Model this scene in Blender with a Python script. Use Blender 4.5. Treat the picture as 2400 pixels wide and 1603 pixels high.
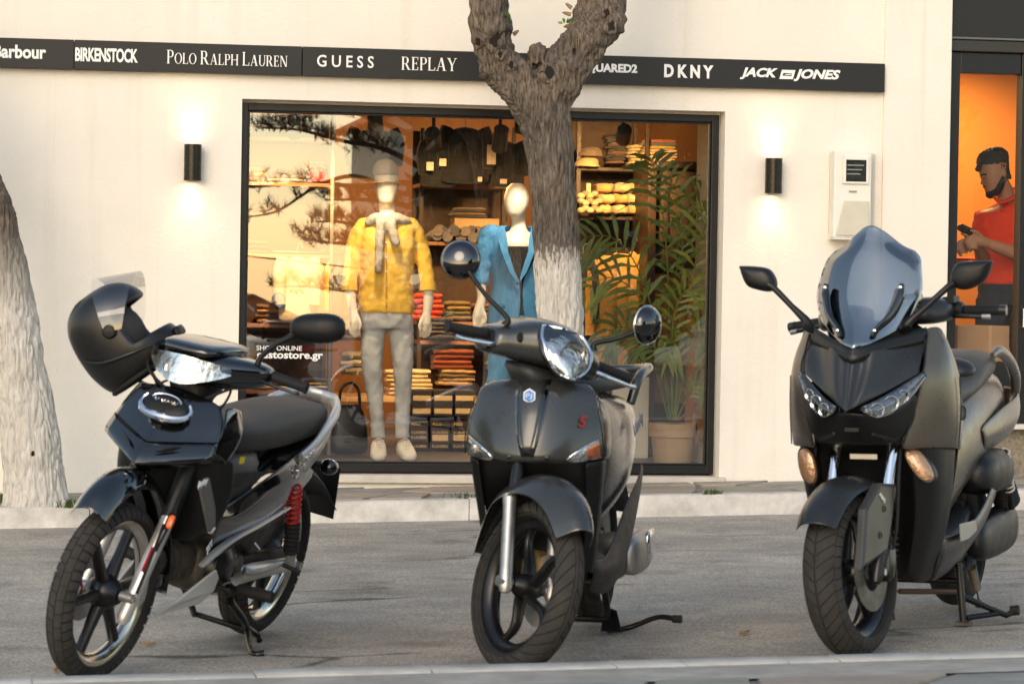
import bpy, math, random
from mathutils import Vector, Matrix, noise
random.seed(7)
for o in list(bpy.data.objects): bpy.data.objects.remove(o)
S = bpy.context.scene; COL = S.collection
R = math.radians; PI = math.pi
# ------------------------------------------------------------------ camera
FPX, IW, IH = 7000.0, 2400, 1603                  # focal length in photo pixels (105 mm on full frame)
YAW, PITCH, ROLL = R(-9.443), R(.979), R(.938)
CAM = Vector((-2.680, -16.113, 1.169))
GS = .022                                         # the street climbs 2.2 % to the right
CF = Vector((-math.sin(YAW)*math.cos(PITCH), math.cos(YAW)*math.cos(PITCH), -math.sin(PITCH)))
_r = Vector((math.cos(YAW), math.sin(YAW), 0)); _u = _r.cross(CF)
CR = _r*math.cos(ROLL) + _u*math.sin(ROLL); CU = _u*math.cos(ROLL) - _r*math.sin(ROLL)
cd = bpy.data.cameras.new('camera'); cam = bpy.data.objects.new('camera', cd); COL.objects.link(cam)
cam.matrix_world = Matrix.Translation(CAM) @ Matrix((CR, CU, -CF)).transposed().to_4x4()
cd.sensor_width = 36; cd.lens = 105; cd.clip_end = 2000; cd.clip_start = .1
cd.dof.use_dof = True; cd.dof.focus_distance = 15.2; cd.dof.aperture_fstop = 8
S.camera = cam
S.render.resolution_x, S.render.resolution_y = 1024, 683
# ------------------------------------------------------------------ sky, sun, exposure
SUN_EL, SUN_AZ = 26, -155        # azimuth measured from +Y towards +X: behind the camera, to the left
w = bpy.data.worlds.new('World'); S.world = w; w.use_nodes = True
nt = w.node_tree; bg = nt.nodes['Background']
sky = nt.nodes.new('ShaderNodeTexSky'); sky.sky_type = 'NISHITA'; sky.sun_disc = False
sky.sun_elevation = R(SUN_EL); sky.sun_rotation = R(SUN_AZ); sky.air_density = 1.0; sky.dust_density = .6; sky.ozone_density = 1.0
tn = nt.nodes.new('ShaderNodeMix'); tn.data_type = 'RGBA'; tn.blend_type = 'MULTIPLY'; tn.inputs[0].default_value = 1
tn.inputs[7].default_value = (1.13, 1.0, .84, 1)          # the photograph's warm white balance, the same over the whole sky
nt.links.new(sky.outputs[0], tn.inputs[6]); nt.links.new(tn.outputs[2], bg.inputs[0]); bg.inputs[1].default_value = .15
sl = bpy.data.lights.new('sun', 'SUN'); so = bpy.data.objects.new('sun', sl); COL.objects.link(so)
sl.energy = .5; sl.angle = R(30); sl.color = (1, .83, .64)
_sd = Vector((math.sin(R(SUN_AZ))*math.cos(R(SUN_EL)), math.cos(R(SUN_AZ))*math.cos(R(SUN_EL)), math.sin(R(SUN_EL))))
so.rotation_euler = (-_sd).to_track_quat('-Z', 'Y').to_euler(); so.location = _sd*30
S.view_settings.view_transform = 'Standard'; S.view_settings.look = 'None'; S.view_settings.gamma = 1
S.view_settings.exposure = 1.1
S.render.engine = 'CYCLES'
S.cycles.max_bounces = 8; S.cycles.transparent_max_bounces = 24; S.cycles.transmission_bounces = 8; S.cycles.glossy_bounces = 5
S.cycles.sample_clamp_indirect = 6
# ------------------------------------------------------------------ pixel <-> place
def ray(px, py): return CF + CR*((px-IW/2)/FPX) - CU*((py-IH/2)/FPX)
def on_plane(px, py, n, p):
    d = ray(px, py); return CAM + d*((p-CAM).dot(n)/d.dot(n))
def at(px, py, Y=0): return on_plane(px, py, Vector((0,1,0)), Vector((0,Y,0)))
def gz(x): return GS*x
def ground(px, py, h=0): return on_plane(px, py, Vector((-GS,0,1)), Vector((0,0,h)))
# ------------------------------------------------------------------ materials
MATS = {}
def pbr(name, col, rough=.5, metal=0, var=0, vs=8, bump=0, bs=60, coat=0, spec=.5, rv=0, col2=None, trans=0, ior=1.45, emit=None, es=1, sheen=0, alpha=None, coords='Object', stretch=(1,1,1), crough=.05, detail=6):
    if name in MATS: return MATS[name]
    m = bpy.data.materials.new(name); m.use_nodes = True; MATS[name] = m
    t = m.node_tree; b = t.nodes['Principled BSDF']; I = b.inputs; N = t.nodes.new; L = t.links.new
    I['Base Color'].default_value = (*col, 1); I['Roughness'].default_value = rough; I['Metallic'].default_value = metal
    I['Coat Weight'].default_value = coat; I['Coat Roughness'].default_value = crough; I['Specular IOR Level'].default_value = spec
    I['Transmission Weight'].default_value = trans; I['IOR'].default_value = ior; I['Sheen Weight'].default_value = sheen
    if alpha is not None: I['Alpha'].default_value = alpha
    if emit: I['Emission Color'].default_value = (*emit, 1); I['Emission Strength'].default_value = es
    if var or bump or rv or col2:
        tc = N('ShaderNodeTexCoord'); mp = N('ShaderNodeMapping'); mp.inputs['Scale'].default_value = stretch
        L(tc.outputs[coords], mp.inputs[0])
        n1 = N('ShaderNodeTexNoise'); n1.inputs['Scale'].default_value = vs; n1.inputs['Detail'].default_value = detail; n1.inputs['Roughness'].default_value = .62
        L(mp.outputs[0], n1.inputs[0])
        if var or col2:
            r = N('ShaderNodeValToRGB'); r.color_ramp.elements[0].position = .32; r.color_ramp.elements[1].position = .70
            c2 = col2 or tuple(min(1, c*(1+var)) for c in col); c1 = col if col2 else tuple(c*(1-var) for c in col)
            r.color_ramp.elements[0].color = (*c1, 1); r.color_ramp.elements[1].color = (*c2, 1)
            L(n1.outputs[0], r.inputs[0]); L(r.outputs[0], I['Base Color'])
        if rv:
            mr = N('ShaderNodeMapRange'); mr.inputs[1].default_value = .3; mr.inputs[2].default_value = .7
            mr.inputs[3].default_value = max(0, rough-rv); mr.inputs[4].default_value = min(1, rough+rv)
            L(n1.outputs[0], mr.inputs[0]); L(mr.outputs[0], I['Roughness'])
        if bump:
            n2 = N('ShaderNodeTexNoise'); n2.inputs['Scale'].default_value = bs; n2.inputs['Detail'].default_value = 5
            L(mp.outputs[0], n2.inputs[0])
            bp = N('ShaderNodeBump'); bp.inputs['Strength'].default_value = bump; bp.inputs['Distance'].default_value = .01
            L(n2.outputs[0], bp.inputs['Height']); L(bp.outputs[0], I['Normal'])
    return m
# ------------------------------------------------------------------ mesh builder
def V3(p): return Vector(p)
def crm(pts, n=6, closed=False):
    """Catmull-Rom through points"""
    P = [Vector(p) for p in pts]; out = []; k = len(P)
    rng = range(k if closed else k-1)
    for i in rng:
        p0 = P[(i-1) % k] if closed or i > 0 else P[0]*2-P[1]
        p1 = P[i]; p2 = P[(i+1) % k]
        p3 = P[(i+2) % k] if closed or i+2 < k else P[-1]*2-P[-2]
        for j in range(n):
            t = j/n; out.append(.5*((2*p1)+(p2-p0)*t+(2*p0-5*p1+4*p2-p3)*t*t+(3*p1-p0-3*p2+p3)*t**3))
    if not closed: out.append(P[-1].copy())
    return out
def lerp(a, b, t): return a+(b-a)*t
class MB:
    def __init__(s): s.v = []; s.f = []
    def add(s, vs, fs):
        o = len(s.v); s.v += [Vector(p) for p in vs]; s.f += [[i+o for i in f] for f in fs]; return s
    def box(s, c, d, m=None):
        x, y, z = d[0]/2, d[1]/2, d[2]/2
        vs = [Vector((i*x, j*y, k*z)) for k in (-1,1) for j in (-1,1) for i in (-1,1)]
        if m: vs = [m @ p for p in vs]
        return s.add([Vector(c)+p for p in vs], [(0,2,3,1),(4,5,7,6),(0,1,5,4),(2,6,7,3),(0,4,6,2),(1,3,7,5)])
    def bx(s, x0, x1, y0, y1, z0, z1): return s.box(((x0+x1)/2,(y0+y1)/2,(z0+z1)/2), (x1-x0,y1-y0,z1-z0))
    def loft(s, rings, caps=True, closed=True, wrap=False):
        n = len(rings[0]); o = len(s.v)
        for r in rings: s.v += [Vector(p) for p in r]
        k = len(rings)
        for i in range(k if wrap else k-1):
            for j in range(n if closed else n-1):
                a = o+i*n+j; b = o+i*n+(j+1) % n; i2 = (i+1) % k; c = o+i2*n+(j+1) % n; d = o+i2*n+j
                s.f.append([a,b,c,d])
        if caps and closed and not wrap:
            s.f.append([o+j for j in range(n)][::-1]); s.f.append([o+(k-1)*n+j for j in range(n)])
        return s
    def grid(s, rows): return s.loft(rows, caps=False, closed=False)
    def tube(s, pts, r, n=10, caps=True, smooth=0, flat=1.0, up=None):
        P = crm(pts, smooth) if smooth else [Vector(p) for p in pts]
        k = len(P)
        if callable(r): rr = [r(i/(k-1)) for i in range(k)]
        elif isinstance(r, (list, tuple)):
            rr = []
            for i in range(k):
                t = i/(k-1)*(len(r)-1); a = min(int(t), len(r)-2); rr.append(lerp(r[a], r[a+1], t-a))
        else: rr = [r]*k
        T = [(P[min(i+1,k-1)]-P[max(i-1,0)]).normalized() for i in range(k)]
        u = Vector(up) if up else (Vector((0,0,1)) if abs(T[0].z) < .9 else Vector((1,0,0)))
        a = (u-T[0]*u.dot(T[0])).normalized(); rings = []
        for i in range(k):
            a = (a-T[i]*a.dot(T[i])).normalized(); b = T[i].cross(a)
            rings.append([P[i]+(a*math.cos(2*PI*j/n)*flat+b*math.sin(2*PI*j/n))*rr[i] for j in range(n)])
        return s.loft(rings, caps)
    def lathe(s, prof, c=(0,0,0), axis='y', n=32, a0=0, a1=2*PI):
        """profile of (radius, along-axis)"""
        c = Vector(c); full = abs(a1-a0-2*PI) < 1e-6; rings = []
        for i in range(n if full else n+1):
            t = a0+(a1-a0)*i/n; cs, sn = math.cos(t), math.sin(t); ring = []
            for r, h in prof:
                p = {'y': (r*cs, h, r*sn), 'z': (r*cs, r*sn, h), 'x': (h, r*cs, r*sn)}[axis]
                ring.append(c+Vector(p))
            rings.append(ring)
        return s.loft(rings, caps=not full, closed=False, wrap=full)
    def prism(s, pts, d):
        """planar outline (3-D points) pushed along d"""
        n = len(pts); d = Vector(d); o = len(s.v)
        s.v += [Vector(p) for p in pts]+[Vector(p)+d for p in pts]
        s.f.append([o+i for i in range(n)][::-1]); s.f.append([o+n+i for i in range(n)])
        for i in range(n): s.f.append([o+i, o+(i+1) % n, o+n+(i+1) % n, o+n+i])
        return s
    def sphere(s, c, r, n=16, m=10, sc=(1,1,1)):
        c = Vector(c); rings = []
        for i in range(m+1):
            t = PI*i/m; rr = max(math.sin(t), .001)*r; z = math.cos(t)*r
            rings.append([c+Vector((rr*math.cos(2*PI*j/n)*sc[0], rr*math.sin(2*PI*j/n)*sc[1], z*sc[2])) for j in range(n)])
        return s.loft(rings)
    def xf(s, fn):
        s.v = [Vector(fn(p)) for p in s.v]; return s
    def build(s, name, mat, parent=None, smooth=True, sub=0, bevel=0, bseg=2, solid=0, angle=40, offset=-1, tri=False, kind=None):
        me = bpy.data.meshes.new(name); me.from_pydata([tuple(p) for p in s.v], [], s.f); me.update()
        import bmesh
        bm = bmesh.new(); bm.from_mesh(me); bmesh.ops.recalc_face_normals(bm, faces=bm.faces); bm.to_mesh(me); bm.free()
        o = bpy.data.objects.new(name, me); COL.objects.link(o)
        if mat is not None: me.materials.append(mat)
        if solid:
            q = o.modifiers.new('solid', 'SOLIDIFY'); q.thickness = solid; q.offset = offset
        if bevel:
            q = o.modifiers.new('bevel', 'BEVEL'); q.width = bevel; q.segments = bseg; q.limit_method = 'ANGLE'; q.angle_limit = R(35)
        if sub:
            q = o.modifiers.new('sub', 'SUBSURF'); q.levels = sub; q.render_levels = sub
        if smooth: smoothit(o, angle if not sub else 180)
        if parent is not None: o.parent = parent
        if kind: o['kind'] = kind
        return o
def smoothit(o, ang=40):
    me = o.data; me.polygons.foreach_set('use_smooth', [True]*len(me.polygons))
    if ang < 180:
        import bmesh
        bm = bmesh.new(); bm.from_mesh(me); lim = R(ang)
        for e in bm.edges:
            if len(e.link_faces) == 2: e.smooth = e.calc_face_angle(0) < lim
        bm.to_mesh(me); bm.free()
def ring(c, a, b, n=16, p=2.0, t0=0):
    """superellipse ring about c with half-axis vectors a and b"""
    c, a, b = Vector(c), Vector(a), Vector(b); out = []
    for j in range(n):
        t = t0+2*PI*j/n; cs, sn = math.cos(t), math.sin(t); e = 2/p
        out.append(c+a*(abs(cs)**e*(1 if cs >= 0 else -1))+b*(abs(sn)**e*(1 if sn >= 0 else -1)))
    return out
def thing(name, label, cat, loc=(0,0,0), group=None, rotz=0):
    o = bpy.data.objects.new(name, None); COL.objects.link(o); o.location = loc; o.rotation_euler = (0,0,rotz); o.empty_display_size = .1
    return tag(o, label, cat, group)
def tag(o, label, cat, group=None):
    o['label'] = label; o['category'] = cat
    if group: o['group'] = group
    return o
def struct(o): o['kind'] = 'structure'; return o
def copy_tree(o, parent=None):
    c = o.copy(); COL.objects.link(c); c.parent = parent
    for ch in o.children: copy_tree(ch, c)
    return c
TS = bpy.data.scenes.new('workbench')              # spare scene in which single objects are evaluated; removed at the end
def evalmesh(o):
    inS = o.name in COL.objects
    if inS: COL.objects.unlink(o)
    TS.collection.objects.link(o); 
    with bpy.context.temp_override(scene=TS, view_layer=TS.view_layers[0]): dg = bpy.context.evaluated_depsgraph_get(); dg.update(); me = bpy.data.meshes.new_from_object(o.evaluated_get(dg))
    TS.collection.objects.unlink(o)
    if inS: COL.objects.link(o)
    return me
def text(word, size, name, mat, parent, M, bold=0, shear=0, space=1, depth=.004, width=None, res=3):
    """flat lettering as real geometry: M maps the text's x,y,z to the parent's frame; width stretches it to fit"""
    c = bpy.data.curves.new(name, 'FONT'); c.body = word; c.size = size; c.extrude = depth/2; c.offset = bold; c.shear = shear; c.space_character = space; c.resolution_u = res
    o = bpy.data.objects.new(name, c); me = evalmesh(o); bpy.data.objects.remove(o); bpy.data.curves.remove(c)
    xs = [v.co.x for v in me.vertices]; ys = [v.co.y for v in me.vertices]
    x0, x1 = min(xs), max(xs); k = (width/(x1-x0)) if width else 1
    for v in me.vertices: v.co = M @ Vector(((v.co.x-x0)*k, v.co.y, v.co.z))
    q = bpy.data.objects.new(name, me); COL.objects.link(q); me.materials.clear(); me.materials.append(mat); q.parent = parent
    return q
# ================================================================== surfaces of the street
def asphalt():
    m = bpy.data.materials.new('asphalt'); m.use_nodes = True; t = m.node_tree; N = t.nodes.new; L = t.links.new
    b = t.nodes['Principled BSDF']; b.inputs['Roughness'].default_value = .85; b.inputs['Specular IOR Level'].default_value = .3
    tc = N('ShaderNodeTexCoord')
    def nz(scale, det, stretch=(1,1,1), rough=.6):
        mp = N('ShaderNodeMapping'); mp.inputs['Scale'].default_value = stretch; L(tc.outputs['Object'], mp.inputs[0])
        n = N('ShaderNodeTexNoise'); n.inputs['Scale'].default_value = scale; n.inputs['Detail'].default_value = det; n.inputs['Roughness'].default_value = rough; L(mp.outputs[0], n.inputs[0]); return n.outputs[0]
    def ramp(src, a, b_, c0, c1):
        r = N('ShaderNodeValToRGB'); r.color_ramp.elements[0].position = a; r.color_ramp.elements[1].position = b_
        r.color_ramp.elements[0].color = (*c0,1); r.color_ramp.elements[1].color = (*c1,1); L(src, r.inputs[0]); return r.outputs[0]
    def mix(kind, fac, a, b_):
        x = N('ShaderNodeMix'); x.data_type = 'RGBA'; x.blend_type = kind; x.inputs[0].default_value = fac if not hasattr(fac, 'links') else 1
        if hasattr(fac, 'links'): L(fac, x.inputs[0])
        L(a, x.inputs[6]); L(b_, x.inputs[7]); return x.outputs[2]
    base = ramp(nz(.55, 6, (.7,1,1)), .35, .68, (.345,.322,.288), (.48,.45,.405))
    speck = ramp(nz(95, 3, (1,1,1), .75), .36, .66, (.42,.42,.42), (1.45,1.43,1.38))
    col = mix('MULTIPLY', .85, base, speck)
    sp2 = ramp(nz(300, 2), .35, .7, (.6,.6,.6), (1.35,1.34,1.3)); col = mix('MULTIPLY', .8, col, sp2)
    blot = ramp(nz(2.6, 8, (1,1,1), .72), .42, .60, (.78,.78,.79), (1.08,1.06,1.03))
    col = mix('MULTIPLY', .9, col, blot)
    # cracks and old patch seams running mostly along the street
    mp = N('ShaderNodeMapping'); mp.inputs['Scale'].default_value = (.42,1.15,1); L(tc.outputs['Object'], mp.inputs[0])
    dn = N('ShaderNodeTexNoise'); dn.inputs['Scale'].default_value = 3.5; dn.inputs['Detail'].default_value = 6; L(mp.outputs[0], dn.inputs[0])
    ad = N('ShaderNodeVectorMath'); ad.operation = 'MULTIPLY_ADD'; ad.inputs[1].default_value = (.35,.35,0); L(dn.outputs[1], ad.inputs[0]); L(mp.outputs[0], ad.inputs[2])
    vo = N('ShaderNodeTexVoronoi'); vo.feature = 'DISTANCE_TO_EDGE'; vo.inputs['Scale'].default_value = .8; L(ad.outputs[0], vo.inputs[0])
    ck = ramp(vo.outputs[0], .003, .016, (.28,.27,.26), (1,1,1))
    oil = ramp(nz(1.9, 4, (1,1,1), .5), .30, .40, (.62,.60,.58), (1,1,1)); col = mix('MULTIPLY', .9, col, oil)
    gate = ramp(nz(.9, 3), .40, .50, (0,0,0), (1,1,1))
    ck2 = mix('MIX', gate, ck, ramp(nz(1,0), 0, .01, (1,1,1), (1,1,1)))
    col = mix('MULTIPLY', 1.0, col, ck2)
    L(col, b.inputs[0])
    bp = N('ShaderNodeBump'); bp.inputs['Strength'].default_value = .55; bp.inputs['Distance'].default_value = .006; L(nz(160, 4), bp.inputs['Height']); L(bp.outputs[0], b.inputs['Normal'])
    return m
def stone_mat(name, c1, c2, c3=None, vs=5, bump=.5):
    m = pbr(name, c1, .8, var=.0, col2=c2, vs=vs, bump=bump, bs=35); return m
M_ASPH = asphalt()
M_CURB = pbr('whitewashed_kerb', (.40,.37,.33), .85, col2=(.68,.64,.58), vs=7, bump=.6, bs=40)
M_CURB2 = pbr('pale_concrete_kerb', (.40,.375,.33), .85, col2=(.56,.53,.47), vs=9, bump=.5, bs=60)
M_MORT = pbr('mortar', (.20,.185,.16), .9, var=.35, vs=12, bump=.6, bs=50)
FLAG = [pbr('flagstone_%s' % n, a, .75, col2=b, vs=v, bump=.45, bs=30, stretch=(1,2.2,1)) for n, a, b, v in
        (('sand', (.24,.21,.17), (.36,.32,.26), 5), ('grey', (.17,.17,.155), (.29,.28,.25), 6), ('rust', (.25,.20,.16), (.35,.30,.25), 4), ('olive', (.19,.19,.155), (.30,.285,.235), 5))]
def gzc(x): return GS*max(-14, min(14, x))
YF, YN, HK, HN = -1.0, -7.36, .108, .09       # far kerb face, near kerb edge, kerb heights
def sheet(name, xs, y0, y1, h, mat):
    m = MB(); m.grid([[(x, y0, gzc(x)+h) for x in xs], [(x, y1, gzc(x)+h) for x in xs]]); return struct(m.build(name, mat, smooth=False))
XS = [-150, -60, -30, -14, -7, 0, 7, 14, 30, 60, 150]
sheet('road', XS, -60, .6, 0, M_ASPH)
pv = sheet('far_pavement', [-14,-7,0,7,14], YF+.10, .35, HK-.012, M_MORT)
pn = sheet('near_pavement', [-14,-7,0,7,14], -22, YN-.15, HN-.012, M_MORT)
def slab(P, z0, z1):
    """stone from an outline in plan, its rim rounded off"""
    c = sum((Vector(p) for p in P), Vector((0,0)))/len(P); m = MB()
    def rr(k, z): return [((c+(Vector(p)-c)*k).x, (c+(Vector(p)-c)*k).y, gzc((c+(Vector(p)-c)*k).x)+z) for p in P]
    m.loft([rr(1, z0), rr(1, z1-.006), rr(.985, z1)]); return m
def kerb(name, joints, y0, y1, h, mat, parent_label):
    root = bpy.data.objects.new(name, None); COL.objects.link(root); struct(root)
    for a, b in zip(joints, joints[1:]):
        g = .0022; dy = random.uniform(-.006,.006); dz = random.uniform(-.004,.004); m = MB(); rows = []
        n = max(2, int((b-a)/.12)); e = .012
        for i in range(n+1):
            x = lerp(a+g, b-g, i/n); z = gzc(x)+dz; k = .003*noise.noise(Vector((x*9, 3, y0)))
            rows.append([(x, y0+dy+k, z-.1), (x, y0+dy+k, z+h-e), (x, y0+dy+e+k, z+h+k), (x, y1-e, z+h+k), (x, y1, z+h-e), (x, y1, z-.1)])
        m.loft(rows); m.build('kerb_stone', mat, root, angle=60)
    return root
def joints(x0, x1, lo, hi):
    out = [x0]
    while out[-1] < x1: out.append(out[-1]+random.uniform(lo, hi))
    return out
kerb('far_kerb', joints(-6, 6, .85, 1.1), YF, YF+.16, HK, M_CURB, '')
kerb('near_kerb', [-YN]*0+[-5.2,-4.4,-3.7,-3.05,-2.62,-1.98,-1.47,-.92,-.71,-.40,-.24,.1,.62,1.3,2.0,2.8], YN-.16, YN, HN, M_CURB2, '')
def paving(parent, x0, x1, y0, y1, sx, sy, h, seed):
    rnd = random.Random(seed); nx = int((x1-x0)/sx); ny = max(1, round((y1-y0)/sy)); sy = (y1-y0)/ny
    P = {}
    for j in range(ny+1):
        for i in range(nx+2):
            ox = .5*sx*(j % 2)
            jy = 0 if j in (0, ny) else rnd.uniform(-.28,.28)*sy
            P[i,j] = Vector((x0+(i+rnd.uniform(-.3,.3))*sx+ox*.6, y0+j*sy+jy))
    for j in range(ny):
        for i in range(nx):
            q = [P[i,j], (P[i,j]+P[i+1,j])/2+Vector((0, rnd.uniform(-.03,.03) if j else 0)), P[i+1,j], P[i+1,j+1], (P[i+1,j+1]+P[i,j+1])/2, P[i,j+1]]
            c = sum(q, Vector((0,0)))/6; q = [c+(p-c)*(1-.022/max(.08, (p-c).length)) for p in q]
            slab(q, h-.03, h+rnd.uniform(-.004,.004)).build('flagstone', rnd.choice(FLAG), parent, angle=50)
paving(pv, -4.2, 4.4, YF+.17, .0, .46, .30, HK, 3)
paving(pn, -4.2, 2.2, -8.95, YN-.46, .44, .38, HN, 5)
m = MB(); m.grid([[(x, YN-.46, gzc(x)+HN-.004) for x in (-14,0,14)], [(x, YN-.155, gzc(x)+HN-.004) for x in (-14,0,14)]]); m.build('kerb_backing', pbr('kerb_backing', (.25,.225,.19), .9, col2=(.42,.39,.34), vs=5, bump=.7, bs=25, detail=9), pn)
# weeds along the far kerb, and fallen leaves
def grass_tuft(x, y, z, n, hgt, seed):
    rnd = random.Random(seed); m = MB()
    for i in range(n):
        a = rnd.uniform(0, 2*PI); l = hgt*rnd.uniform(.5, 1.1); bx, by = x+rnd.gauss(0,.035), y+rnd.gauss(0,.012); d = Vector((math.cos(a), math.sin(a), 0)); wv = Vector((-d.y, d.x, 0))*.004
        p0 = Vector((bx, by, z)); p1 = p0+d*l*.3+Vector((0,0,l*.7)); p2 = p0+d*l*.8+Vector((0,0,l))
        m.add([p0-wv, p0+wv, p1+wv*.7, p1-wv*.7, p2], [(0,1,2,3),(3,2,4)])
    return m
M_GRASS = pbr('weed_leaf', (.07,.11,.03), .6, var=.4, vs=20)
for k, (px, py, n, hh, lb) in enumerate([(170,1190,90,.05,'low green weeds at the foot of the leaning trunk'), (6,1180,60,.06,'green weeds left of the leaning trunk at the picture edge'), (895,1213,40,.06,'small weed tuft in the gutter between the first two motorbikes'), (1095,1167,30,.035,'low weeds on the kerb left of the middle scooter'), (1665,1158,60,.03,'flat green weeds on the kerb between the two scooters')]):
    p = ground(px, py, HK if k != 2 else 0); o = grass_tuft(p.x, p.y, p.z, n, hh, k).build('weed_tuft', M_GRASS); tag(o, lb, 'weed')
M_LEAF = pbr('dry_leaf', (.36,.22,.09), .7, var=.4, vs=30)
for k, (px, py, s, lb) in enumerate([(1087,1214,.03,'yellow fallen leaf in the gutter left of the middle scooter'), (132,1571,.028,'pale fallen leaf by the front tyre of the helmeted motorbike'), (346,1510,.03,'pinkish fallen leaf between the wheels of the helmeted motorbike'), (1745,1485,.035,'brown fallen leaf between the two scooters')]):
    p = ground(px, py, .006); m = MB(); a = k*1.3; u = Vector((math.cos(a), math.sin(a), 0)); v_ = Vector((-u.y, u.x, 0))
    m.grid([[p-u*s*t+v_*s*.45*math.sin(PI*(1-abs(t))*.5+.01)*w_+Vector((0,0,.006*abs(w_)+.004*t*t)) for t in (-1,-.5,0,.5,1)] for w_ in (-1,0,1)])
    tag(m.build('fallen_leaf', M_LEAF, solid=.0015), lb, 'leaf')
# ================================================================== shop building
def plaster(name, col):
    m = pbr(name, col, .9, var=.05, vs=1.1, bump=.34, bs=55, spec=.25, detail=9)
    t = m.node_tree; N = t.nodes.new; L = t.links.new; b = t.nodes['Principled BSDF']; src = b.inputs[0].links[0].from_socket
    tc = N('ShaderNodeTexCoord')
    for sc, st, lo, hi, dark in ((1.0,(9,1,.55),.55,.78,.93), (2.2,(1,1,1),.60,.75,.95), (.9,(22,1,.35),.62,.74,.94)):   # rain streaks, patches and thin runs
        mp = N('ShaderNodeMapping'); mp.inputs['Scale'].default_value = st; L(tc.outputs['Object'], mp.inputs[0]); n = N('ShaderNodeTexNoise'); n.inputs['Scale'].default_value = sc; n.inputs['Detail'].default_value = 7; L(mp.outputs[0], n.inputs[0])
        r = N('ShaderNodeValToRGB'); r.color_ramp.elements[0].position = lo; r.color_ramp.elements[1].position = hi; r.color_ramp.elements[0].color = (1,1,1,1); r.color_ramp.elements[1].color = (dark,dark*.99,dark*.965,1); L(n.outputs[0], r.inputs[0])
        x = N('ShaderNodeMix'); x.data_type = 'RGBA'; x.blend_type = 'MULTIPLY'; x.inputs[0].default_value = 1; L(src, x.inputs[6]); L(r.outputs[0], x.inputs[7]); src = x.outputs[2]
    L(src, b.inputs[0]); return m
M_PLAS = plaster('cream_plaster', (.78,.725,.645)); M_PIER = plaster('pier_plaster', (.78,.715,.635))
M_BLACK = pbr('black_aluminium', (.006,.006,.006), .38, spec=.5, rv=.08, vs=30)
M_BAND = pbr('charcoal_panel', (.008,.008,.0078), .46, var=.12, vs=3)
M_WHT = pbr('white_letter_enamel', (.85,.83,.80), .5)
OX0, OX1, OZ0, OZ1 = -1.493, 1.174, .165, 2.178      # shop window opening
DX0, DX1 = 2.462, 3.42                                # doorway
bld = thing('shop_building', 'cream plastered shop front with display window and dark doorway', 'building')
m = MB()
T = .26; ZT = 5.2; XL, XR = -8.0, 2.075
m.bx(XL, OX0, 0, T, -.35, ZT); m.bx(OX1, XR, 0, T, -.35, ZT); m.bx(OX0, OX1, 0, T, OZ1, ZT); m.bx(OX0, OX1, .0, T, -.35, OZ0-.03)
m.build('wall', M_PLAS, bld, smooth=False)
m = MB(); m.bx(XR, DX0, -.022, T, -.35, ZT); m.bx(DX1, 9, -.022, T, -.35, ZT); m.bx(DX0, DX1, -.0, T, 3.35, ZT); m.build('pier', M_PIER, bld, smooth=False, bevel=.006)
m = MB(); m.bx(OX0-.0, OX1+.03, -.035, .11, OZ0-.05, OZ0-.006); m.build('window_sill', pbr('sill_stone', (.55,.50,.43), .7, var=.12, vs=6, bump=.3), bld, bevel=.006)
m = MB(); m.bx(-8,9,0,6,ZT+.001,ZT+.22); m.build('roof', pbr('flat_roof', (.45,.43,.40), .9, var=.1, vs=3), bld, smooth=False)
m = MB(); m.bx(-8,9,5.75,6,-.35,ZT); m.bx(-8,-7.75,T,5.75,-.35,ZT); m.bx(8.75,9,T,5.75,-.35,ZT); m.build('rear_wall', M_PLAS, bld, smooth=False)
win = bpy.data.objects.new('shop_window', None); COL.objects.link(win); win.parent = bld
fr = at(1686.6, 270.4, .10); fw = .040; FY = .10
WX0, WX1, WZ0, WZ1 = OX0+.001, fr.x, OZ0+.003, fr.z
m = MB()
m.bx(WX0, WX0+fw, FY, FY+.06, WZ0, WZ1); m.bx(WX1-fw, WX1, FY, FY+.06, WZ0, WZ1); m.bx(WX0+fw, WX1-fw, FY, FY+.06, WZ1-fw, WZ1); m.bx(WX0+fw, WX1-fw, FY, FY+.06, WZ0, WZ0+fw*1.15)
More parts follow.
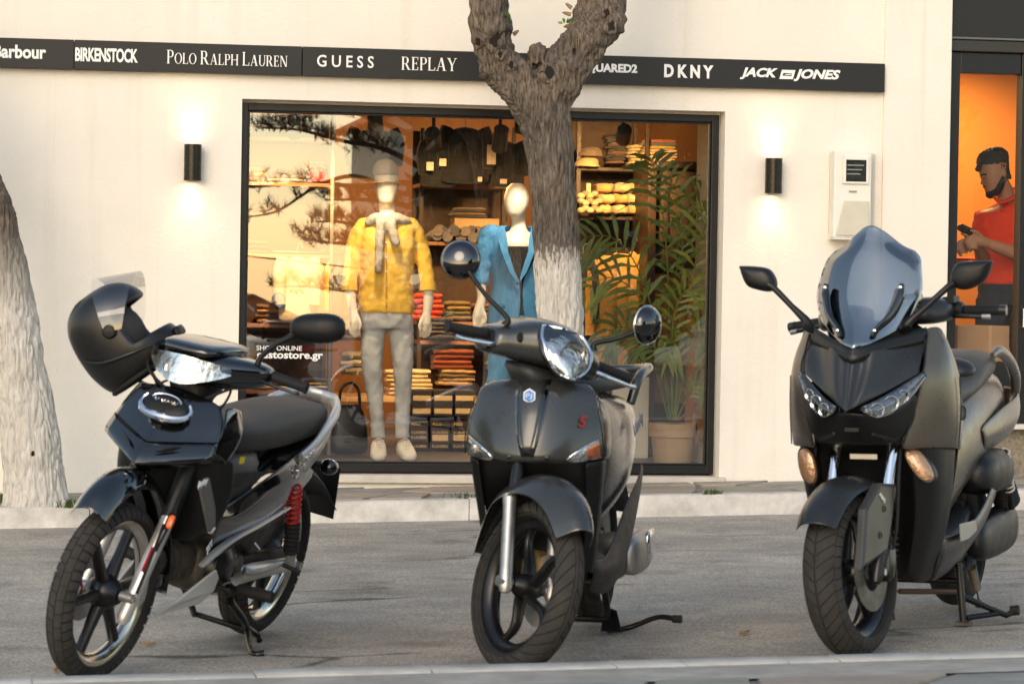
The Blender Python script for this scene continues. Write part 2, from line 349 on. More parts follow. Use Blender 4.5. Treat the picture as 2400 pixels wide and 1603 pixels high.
# thin inner bead
i = fw; g = .012
m.bx(WX0+i, WX0+i+g, FY+.022, FY+.05, WZ0+i, WZ1-i); m.bx(WX1-i-g, WX1-i, FY+.022, FY+.05, WZ0+i, WZ1-i); m.bx(WX0+i+g, WX1-i-g, FY+.022, FY+.05, WZ1-i-g, WZ1-i); m.bx(WX0+i+g, WX1-i-g, FY+.022, FY+.05, WZ0+i*1.15, WZ0+i*1.15+g)
m.build('frame', M_BLACK, win, smooth=False, bevel=.003)
m = MB(); m.bx(WX1, OX1-.0, FY+.02, T, OZ0, OZ1); m.bx(OX0, WX1, FY+.02, T, WZ1, OZ1); m.build('reveal_infill', M_PLAS, bld, smooth=False)
def pane_mat(name, refl, tint=(1,1,1), rough=0.0, top=1.0):
    m = bpy.data.materials.new(name); m.use_nodes = True; t = m.node_tree; N = t.nodes.new; L = t.links.new
    t.nodes.remove(t.nodes['Principled BSDF']); out = t.nodes['Material Output']
    tr = N('ShaderNodeBsdfTransparent'); tr.inputs[0].default_value = (*tint,1); gl = N('ShaderNodeBsdfGlossy'); gl.inputs['Roughness'].default_value = rough
    lw = N('ShaderNodeFresnel'); lw.inputs[0].default_value = 1.5
    mr = N('ShaderNodeMapRange'); mr.inputs[1].default_value = .04; mr.inputs[2].default_value = 1; mr.inputs[3].default_value = refl; mr.inputs[4].default_value = top
    L(lw.outputs[0], mr.inputs[0]); mx = N('ShaderNodeMixShader'); L(mr.outputs[0], mx.inputs[0]); L(tr.outputs[0], mx.inputs[1]); L(gl.outputs[0], mx.inputs[2]); L(mx.outputs[0], out.inputs[0])
    return m
M_PANE = pane_mat('shop_glass', .26); M_DPANE = pane_mat('door_glass', .07)
m = MB(); y = FY+.036; m.add([(WX0+fw,y,WZ0+fw),(WX1-fw,y,WZ0+fw),(WX1-fw,y,WZ1-fw),(WX0+fw,y,WZ1-fw)], [(0,1,2,3)]); m.build('pane', M_PANE, win, smooth=False)
# ---- doorway
dr = bpy.data.objects.new('shop_door', None); COL.objects.link(dr); dr.parent = bld
DY = .06; A = lambda x, y: at(x, y, DY)
gx0, gx1, gz0, gz1 = A(2251,172).x, A(2394,176).x, A(2245,848).z, A(2251,172).z
m = MB(); zt = A(2229,122).z
m.bx(DX0, gx0, DY, DY+.08, -.1, zt); m.bx(gx1, gx1+.075, DY-.012, DY+.08, -.1, zt); m.bx(gx0, gx1, DY, DY+.08, gz1, zt); m.bx(gx0, gx1, DY, DY+.08, gz0-.34, gz0); m.bx(gx1+.075, DX1, DY, DY+.08, -.1, .55); m.bx(DX1-.07, DX1, DY, DY+.08, .55, zt); m.bx(gx1+.075, DX1-.07, DY, DY+.08, gz1, zt)
m.build('frame', M_BLACK, dr, smooth=False, bevel=.004)
m = MB(); m.add([(gx0,DY+.04,gz0),(gx1,DY+.04,gz0),(gx1,DY+.04,gz1),(gx0,DY+.04,gz1)], [(0,1,2,3)]); m.build('pane', M_DPANE, dr, smooth=False)
m = MB(); m.add([(gx1+.075,DY+.04,.55),(DX1-.07,DY+.04,.55),(DX1-.07,DY+.04,gz1),(gx1+.075,DY+.04,gz1)], [(0,1,2,3)]); m.build('pane', M_DPANE, dr, smooth=False)
z1 = A(2229,88).z
m = MB(); m.bx(DX0, DX1, DY-.03, DY+.1, zt+.002, z1-.014); m.build('header_rail', pbr('dark_bronze', (.028,.025,.022), .4), dr, smooth=False, bevel=.005)
m = MB(); m.bx(DX0, DX1, DY-.042, DY+.1, z1-.012, z1); m.build('header_lip', pbr('grey_lip', (.12,.12,.115), .45), dr, smooth=False, bevel=.003)
m = MB(); m.bx(DX0, DX1, DY-.01, DY+.1, z1+.002, 3.35); m.build('shutter_box', M_BAND, dr, smooth=False)
m = MB(); m.bx(DX0, DX1, DY-.02, T, -.35, A(2390,1005).z); m.build('plinth', pbr('speckled_plinth', (.30,.25,.18), .85, col2=(.13,.11,.09), vs=45, bump=.4), dr, smooth=False)
m = MB(); zz = A(2390,1005).z; m.bx(DX0, DX1, -.05, T, zz+.001, zz+.03); m.build('threshold', pbr('threshold_marble', (.62,.56,.47), .5), dr, smooth=False, bevel=.004)
m = MB(); m.bx(gx0, gx1, DY+.012, DY+.06, zz+.031, gz0-.341); m.build('kick_panel', pbr('orange_board', (.42,.13,.03), .6), dr, smooth=False)
# door handle (short pull on the right stile)
m = MB(); p = A(2394,745); m.tube([(p.x+.0,DY-.0,p.z-.06),(p.x,DY-.045,p.z-.05),(p.x,DY-.045,p.z+.05),(p.x,DY,p.z+.06)], .007); m.build('handle', pbr('steel', (.6,.6,.6), .25, metal=1), dr)
# ---- sign board with the brand names
sgn = thing('sign_board', 'long black fascia board with white brand names above the shop window', 'sign', (0,0,2.38))
SZ0, SZ1, SY = 2.306, 2.463, -.055
for a, b in ((-7.4,-4.1),(-4.095,-2.394),(-2.390,-1.180),(-1.175,2.066)):
    m = MB(); m.bx(a, b, SY, -.002, SZ0-2.38, SZ1-2.38); m.build('panel', M_BAND, sgn, smooth=False, bevel=.002)
def boxed(px0, px1, zc, hh):
    a = at(px0, 140, SY-.001); b = at(px1, 140, SY-.001); return a.x, b.x, zc-hh/2-2.38, zc+hh/2-2.38
def put(me_o, x0, x1, z0, z1, shear=0):
    me = me_o.data; xs = [v.co.x for v in me.vertices]; ys = [v.co.y for v in me.vertices]
    a, b, c, d = min(xs), max(xs), min(ys), max(ys)
    for v in me.vertices: v.co = Vector((lerp(x0, x1, (v.co.x-a)/(b-a)), SY-.001-v.co.z, lerp(z0, z1, (v.co.y-c)/(d-c))))
    return me_o
I4 = Matrix.Identity(4)
def brand(word, px0, px1, zc, hh, bold, shear=0, space=1):
    o = text(word, .1, 'lettering', M_WHT, sgn, I4, bold=bold, shear=shear, space=space, depth=.008); return put(o, *boxed(px0, px1, zc, hh))
brand('Barbour', -16, 108, 2.391, .072, .0032)
brand('BIRKENSTOCK', 176, 323, 2.386, .074, .0035, space=.95)
brand('G U E S S', 743, 876, 2.389, .064, .0012)
brand('DSQUARED2', 1344, 1494, 2.391, .056, .0042)
brand('D K N Y', 1557, 1672, 2.389, .072, .0042)
brand('JACK', 1735, 1823, 2.387, .066, .0040, shear=.28)
brand('JONES', 1861, 1970, 2.386, .068, .0040, shear=.28)
x0, x1, z0, z1 = boxed(1827, 1860, 2.387, .05); zm = (z0+z1)/2
m = MB()
for zz0, zz1, s in ((zm+.008, z1, 1), (z0, zm-.008, 1)):
    sh = .28; m.prism([(x0+sh*(zz0-z0), SY-.001, zz0), (x1+sh*(zz0-z0)-.004, SY-.001, zz0), (x1+sh*(zz1-z0)-.004, SY-.001, zz1), (x0+sh*(zz1-z0), SY-.001, zz1)], (0,-.008,0))
for u0, u1 in ((x0,x0+.012),(x1-.016,x1-.004)):
    m.prism([(u0+.28*(zm-.008-z0), SY-.001, zm-.008), (u1+.28*(zm-.008-z0), SY-.001, zm-.008), (u1+.28*(zm+.008-z0), SY-.001, zm+.008), (u0+.28*(zm+.008-z0), SY-.001, zm+.008)], (0,-.008,0))
m.prism([(x0+.028, SY-.001, zm-.003), (x1-.014, SY-.001, zm-.001), (x1-.008, SY-.001, zm+.004), (x0+.036, SY-.001, zm+.002)], (0,-.008,0))
m.build('emblem', M_WHT, sgn, smooth=False)
# serif capitals built from strokes
def serif(ch):
    K, t, s, h = .13, .045, .06, .035; q = []
    def box(x0, x1, y0, y1): q.append([(x0,y0),(x1,y0),(x1,y1),(x0,y1)])
    def stem(x, wd=K, y0=0, y1=1, top=True, bot=True):
        box(x, x+wd, y0, y1)
        if bot: box(x-s, x+wd+s, y0, y0+h)
        if top: box(x-s, x+wd+s, y1-h, y1)
    def dg(x0, y0, x1, y1, wd): q.append([(x0,y0),(x0+wd,y0),(x1+wd,y1),(x1,y1)])
    def arc(cx, cy, rx, ry, ix, iy, a0, a1, n=14):
        for i in range(n):
            a, b = a0+(a1-a0)*i/n, a0+(a1-a0)*(i+1)/n
            q.append([(cx+rx*math.cos(a),cy+ry*math.sin(a)),(cx+rx*math.cos(b),cy+ry*math.sin(b)),(cx+ix*math.cos(b),cy+iy*math.sin(b)),(cx+ix*math.cos(a),cy+iy*math.sin(a))])
    H2 = PI/2
    if ch == 'O': arc(.40,.5,.40,.51,.27,.47,0,2*PI,24); w_ = .8
    elif ch in 'PR':
        stem(.06); box(.19,.34,1-t,1); box(.19,.34,.46,.46+t); arc(.34,.73,.24,.27,.11,.23,-H2,H2); w_ = .60
        if ch == 'R': dg(.54,0,.30,.46,.15); box(.54,.76,0,h); w_ = .76
    elif ch == 'L': stem(.06); box(.19,.56,0,t); q.append([(.53,t),(.58,0),(.60,.24),(.56,.24)]); w_ = .62
    elif ch == 'A': dg(.08,0,.38,1,.05); dg(.60,0,.34,1,.15); box(.2,.62,.30,.30+t); box(0,.22,0,h); box(.52,.84,0,h); w_ = .84
    elif ch == 'H': stem(.06); stem(.62); box(.19,.62,.48,.48+t); w_ = .82
    elif ch == 'U': stem(.06, y0=.3, bot=False); stem(.62, .055, .3, bot=False); arc(.365,.3,.305,.31,.18,.26,PI,2*PI); w_ = .76
    elif ch == 'E': stem(.06); box(.19,.52,0,t); box(.19,.52,1-t,1); box(.19,.42,.49,.49+t); box(.49,.53,0,.24); box(.49,.53,.78,1); box(.40,.43,.40,.63); w_ = .60
    elif ch == 'N': stem(.08,.05); stem(.68,.05,top=True,bot=False); dg(.60,0,.06,1,.15); w_ = .80
    elif ch == 'Y': stem(.32,y1=.45,top=False); dg(.32,.43,.03,1,.15); dg(.40,.43,.66,1,.05); box(-.02,.26,1-h,1); box(.58,.80,1-h,1); w_ = .78
    else: w_ = .3
    return q, w_
def serif_word(word, px0, px1, zc, hh):
    m = MB(); x = 0; parts = []
    for k, ch in enumerate(word):
        big = (k == 0 or word[k-1] == ' '); sc = 1 if big or ' ' not in word else .80
        q, w_ = serif(ch)
        for poly in q: parts.append([(x+a*sc, b*sc) for a, b in poly])
        x += (w_+.07)*sc
    xa, xb, za, zb = boxed(px0, px1, zc, hh); wd = max(p[0] for q in parts for p in q)
    for k, poly in enumerate(parts): m.prism([(lerp(xa, xb, a/wd), SY-.001-.00002*(k % 9), lerp(za, zb, b)) for a, b in poly], (0,-.008-.00003*(k % 7),0))
    return m.build('lettering', M_WHT, sgn, smooth=False)
serif_word('POLO RALPH LAUREN', 391, 673, 2.387, .072)
serif_word('REPLAY', 941, 1071, 2.388, .070)
# ---- up-and-down wall lamps
M_LAMP = pbr('bronze_black_lamp', (.02,.018,.015), .28, metal=.6, rv=.08, vs=40)
def sconce(px0, px1, lb):
    a = at(px0, 400, -.06); b = at(px1, 400, -.06); x = (a.x+b.x)/2; r = (b.x-a.x)/2; z0, z1 = 1.730, 1.923
    t = thing('wall_lamp', lb, 'lamp', (x,-.06,(z0+z1)/2), 'wall lamps beside the shop window'); hz = (z1-z0)/2
    m = MB(); m.lathe([(r*.86,hz-.02),(r*.86,hz),(r,hz),(r,-hz+.012),(r*1.015,-hz+.012),(r*1.015,-hz),(r*.86,-hz),(r*.86,-hz+.02)], axis='z', n=28); m.build('body', M_LAMP, t, angle=35)
    m = MB(); m.bx(-r*.55, r*.55, .02, .059, -.04, .04); m.build('bracket', M_LAMP, t, smooth=False)
    for s in (1,-1):
        m = MB(); m.lathe([(.0005,s*(hz-.018)),(r*.86,s*(hz-.018))], axis='z', n=20); m.build('lamp_lens', pbr('lamp_lens', (1,.9,.7), .4, emit=(1,.80,.48), es=9), t)
        l = bpy.data.lights.new('lamp_light','SPOT'); l.energy = 2.2; l.color = (1,.74,.42); l.spot_size = R(96); l.spot_blend = 1; l.shadow_soft_size = .04
        lo = bpy.data.objects.new('lamp_light', l); COL.objects.link(lo); lo.parent = t; lo.location = (0,.0,s*(hz-.004)); lo.rotation_euler = (0 if s < 0 else PI, 0, 0)
sconce(431, 472, 'black cylinder wall lamp left of the shop window'); sconce(1794, 1833, 'black cylinder wall lamp right of the shop window, beside the electricity meter')
# ---- electricity meter box
MX0, MX1, MZ0, MZ1 = 1.772, 1.985, 1.492, 1.975; cx = (MX0+MX1)/2
t = thing('meter_box', 'white plastic electricity meter box with small window on the wall', 'meter box', (cx,0,MZ0))
M_MET = pbr('meter_plastic', (.74,.71,.64), .5, var=.04, vs=10); M_MET2 = pbr('meter_cover', (.56,.52,.42), .55, var=.05, vs=10)
h = MZ1-MZ0; hw = (MX1-MX0)/2
m = MB(); m.bx(-hw+.0, hw+.048, -.012, -.001, .02, h-.01); m.build('back_plate', pbr('meter_back', (.58,.54,.45), .6), t, smooth=False, bevel=.004)
m = MB(); m.bx(-hw, hw, -.11, -.013, .0, h); m.build('case', M_MET, t, smooth=False, bevel=.008)
m = MB(); m.bx(-hw+.045, hw-.02, -.126, -.1105, h-.185, h-.03)
m.build('window_frame', M_MET, t, smooth=False, bevel=.004)
m = MB(); m.bx(-hw+.062, hw-.036, -.1275, -.1262, h-.172, h-.052); m.build('window', pbr('meter_window', (.03,.032,.03), .12, var=.6, vs=25), t, smooth=False)
for k in range(3):
    m = MB(); z = h-.082-.024*k; m.bx(-hw+.068, hw-.05-.01*k, -.1292, -.1277, z-.003, z+.003); m.build('reading', pbr('meter_print', (.25,.25,.23), .5), t, smooth=False)
m = MB(); m.prism([(-hw+.012,-.1105,.012),(hw-.012,-.1105,.012),(hw-.014,-.1105,.205),(-hw+.055,-.1105,.205)], (0,-.010,0)); m.build('cover', M_MET2, t, smooth=False, bevel=.004)
m = MB(); m.bx(-.022, .022, -.1135, -.1106, h-.232, h-.222); m.build('latch', pbr('meter_print', (.25,.25,.23)), t, smooth=False)
m = MB(); m.bx(-hw-.006, hw+.006, -.128, -.02, -.010, -.001); m.build('ledge', M_MET, t, smooth=False, bevel=.003)
# ================================================================== pollarded street trees
def bark_mat(name, z0, soft):
    m = bpy.data.materials.new(name); m.use_nodes = True; t = m.node_tree; N = t.nodes.new; L = t.links.new; b = t.nodes['Principled BSDF']
    b.inputs['Roughness'].default_value = .9; b.inputs['Specular IOR Level'].default_value = .2
    tc = N('ShaderNodeTexCoord'); mp = N('ShaderNodeMapping'); mp.inputs['Scale'].default_value = (1,1,.15); L(tc.outputs['Object'], mp.inputs[0])
    n = N('ShaderNodeTexNoise'); n.inputs['Scale'].default_value = 75; n.inputs['Detail'].default_value = 8; n.inputs['Distortion'].default_value = .25; n.inputs['Roughness'].default_value = .65; L(mp.outputs[0], n.inputs[0])
    n2 = N('ShaderNodeTexNoise'); n2.inputs['Scale'].default_value = 5; n2.inputs['Detail'].default_value = 5; L(tc.outputs['Object'], n2.inputs[0])
    def ramp(src, st):
        r = N('ShaderNodeValToRGB'); e = r.color_ramp.elements
        e[0].position, e[0].color = st[0][0], (*st[0][1],1); e[1].position, e[1].color = st[-1][0], (*st[-1][1],1)
        for p, c in st[1:-1]: x = e.new(p); x.color = (*c,1)
        L(src, r.inputs[0]); return r.outputs[0]
    bark = ramp(n.outputs[0], [(.32,(.030,.024,.019)),(.43,(.11,.092,.074)),(.57,(.20,.170,.14)),(.77,(.33,.29,.245))])
    tone = ramp(n2.outputs[0], [(.3,(.70,.70,.72)),(.7,(1.12,1.03,.92))])
    mx = N('ShaderNodeMix'); mx.data_type = 'RGBA'; mx.blend_type = 'MULTIPLY'; mx.inputs[0].default_value = 1; L(bark, mx.inputs[6]); L(tone, mx.inputs[7])
    white = ramp(n.outputs[0], [(.26,(.17,.14,.11)),(.40,(.50,.465,.41)),(.58,(.66,.625,.565)),(.8,(.72,.69,.635))])
    sep = N('ShaderNodeSeparateXYZ'); L(tc.outputs['Object'], sep.inputs[0])
    a1 = N('ShaderNodeMath'); a1.operation = 'MULTIPLY_ADD'; a1.inputs[1].default_value = .55; L(n.outputs[0], a1.inputs[0]); L(sep.outputs[2], a1.inputs[2])
    mr = N('ShaderNodeMapRange'); mr.inputs[1].default_value = z0+.275-soft; mr.inputs[2].default_value = z0+.275+soft; mr.inputs[3].default_value = 1; mr.inputs[4].default_value = 0; L(a1.outputs[0], mr.inputs[0])
    m2 = N('ShaderNodeMix'); m2.data_type = 'RGBA'; L(mr.outputs[0], m2.inputs[0]); L(mx.outputs[2], m2.inputs[6]); L(white, m2.inputs[7]); L(m2.outputs[2], b.inputs[0])
    bp = N('ShaderNodeBump'); bp.inputs['Strength'].default_value = 1; bp.inputs['Distance'].default_value = .016; L(n.outputs[0], bp.inputs['Height']); L(bp.outputs[0], b.inputs['Normal'])
    return m
def trunk(name, chains, mat, parent, knots=(), vox=.0075, lump=.010, zf=9):
    m = MB()
    for pts, rr in chains: m.tube(pts, rr, 20, smooth=5)
    o = m.build(name, mat, smooth=False); q = o.modifiers.new('r','REMESH'); q.mode = 'VOXEL'; q.voxel_size = vox
    me = evalmesh(o); o.modifiers.clear(); o.data = me
    co = [v.co.copy() for v in me.vertices]; nb = [v.normal.copy() for v in me.vertices]
    nz = noise.noise
    for v, p, n in zip(me.vertices, co, nb):
        fz = noise.fractal(p*6, 1, 2, 3)
        wob = Vector((nz(p*5), nz(p*5+Vector((9,0,0))), 0))*.03
        r1 = nz(Vector(((p.x+wob.x)*46, (p.y+wob.y)*46, p.z*4.5))); r2 = nz(Vector(((p.x)*95, (p.y)*95, p.z*20)))
        fk = max(0., min(1., (p.z-zf)/.25)); h = fz*lump*(1+1.6*fk) + (.003-.011*max(0, 1-abs(r1)*3.4)) + r2*.003 + fk*.012*nz(p*19)
        for kp, kr, ka, kb in knots:
            d = (p-kp).length
            if d < kr*2.5: h += ka*math.exp(-(d/kr)**2) - kb*math.exp(-(d/(kr*.42))**2)
        v.co = p+n*h
    me.materials.clear(); me.materials.append(mat); smoothit(o, 180); o.parent = parent
    return o
from mathutils.bvhtree import BVHTree
def knot(tree, trk, px, py, r, seed):
    """healed branch scar: a swollen lip of bark round a dark hollow"""
    me = trk.data; bv = BVHTree.FromPolygons([v.co for v in me.vertices], [p.vertices for p in me.polygons]); d = ray(px, py).normalized(); hit = bv.ray_cast(CAM, d)
    if hit[0] is None: return
    p, n_ = hit[0], (hit[1]*.6-d*.6).normalized(); u = n_.cross(Vector((0,0,1))).normalized(); v_ = u.cross(n_); rnd = random.Random(seed); P_ = []
    for i in range(14):
        a = 2*PI*i/14; k = r*rnd.uniform(.85,1.15); P_.append(p+u*math.cos(a)*k*.82+v_*math.sin(a)*k*1.15+n_*rnd.uniform(-.2,.15)*r)
    Q = crm(P_, 3, True); m = MB(); m.tube(Q+[Q[0]], lambda t: r*(.36+.10*math.sin(t*23+seed)), 8, caps=False); kn = m.build('knot', me.materials[0], tree)
    m = MB(); m.loft([ring(p+n_*h_*r, u*r*k_*.8, v_*r*k_*1.1, 14) for h_, k_ in ((.25,.80),(.10,.55),(.02,.1))], caps=True); m.build('knot_hollow', pbr('hollow_shade', (.014,.010,.007), .95), kn)  # near-black disc paints the shade inside the hole
M_TWIG = pbr('torn_twig', (.30,.19,.10), .8, var=.3, vs=30); M_SHOOT = pbr('fresh_leaf', (.16,.30,.04), .5, var=.3, vs=40)
def shoot(parent, p, n, s, seed):
    rnd = random.Random(seed); m = MB()
    for i in range(n):
        a = rnd.uniform(0,2*PI); e = rnd.uniform(-.2,1.1); d = Vector((math.cos(a)*math.cos(e), math.sin(a)*math.cos(e), math.sin(e))); u = d.orthogonal().normalized()*s*.45; q = p+d*s*rnd.uniform(.2,.7); t = q+d*s*rnd.uniform(.7,1.2)
        m.add([q, (q+t)/2+u, t, (q+t)/2-u], [(0,1,2,3)])
    m.build('shoot', M_SHOOT, parent, smooth=False)
def stub(parent, p, d, l, r):
    m = MB(); m.tube([p, p+Vector(d)*l*.6, p+Vector(d)*l], [r, r*.8, r*.35], 7); m.build('twig_stub', M_TWIG, parent)
CY = -.80; T0 = lambda x, y: at(x, y, CY)
tr = thing('street_tree', 'gnarled forked trunk with whitewashed base in front of the shop window', 'tree', group='pollarded street trees')
base = T0(1320,1150); base.z = gz(base.x)+HK-.1
LL = [T0(1262,262), T0(1222,205), T0(1170,155), T0(1150,100), T0(1143,40), T0(1140,-60), T0(1120,-180), T0(1075,-330)]
RL = [T0(1278,262), T0(1305,190), T0(1345,128), T0(1390,70), T0(1418,10), T0(1455,-80), T0(1505,-200), T0(1570,-360)]
TRK = [base, T0(1318,1000), T0(1315,780), T0(1308,640), T0(1299,480), T0(1288,360), T0(1276,262), T0(1272,215)]
for k, p in enumerate(LL[3:]): p.y -= .06*k
for k, p in enumerate(RL[3:]): p.y += .05*k
knots = [(T0(1286,172)+Vector((0,-.13,0)), .06, .045, .085), (T0(1172,90)+Vector((0,-.10,0)), .07, .045, .065), (T0(1120,98)+Vector((0,-.08,0)), .045, .022, .02), (T0(1196,152)+Vector((0,-.07,0)), .035, .02, .025), (T0(1432,62)+Vector((.03,-.05,0)), .05, .04, .05), (T0(1260,120)+Vector((0,-.02,.0)), .04, .03, 0), (T0(1150,60)+Vector((0,-.1,0)), .05, .022, .02), (T0(1112,70)+Vector((-.02,-.05,0)), .05, .03, .01), (T0(1165,125)+Vector((0,-.1,0)), .04, .028, .03), (T0(1330,150)+Vector((0,-.12,0)), .05, .02, .0), (T0(1360,100)+Vector((0,-.12,0)), .04, .02, .02), (T0(1420,30)+Vector((.04,-.06,0)), .05, .03, .02), (T0(1225,170)+Vector((0,-.1,0)), .05, .018, .0), (T0(1400,20)+Vector((0,-.12,0)), .035, .02, .02), (T0(1128,20)+Vector((0,-.1,0)), .04, .015, .015), (T0(1395,85)+Vector((0,-.1,0)), .045, .015, .012)]
ctr = trunk('trunk', [(TRK, [.150,.124,.120,.118,.117,.121,.140,.145]), (LL, [.12,.115,.104,.098,.095,.09,.08,.06]), (RL, [.12,.125,.118,.117,.113,.105,.09,.06]), ([T0(1262,150), T0(1258,120), T0(1262,108)], [.06,.03,.012])],
      bark_mat('bark_centre', T0(1300,600).z, .03), tr, knots, zf=T0(1280,300).z)
for k_, a_ in enumerate([(1287,172,.040),(1160,92,.048),(1198,153,.022),(1121,98,.026),(1434,62,.030),(1422,32,.026),(1172,128,.02),(1345,120,.018)]): knot(tr, ctr, *a_, k_)
shoot(tr, T0(1172,52)+Vector((0,-.10,0)), 26, .032, 1); shoot(tr, T0(1325,60)+Vector((0,-.03,0)), 12, .03, 2)
for k, (px, py, d, l) in enumerate([(1203,82,(.6,-.2,.5),.045), (1338,35,(-.9,0,.2),.05), (1335,62,(-.8,0,-.1),.04), (1338,82,(-.9,-.1,-.2),.03), (1446,40,(.9,0,.4),.035), (1444,72,(.9,0,-.2),.03), (1340,20,(-.8,0,.6),.04), (1256,118,(-.2,0,1),.03)]):
    stub(tr, T0(px, py), d, l, .012)
tr2 = thing('street_tree', 'leaning whitewashed tree trunk at the left picture edge', 'tree', group='pollarded street trees')
T1 = lambda x, y: at(x, y, -.80)
b2 = T1(85,1200); b2.z = gz(b2.x)+HK-.1
ltr = trunk('trunk', [([b2, T1(84,1150), T1(66,1000), T1(38,830), T1(6,660), T1(-26,500), T1(-70,380), T1(-130,250), T1(-200,90), T1(-260,-150)], [.19,.160,.145,.138,.135,.125,.115,.11,.10,.07]), ([T1(-60,400), T1(-160,330), T1(-330,220), T1(-480,20)], [.12,.11,.095,.06])],
      bark_mat('bark_left', T1(0,640).z, .22), tr2, [(T1(76,1062)+Vector((0,-.14,0)), .035, .012, .03), (T1(42,945)+Vector((0,-.14,0)), .05, .006, .012), (T1(36,930)+Vector((0,-.14,0)), .04, .004, .012), (T1(5,480)+Vector((.02,-.11,0)), .03, .015, .03)])
knot(tr2, ltr, 76, 1062, .018, 31)
# trunks of further limbs stay short: the trees are cut back hard above the picture
# ================================================================== inside the shop
FZ = at(905, 1079, .6).z                     # display floor
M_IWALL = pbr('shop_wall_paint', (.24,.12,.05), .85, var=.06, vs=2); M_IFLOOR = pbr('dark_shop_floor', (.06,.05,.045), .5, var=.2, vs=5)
M_WOOD = pbr('warm_wood', (.30,.14,.055), .5, var=.3, vs=6, stretch=(1,1,8)); M_DWOOD = pbr('dark_wood', (.042,.021,.010), .5, var=.3, vs=5, stretch=(1,1,6)); M_LWOOD = pbr('pale_wood', (.52,.34,.17), .55, var=.2, vs=5, stretch=(1,1,6))
def room(name, mat, *bx):
    m = MB()
    for a in bx: m.bx(*a)
    return struct(m.build(name, mat, smooth=False))
room('shop_floor', M_IFLOOR, (-2.6,5,T,5.0,FZ-.12,FZ)); room('shop_ceiling', pbr('shop_ceiling_paint', (.50,.40,.30), .9), (-2.6,5,T,5.0,2.75,2.85))
room('shop_back_wall', M_IWALL, (-2.6,5,4.6,4.7,FZ,2.75)); room('shop_side_wall', M_IWALL, (-2.7,-2.6,T,4.7,FZ,2.75), (5,5.1,T,4.7,FZ,2.75))
m = MB(); m.bx(1.30,2.35,.75,.85,FZ,2.75); struct(m.build('shop_partition', M_IWALL, smooth=False))
room('window_return', pbr('return_paint', (.60,.56,.46), .8), (1.19,1.26,T+.001,.75,FZ,2.75))
A3 = at
def pbox(name, mat, px0, px1, py0, py1, Y, d, parent=None, bevel=.004, smooth=False):
    """box whose front face fills a patch of the view at depth Y"""
    a = at(px0, (py0+py1)/2, Y); b_ = at(px1, (py0+py1)/2, Y); t = at((px0+px1)/2, py0, Y); u = at((px0+px1)/2, py1, Y)
    m = MB(); m.bx(a.x, b_.x, Y, Y+d, u.z, t.z); return m.build(name, mat, parent, smooth=smooth, bevel=bevel)
CLOTH = {}
def cloth(col):
    k = 'cloth_%d_%d_%d' % tuple(int(c*255) for c in col)
    return pbr(k, col, .9, var=.18, vs=18, bump=.35, bs=55, sheen=.15)
def folded(w, d, h, seed):
    rnd = random.Random(seed); m = MB(); rows = []
    for i in range(6):
        t = i/5; x = (t-.5)*w; sag = -.25*h*(2*t-1)**2*rnd.uniform(.5,1); e = .8 if i in (0,5) else 1
        rows.append(ring((x, rnd.uniform(-.008,.008), h*.5+sag*.3+rnd.uniform(-.08,.08)*h), (0,d/2*e*rnd.uniform(.94,1.03),0), (0,0,h*.52*e*rnd.uniform(.9,1.05)), 12, 3.2))
    return m.loft(rows)
ORD = ['lowest','second up','third up','fourth up','fifth up','sixth up','seventh up','eighth up','ninth up']
def pile(px, py, n, w, h, Y, cols, label, cat='garment', name='folded_garment', d=.28, grp=None, jit=.012):
    """stack of folded clothes whose front bottom edge stands at the given spot"""
    p = at(px, py, Y)
    for k in range(n):
        c = cols[k % len(cols)]; ww = w*random.uniform(.92,1.05)
        o = folded(ww, d, h, hash((px,py,k)) % 9999).build(name, cloth(c)); o.location = (p.x+random.uniform(-jit,jit), Y+d/2, p.z+k*h*.93+.002); o.rotation_euler = (0,0,random.uniform(-.06,.06))
        tag(o, label if n == 1 else label+', '+ORD[k], cat, (grp or label) if n > 1 else grp)
# ---- shelving
M_BACKP = pbr('darkening_backdrop', (.045,.020,.009), .6, var=.3, vs=4, stretch=(1,1,5))
def shelving(label, px0, px1, rows, Y, d, mat, posts=True, ptop=260, pbot=1060):
    t = thing('shelving', label, 'shelf', (at(px0,900,Y).x, Y, FZ))
    for py in rows:
        a = at(px0, py, Y); b_ = at(px1, py, Y); z = at((px0+px1)/2, py, Y).z; m = MB(); m.bx(a.x-t.location.x, b_.x-t.location.x, 0, d, z-.022-FZ, z-FZ); m.build('shelf', mat, t, smooth=False, bevel=.002)
    a = at(px0, 700, Y); b_ = at(px1, 700, Y); m = MB(); m.bx(a.x-t.location.x, b_.x-t.location.x, d, d+.02, 0, at(px0, ptop, Y).z-FZ); m.build('back_panel', M_BACKP, t, smooth=False)  # dark backing added to deepen the shade behind the stock
    if posts:
        for px in (px0, px1):
            x = at(px, 700, Y).x-t.location.x
            for yy in (.01, d-.03):
                m = MB(); m.bx(x-.012, x+.012, yy, yy+.024, .0, at(px, ptop, Y).z-FZ); m.build('post', M_DWOOD, t, smooth=False)
    return t
shelving('wooden shelving behind the glass at the left end of the window', 575, 774, [322,428,596,760,915,1010], 1.5, .35, M_WOOD)
shelving('tall wooden shelving between the two mannequins', 985, 1200, [432,568,755,800,936], 2.3, .4, M_WOOD, ptop=300)
shelving('wooden shelving right of the trunk, heaped with caps and books', 1352, 1512, [393,507,880], 1.7, .4, M_DWOOD, ptop=250)
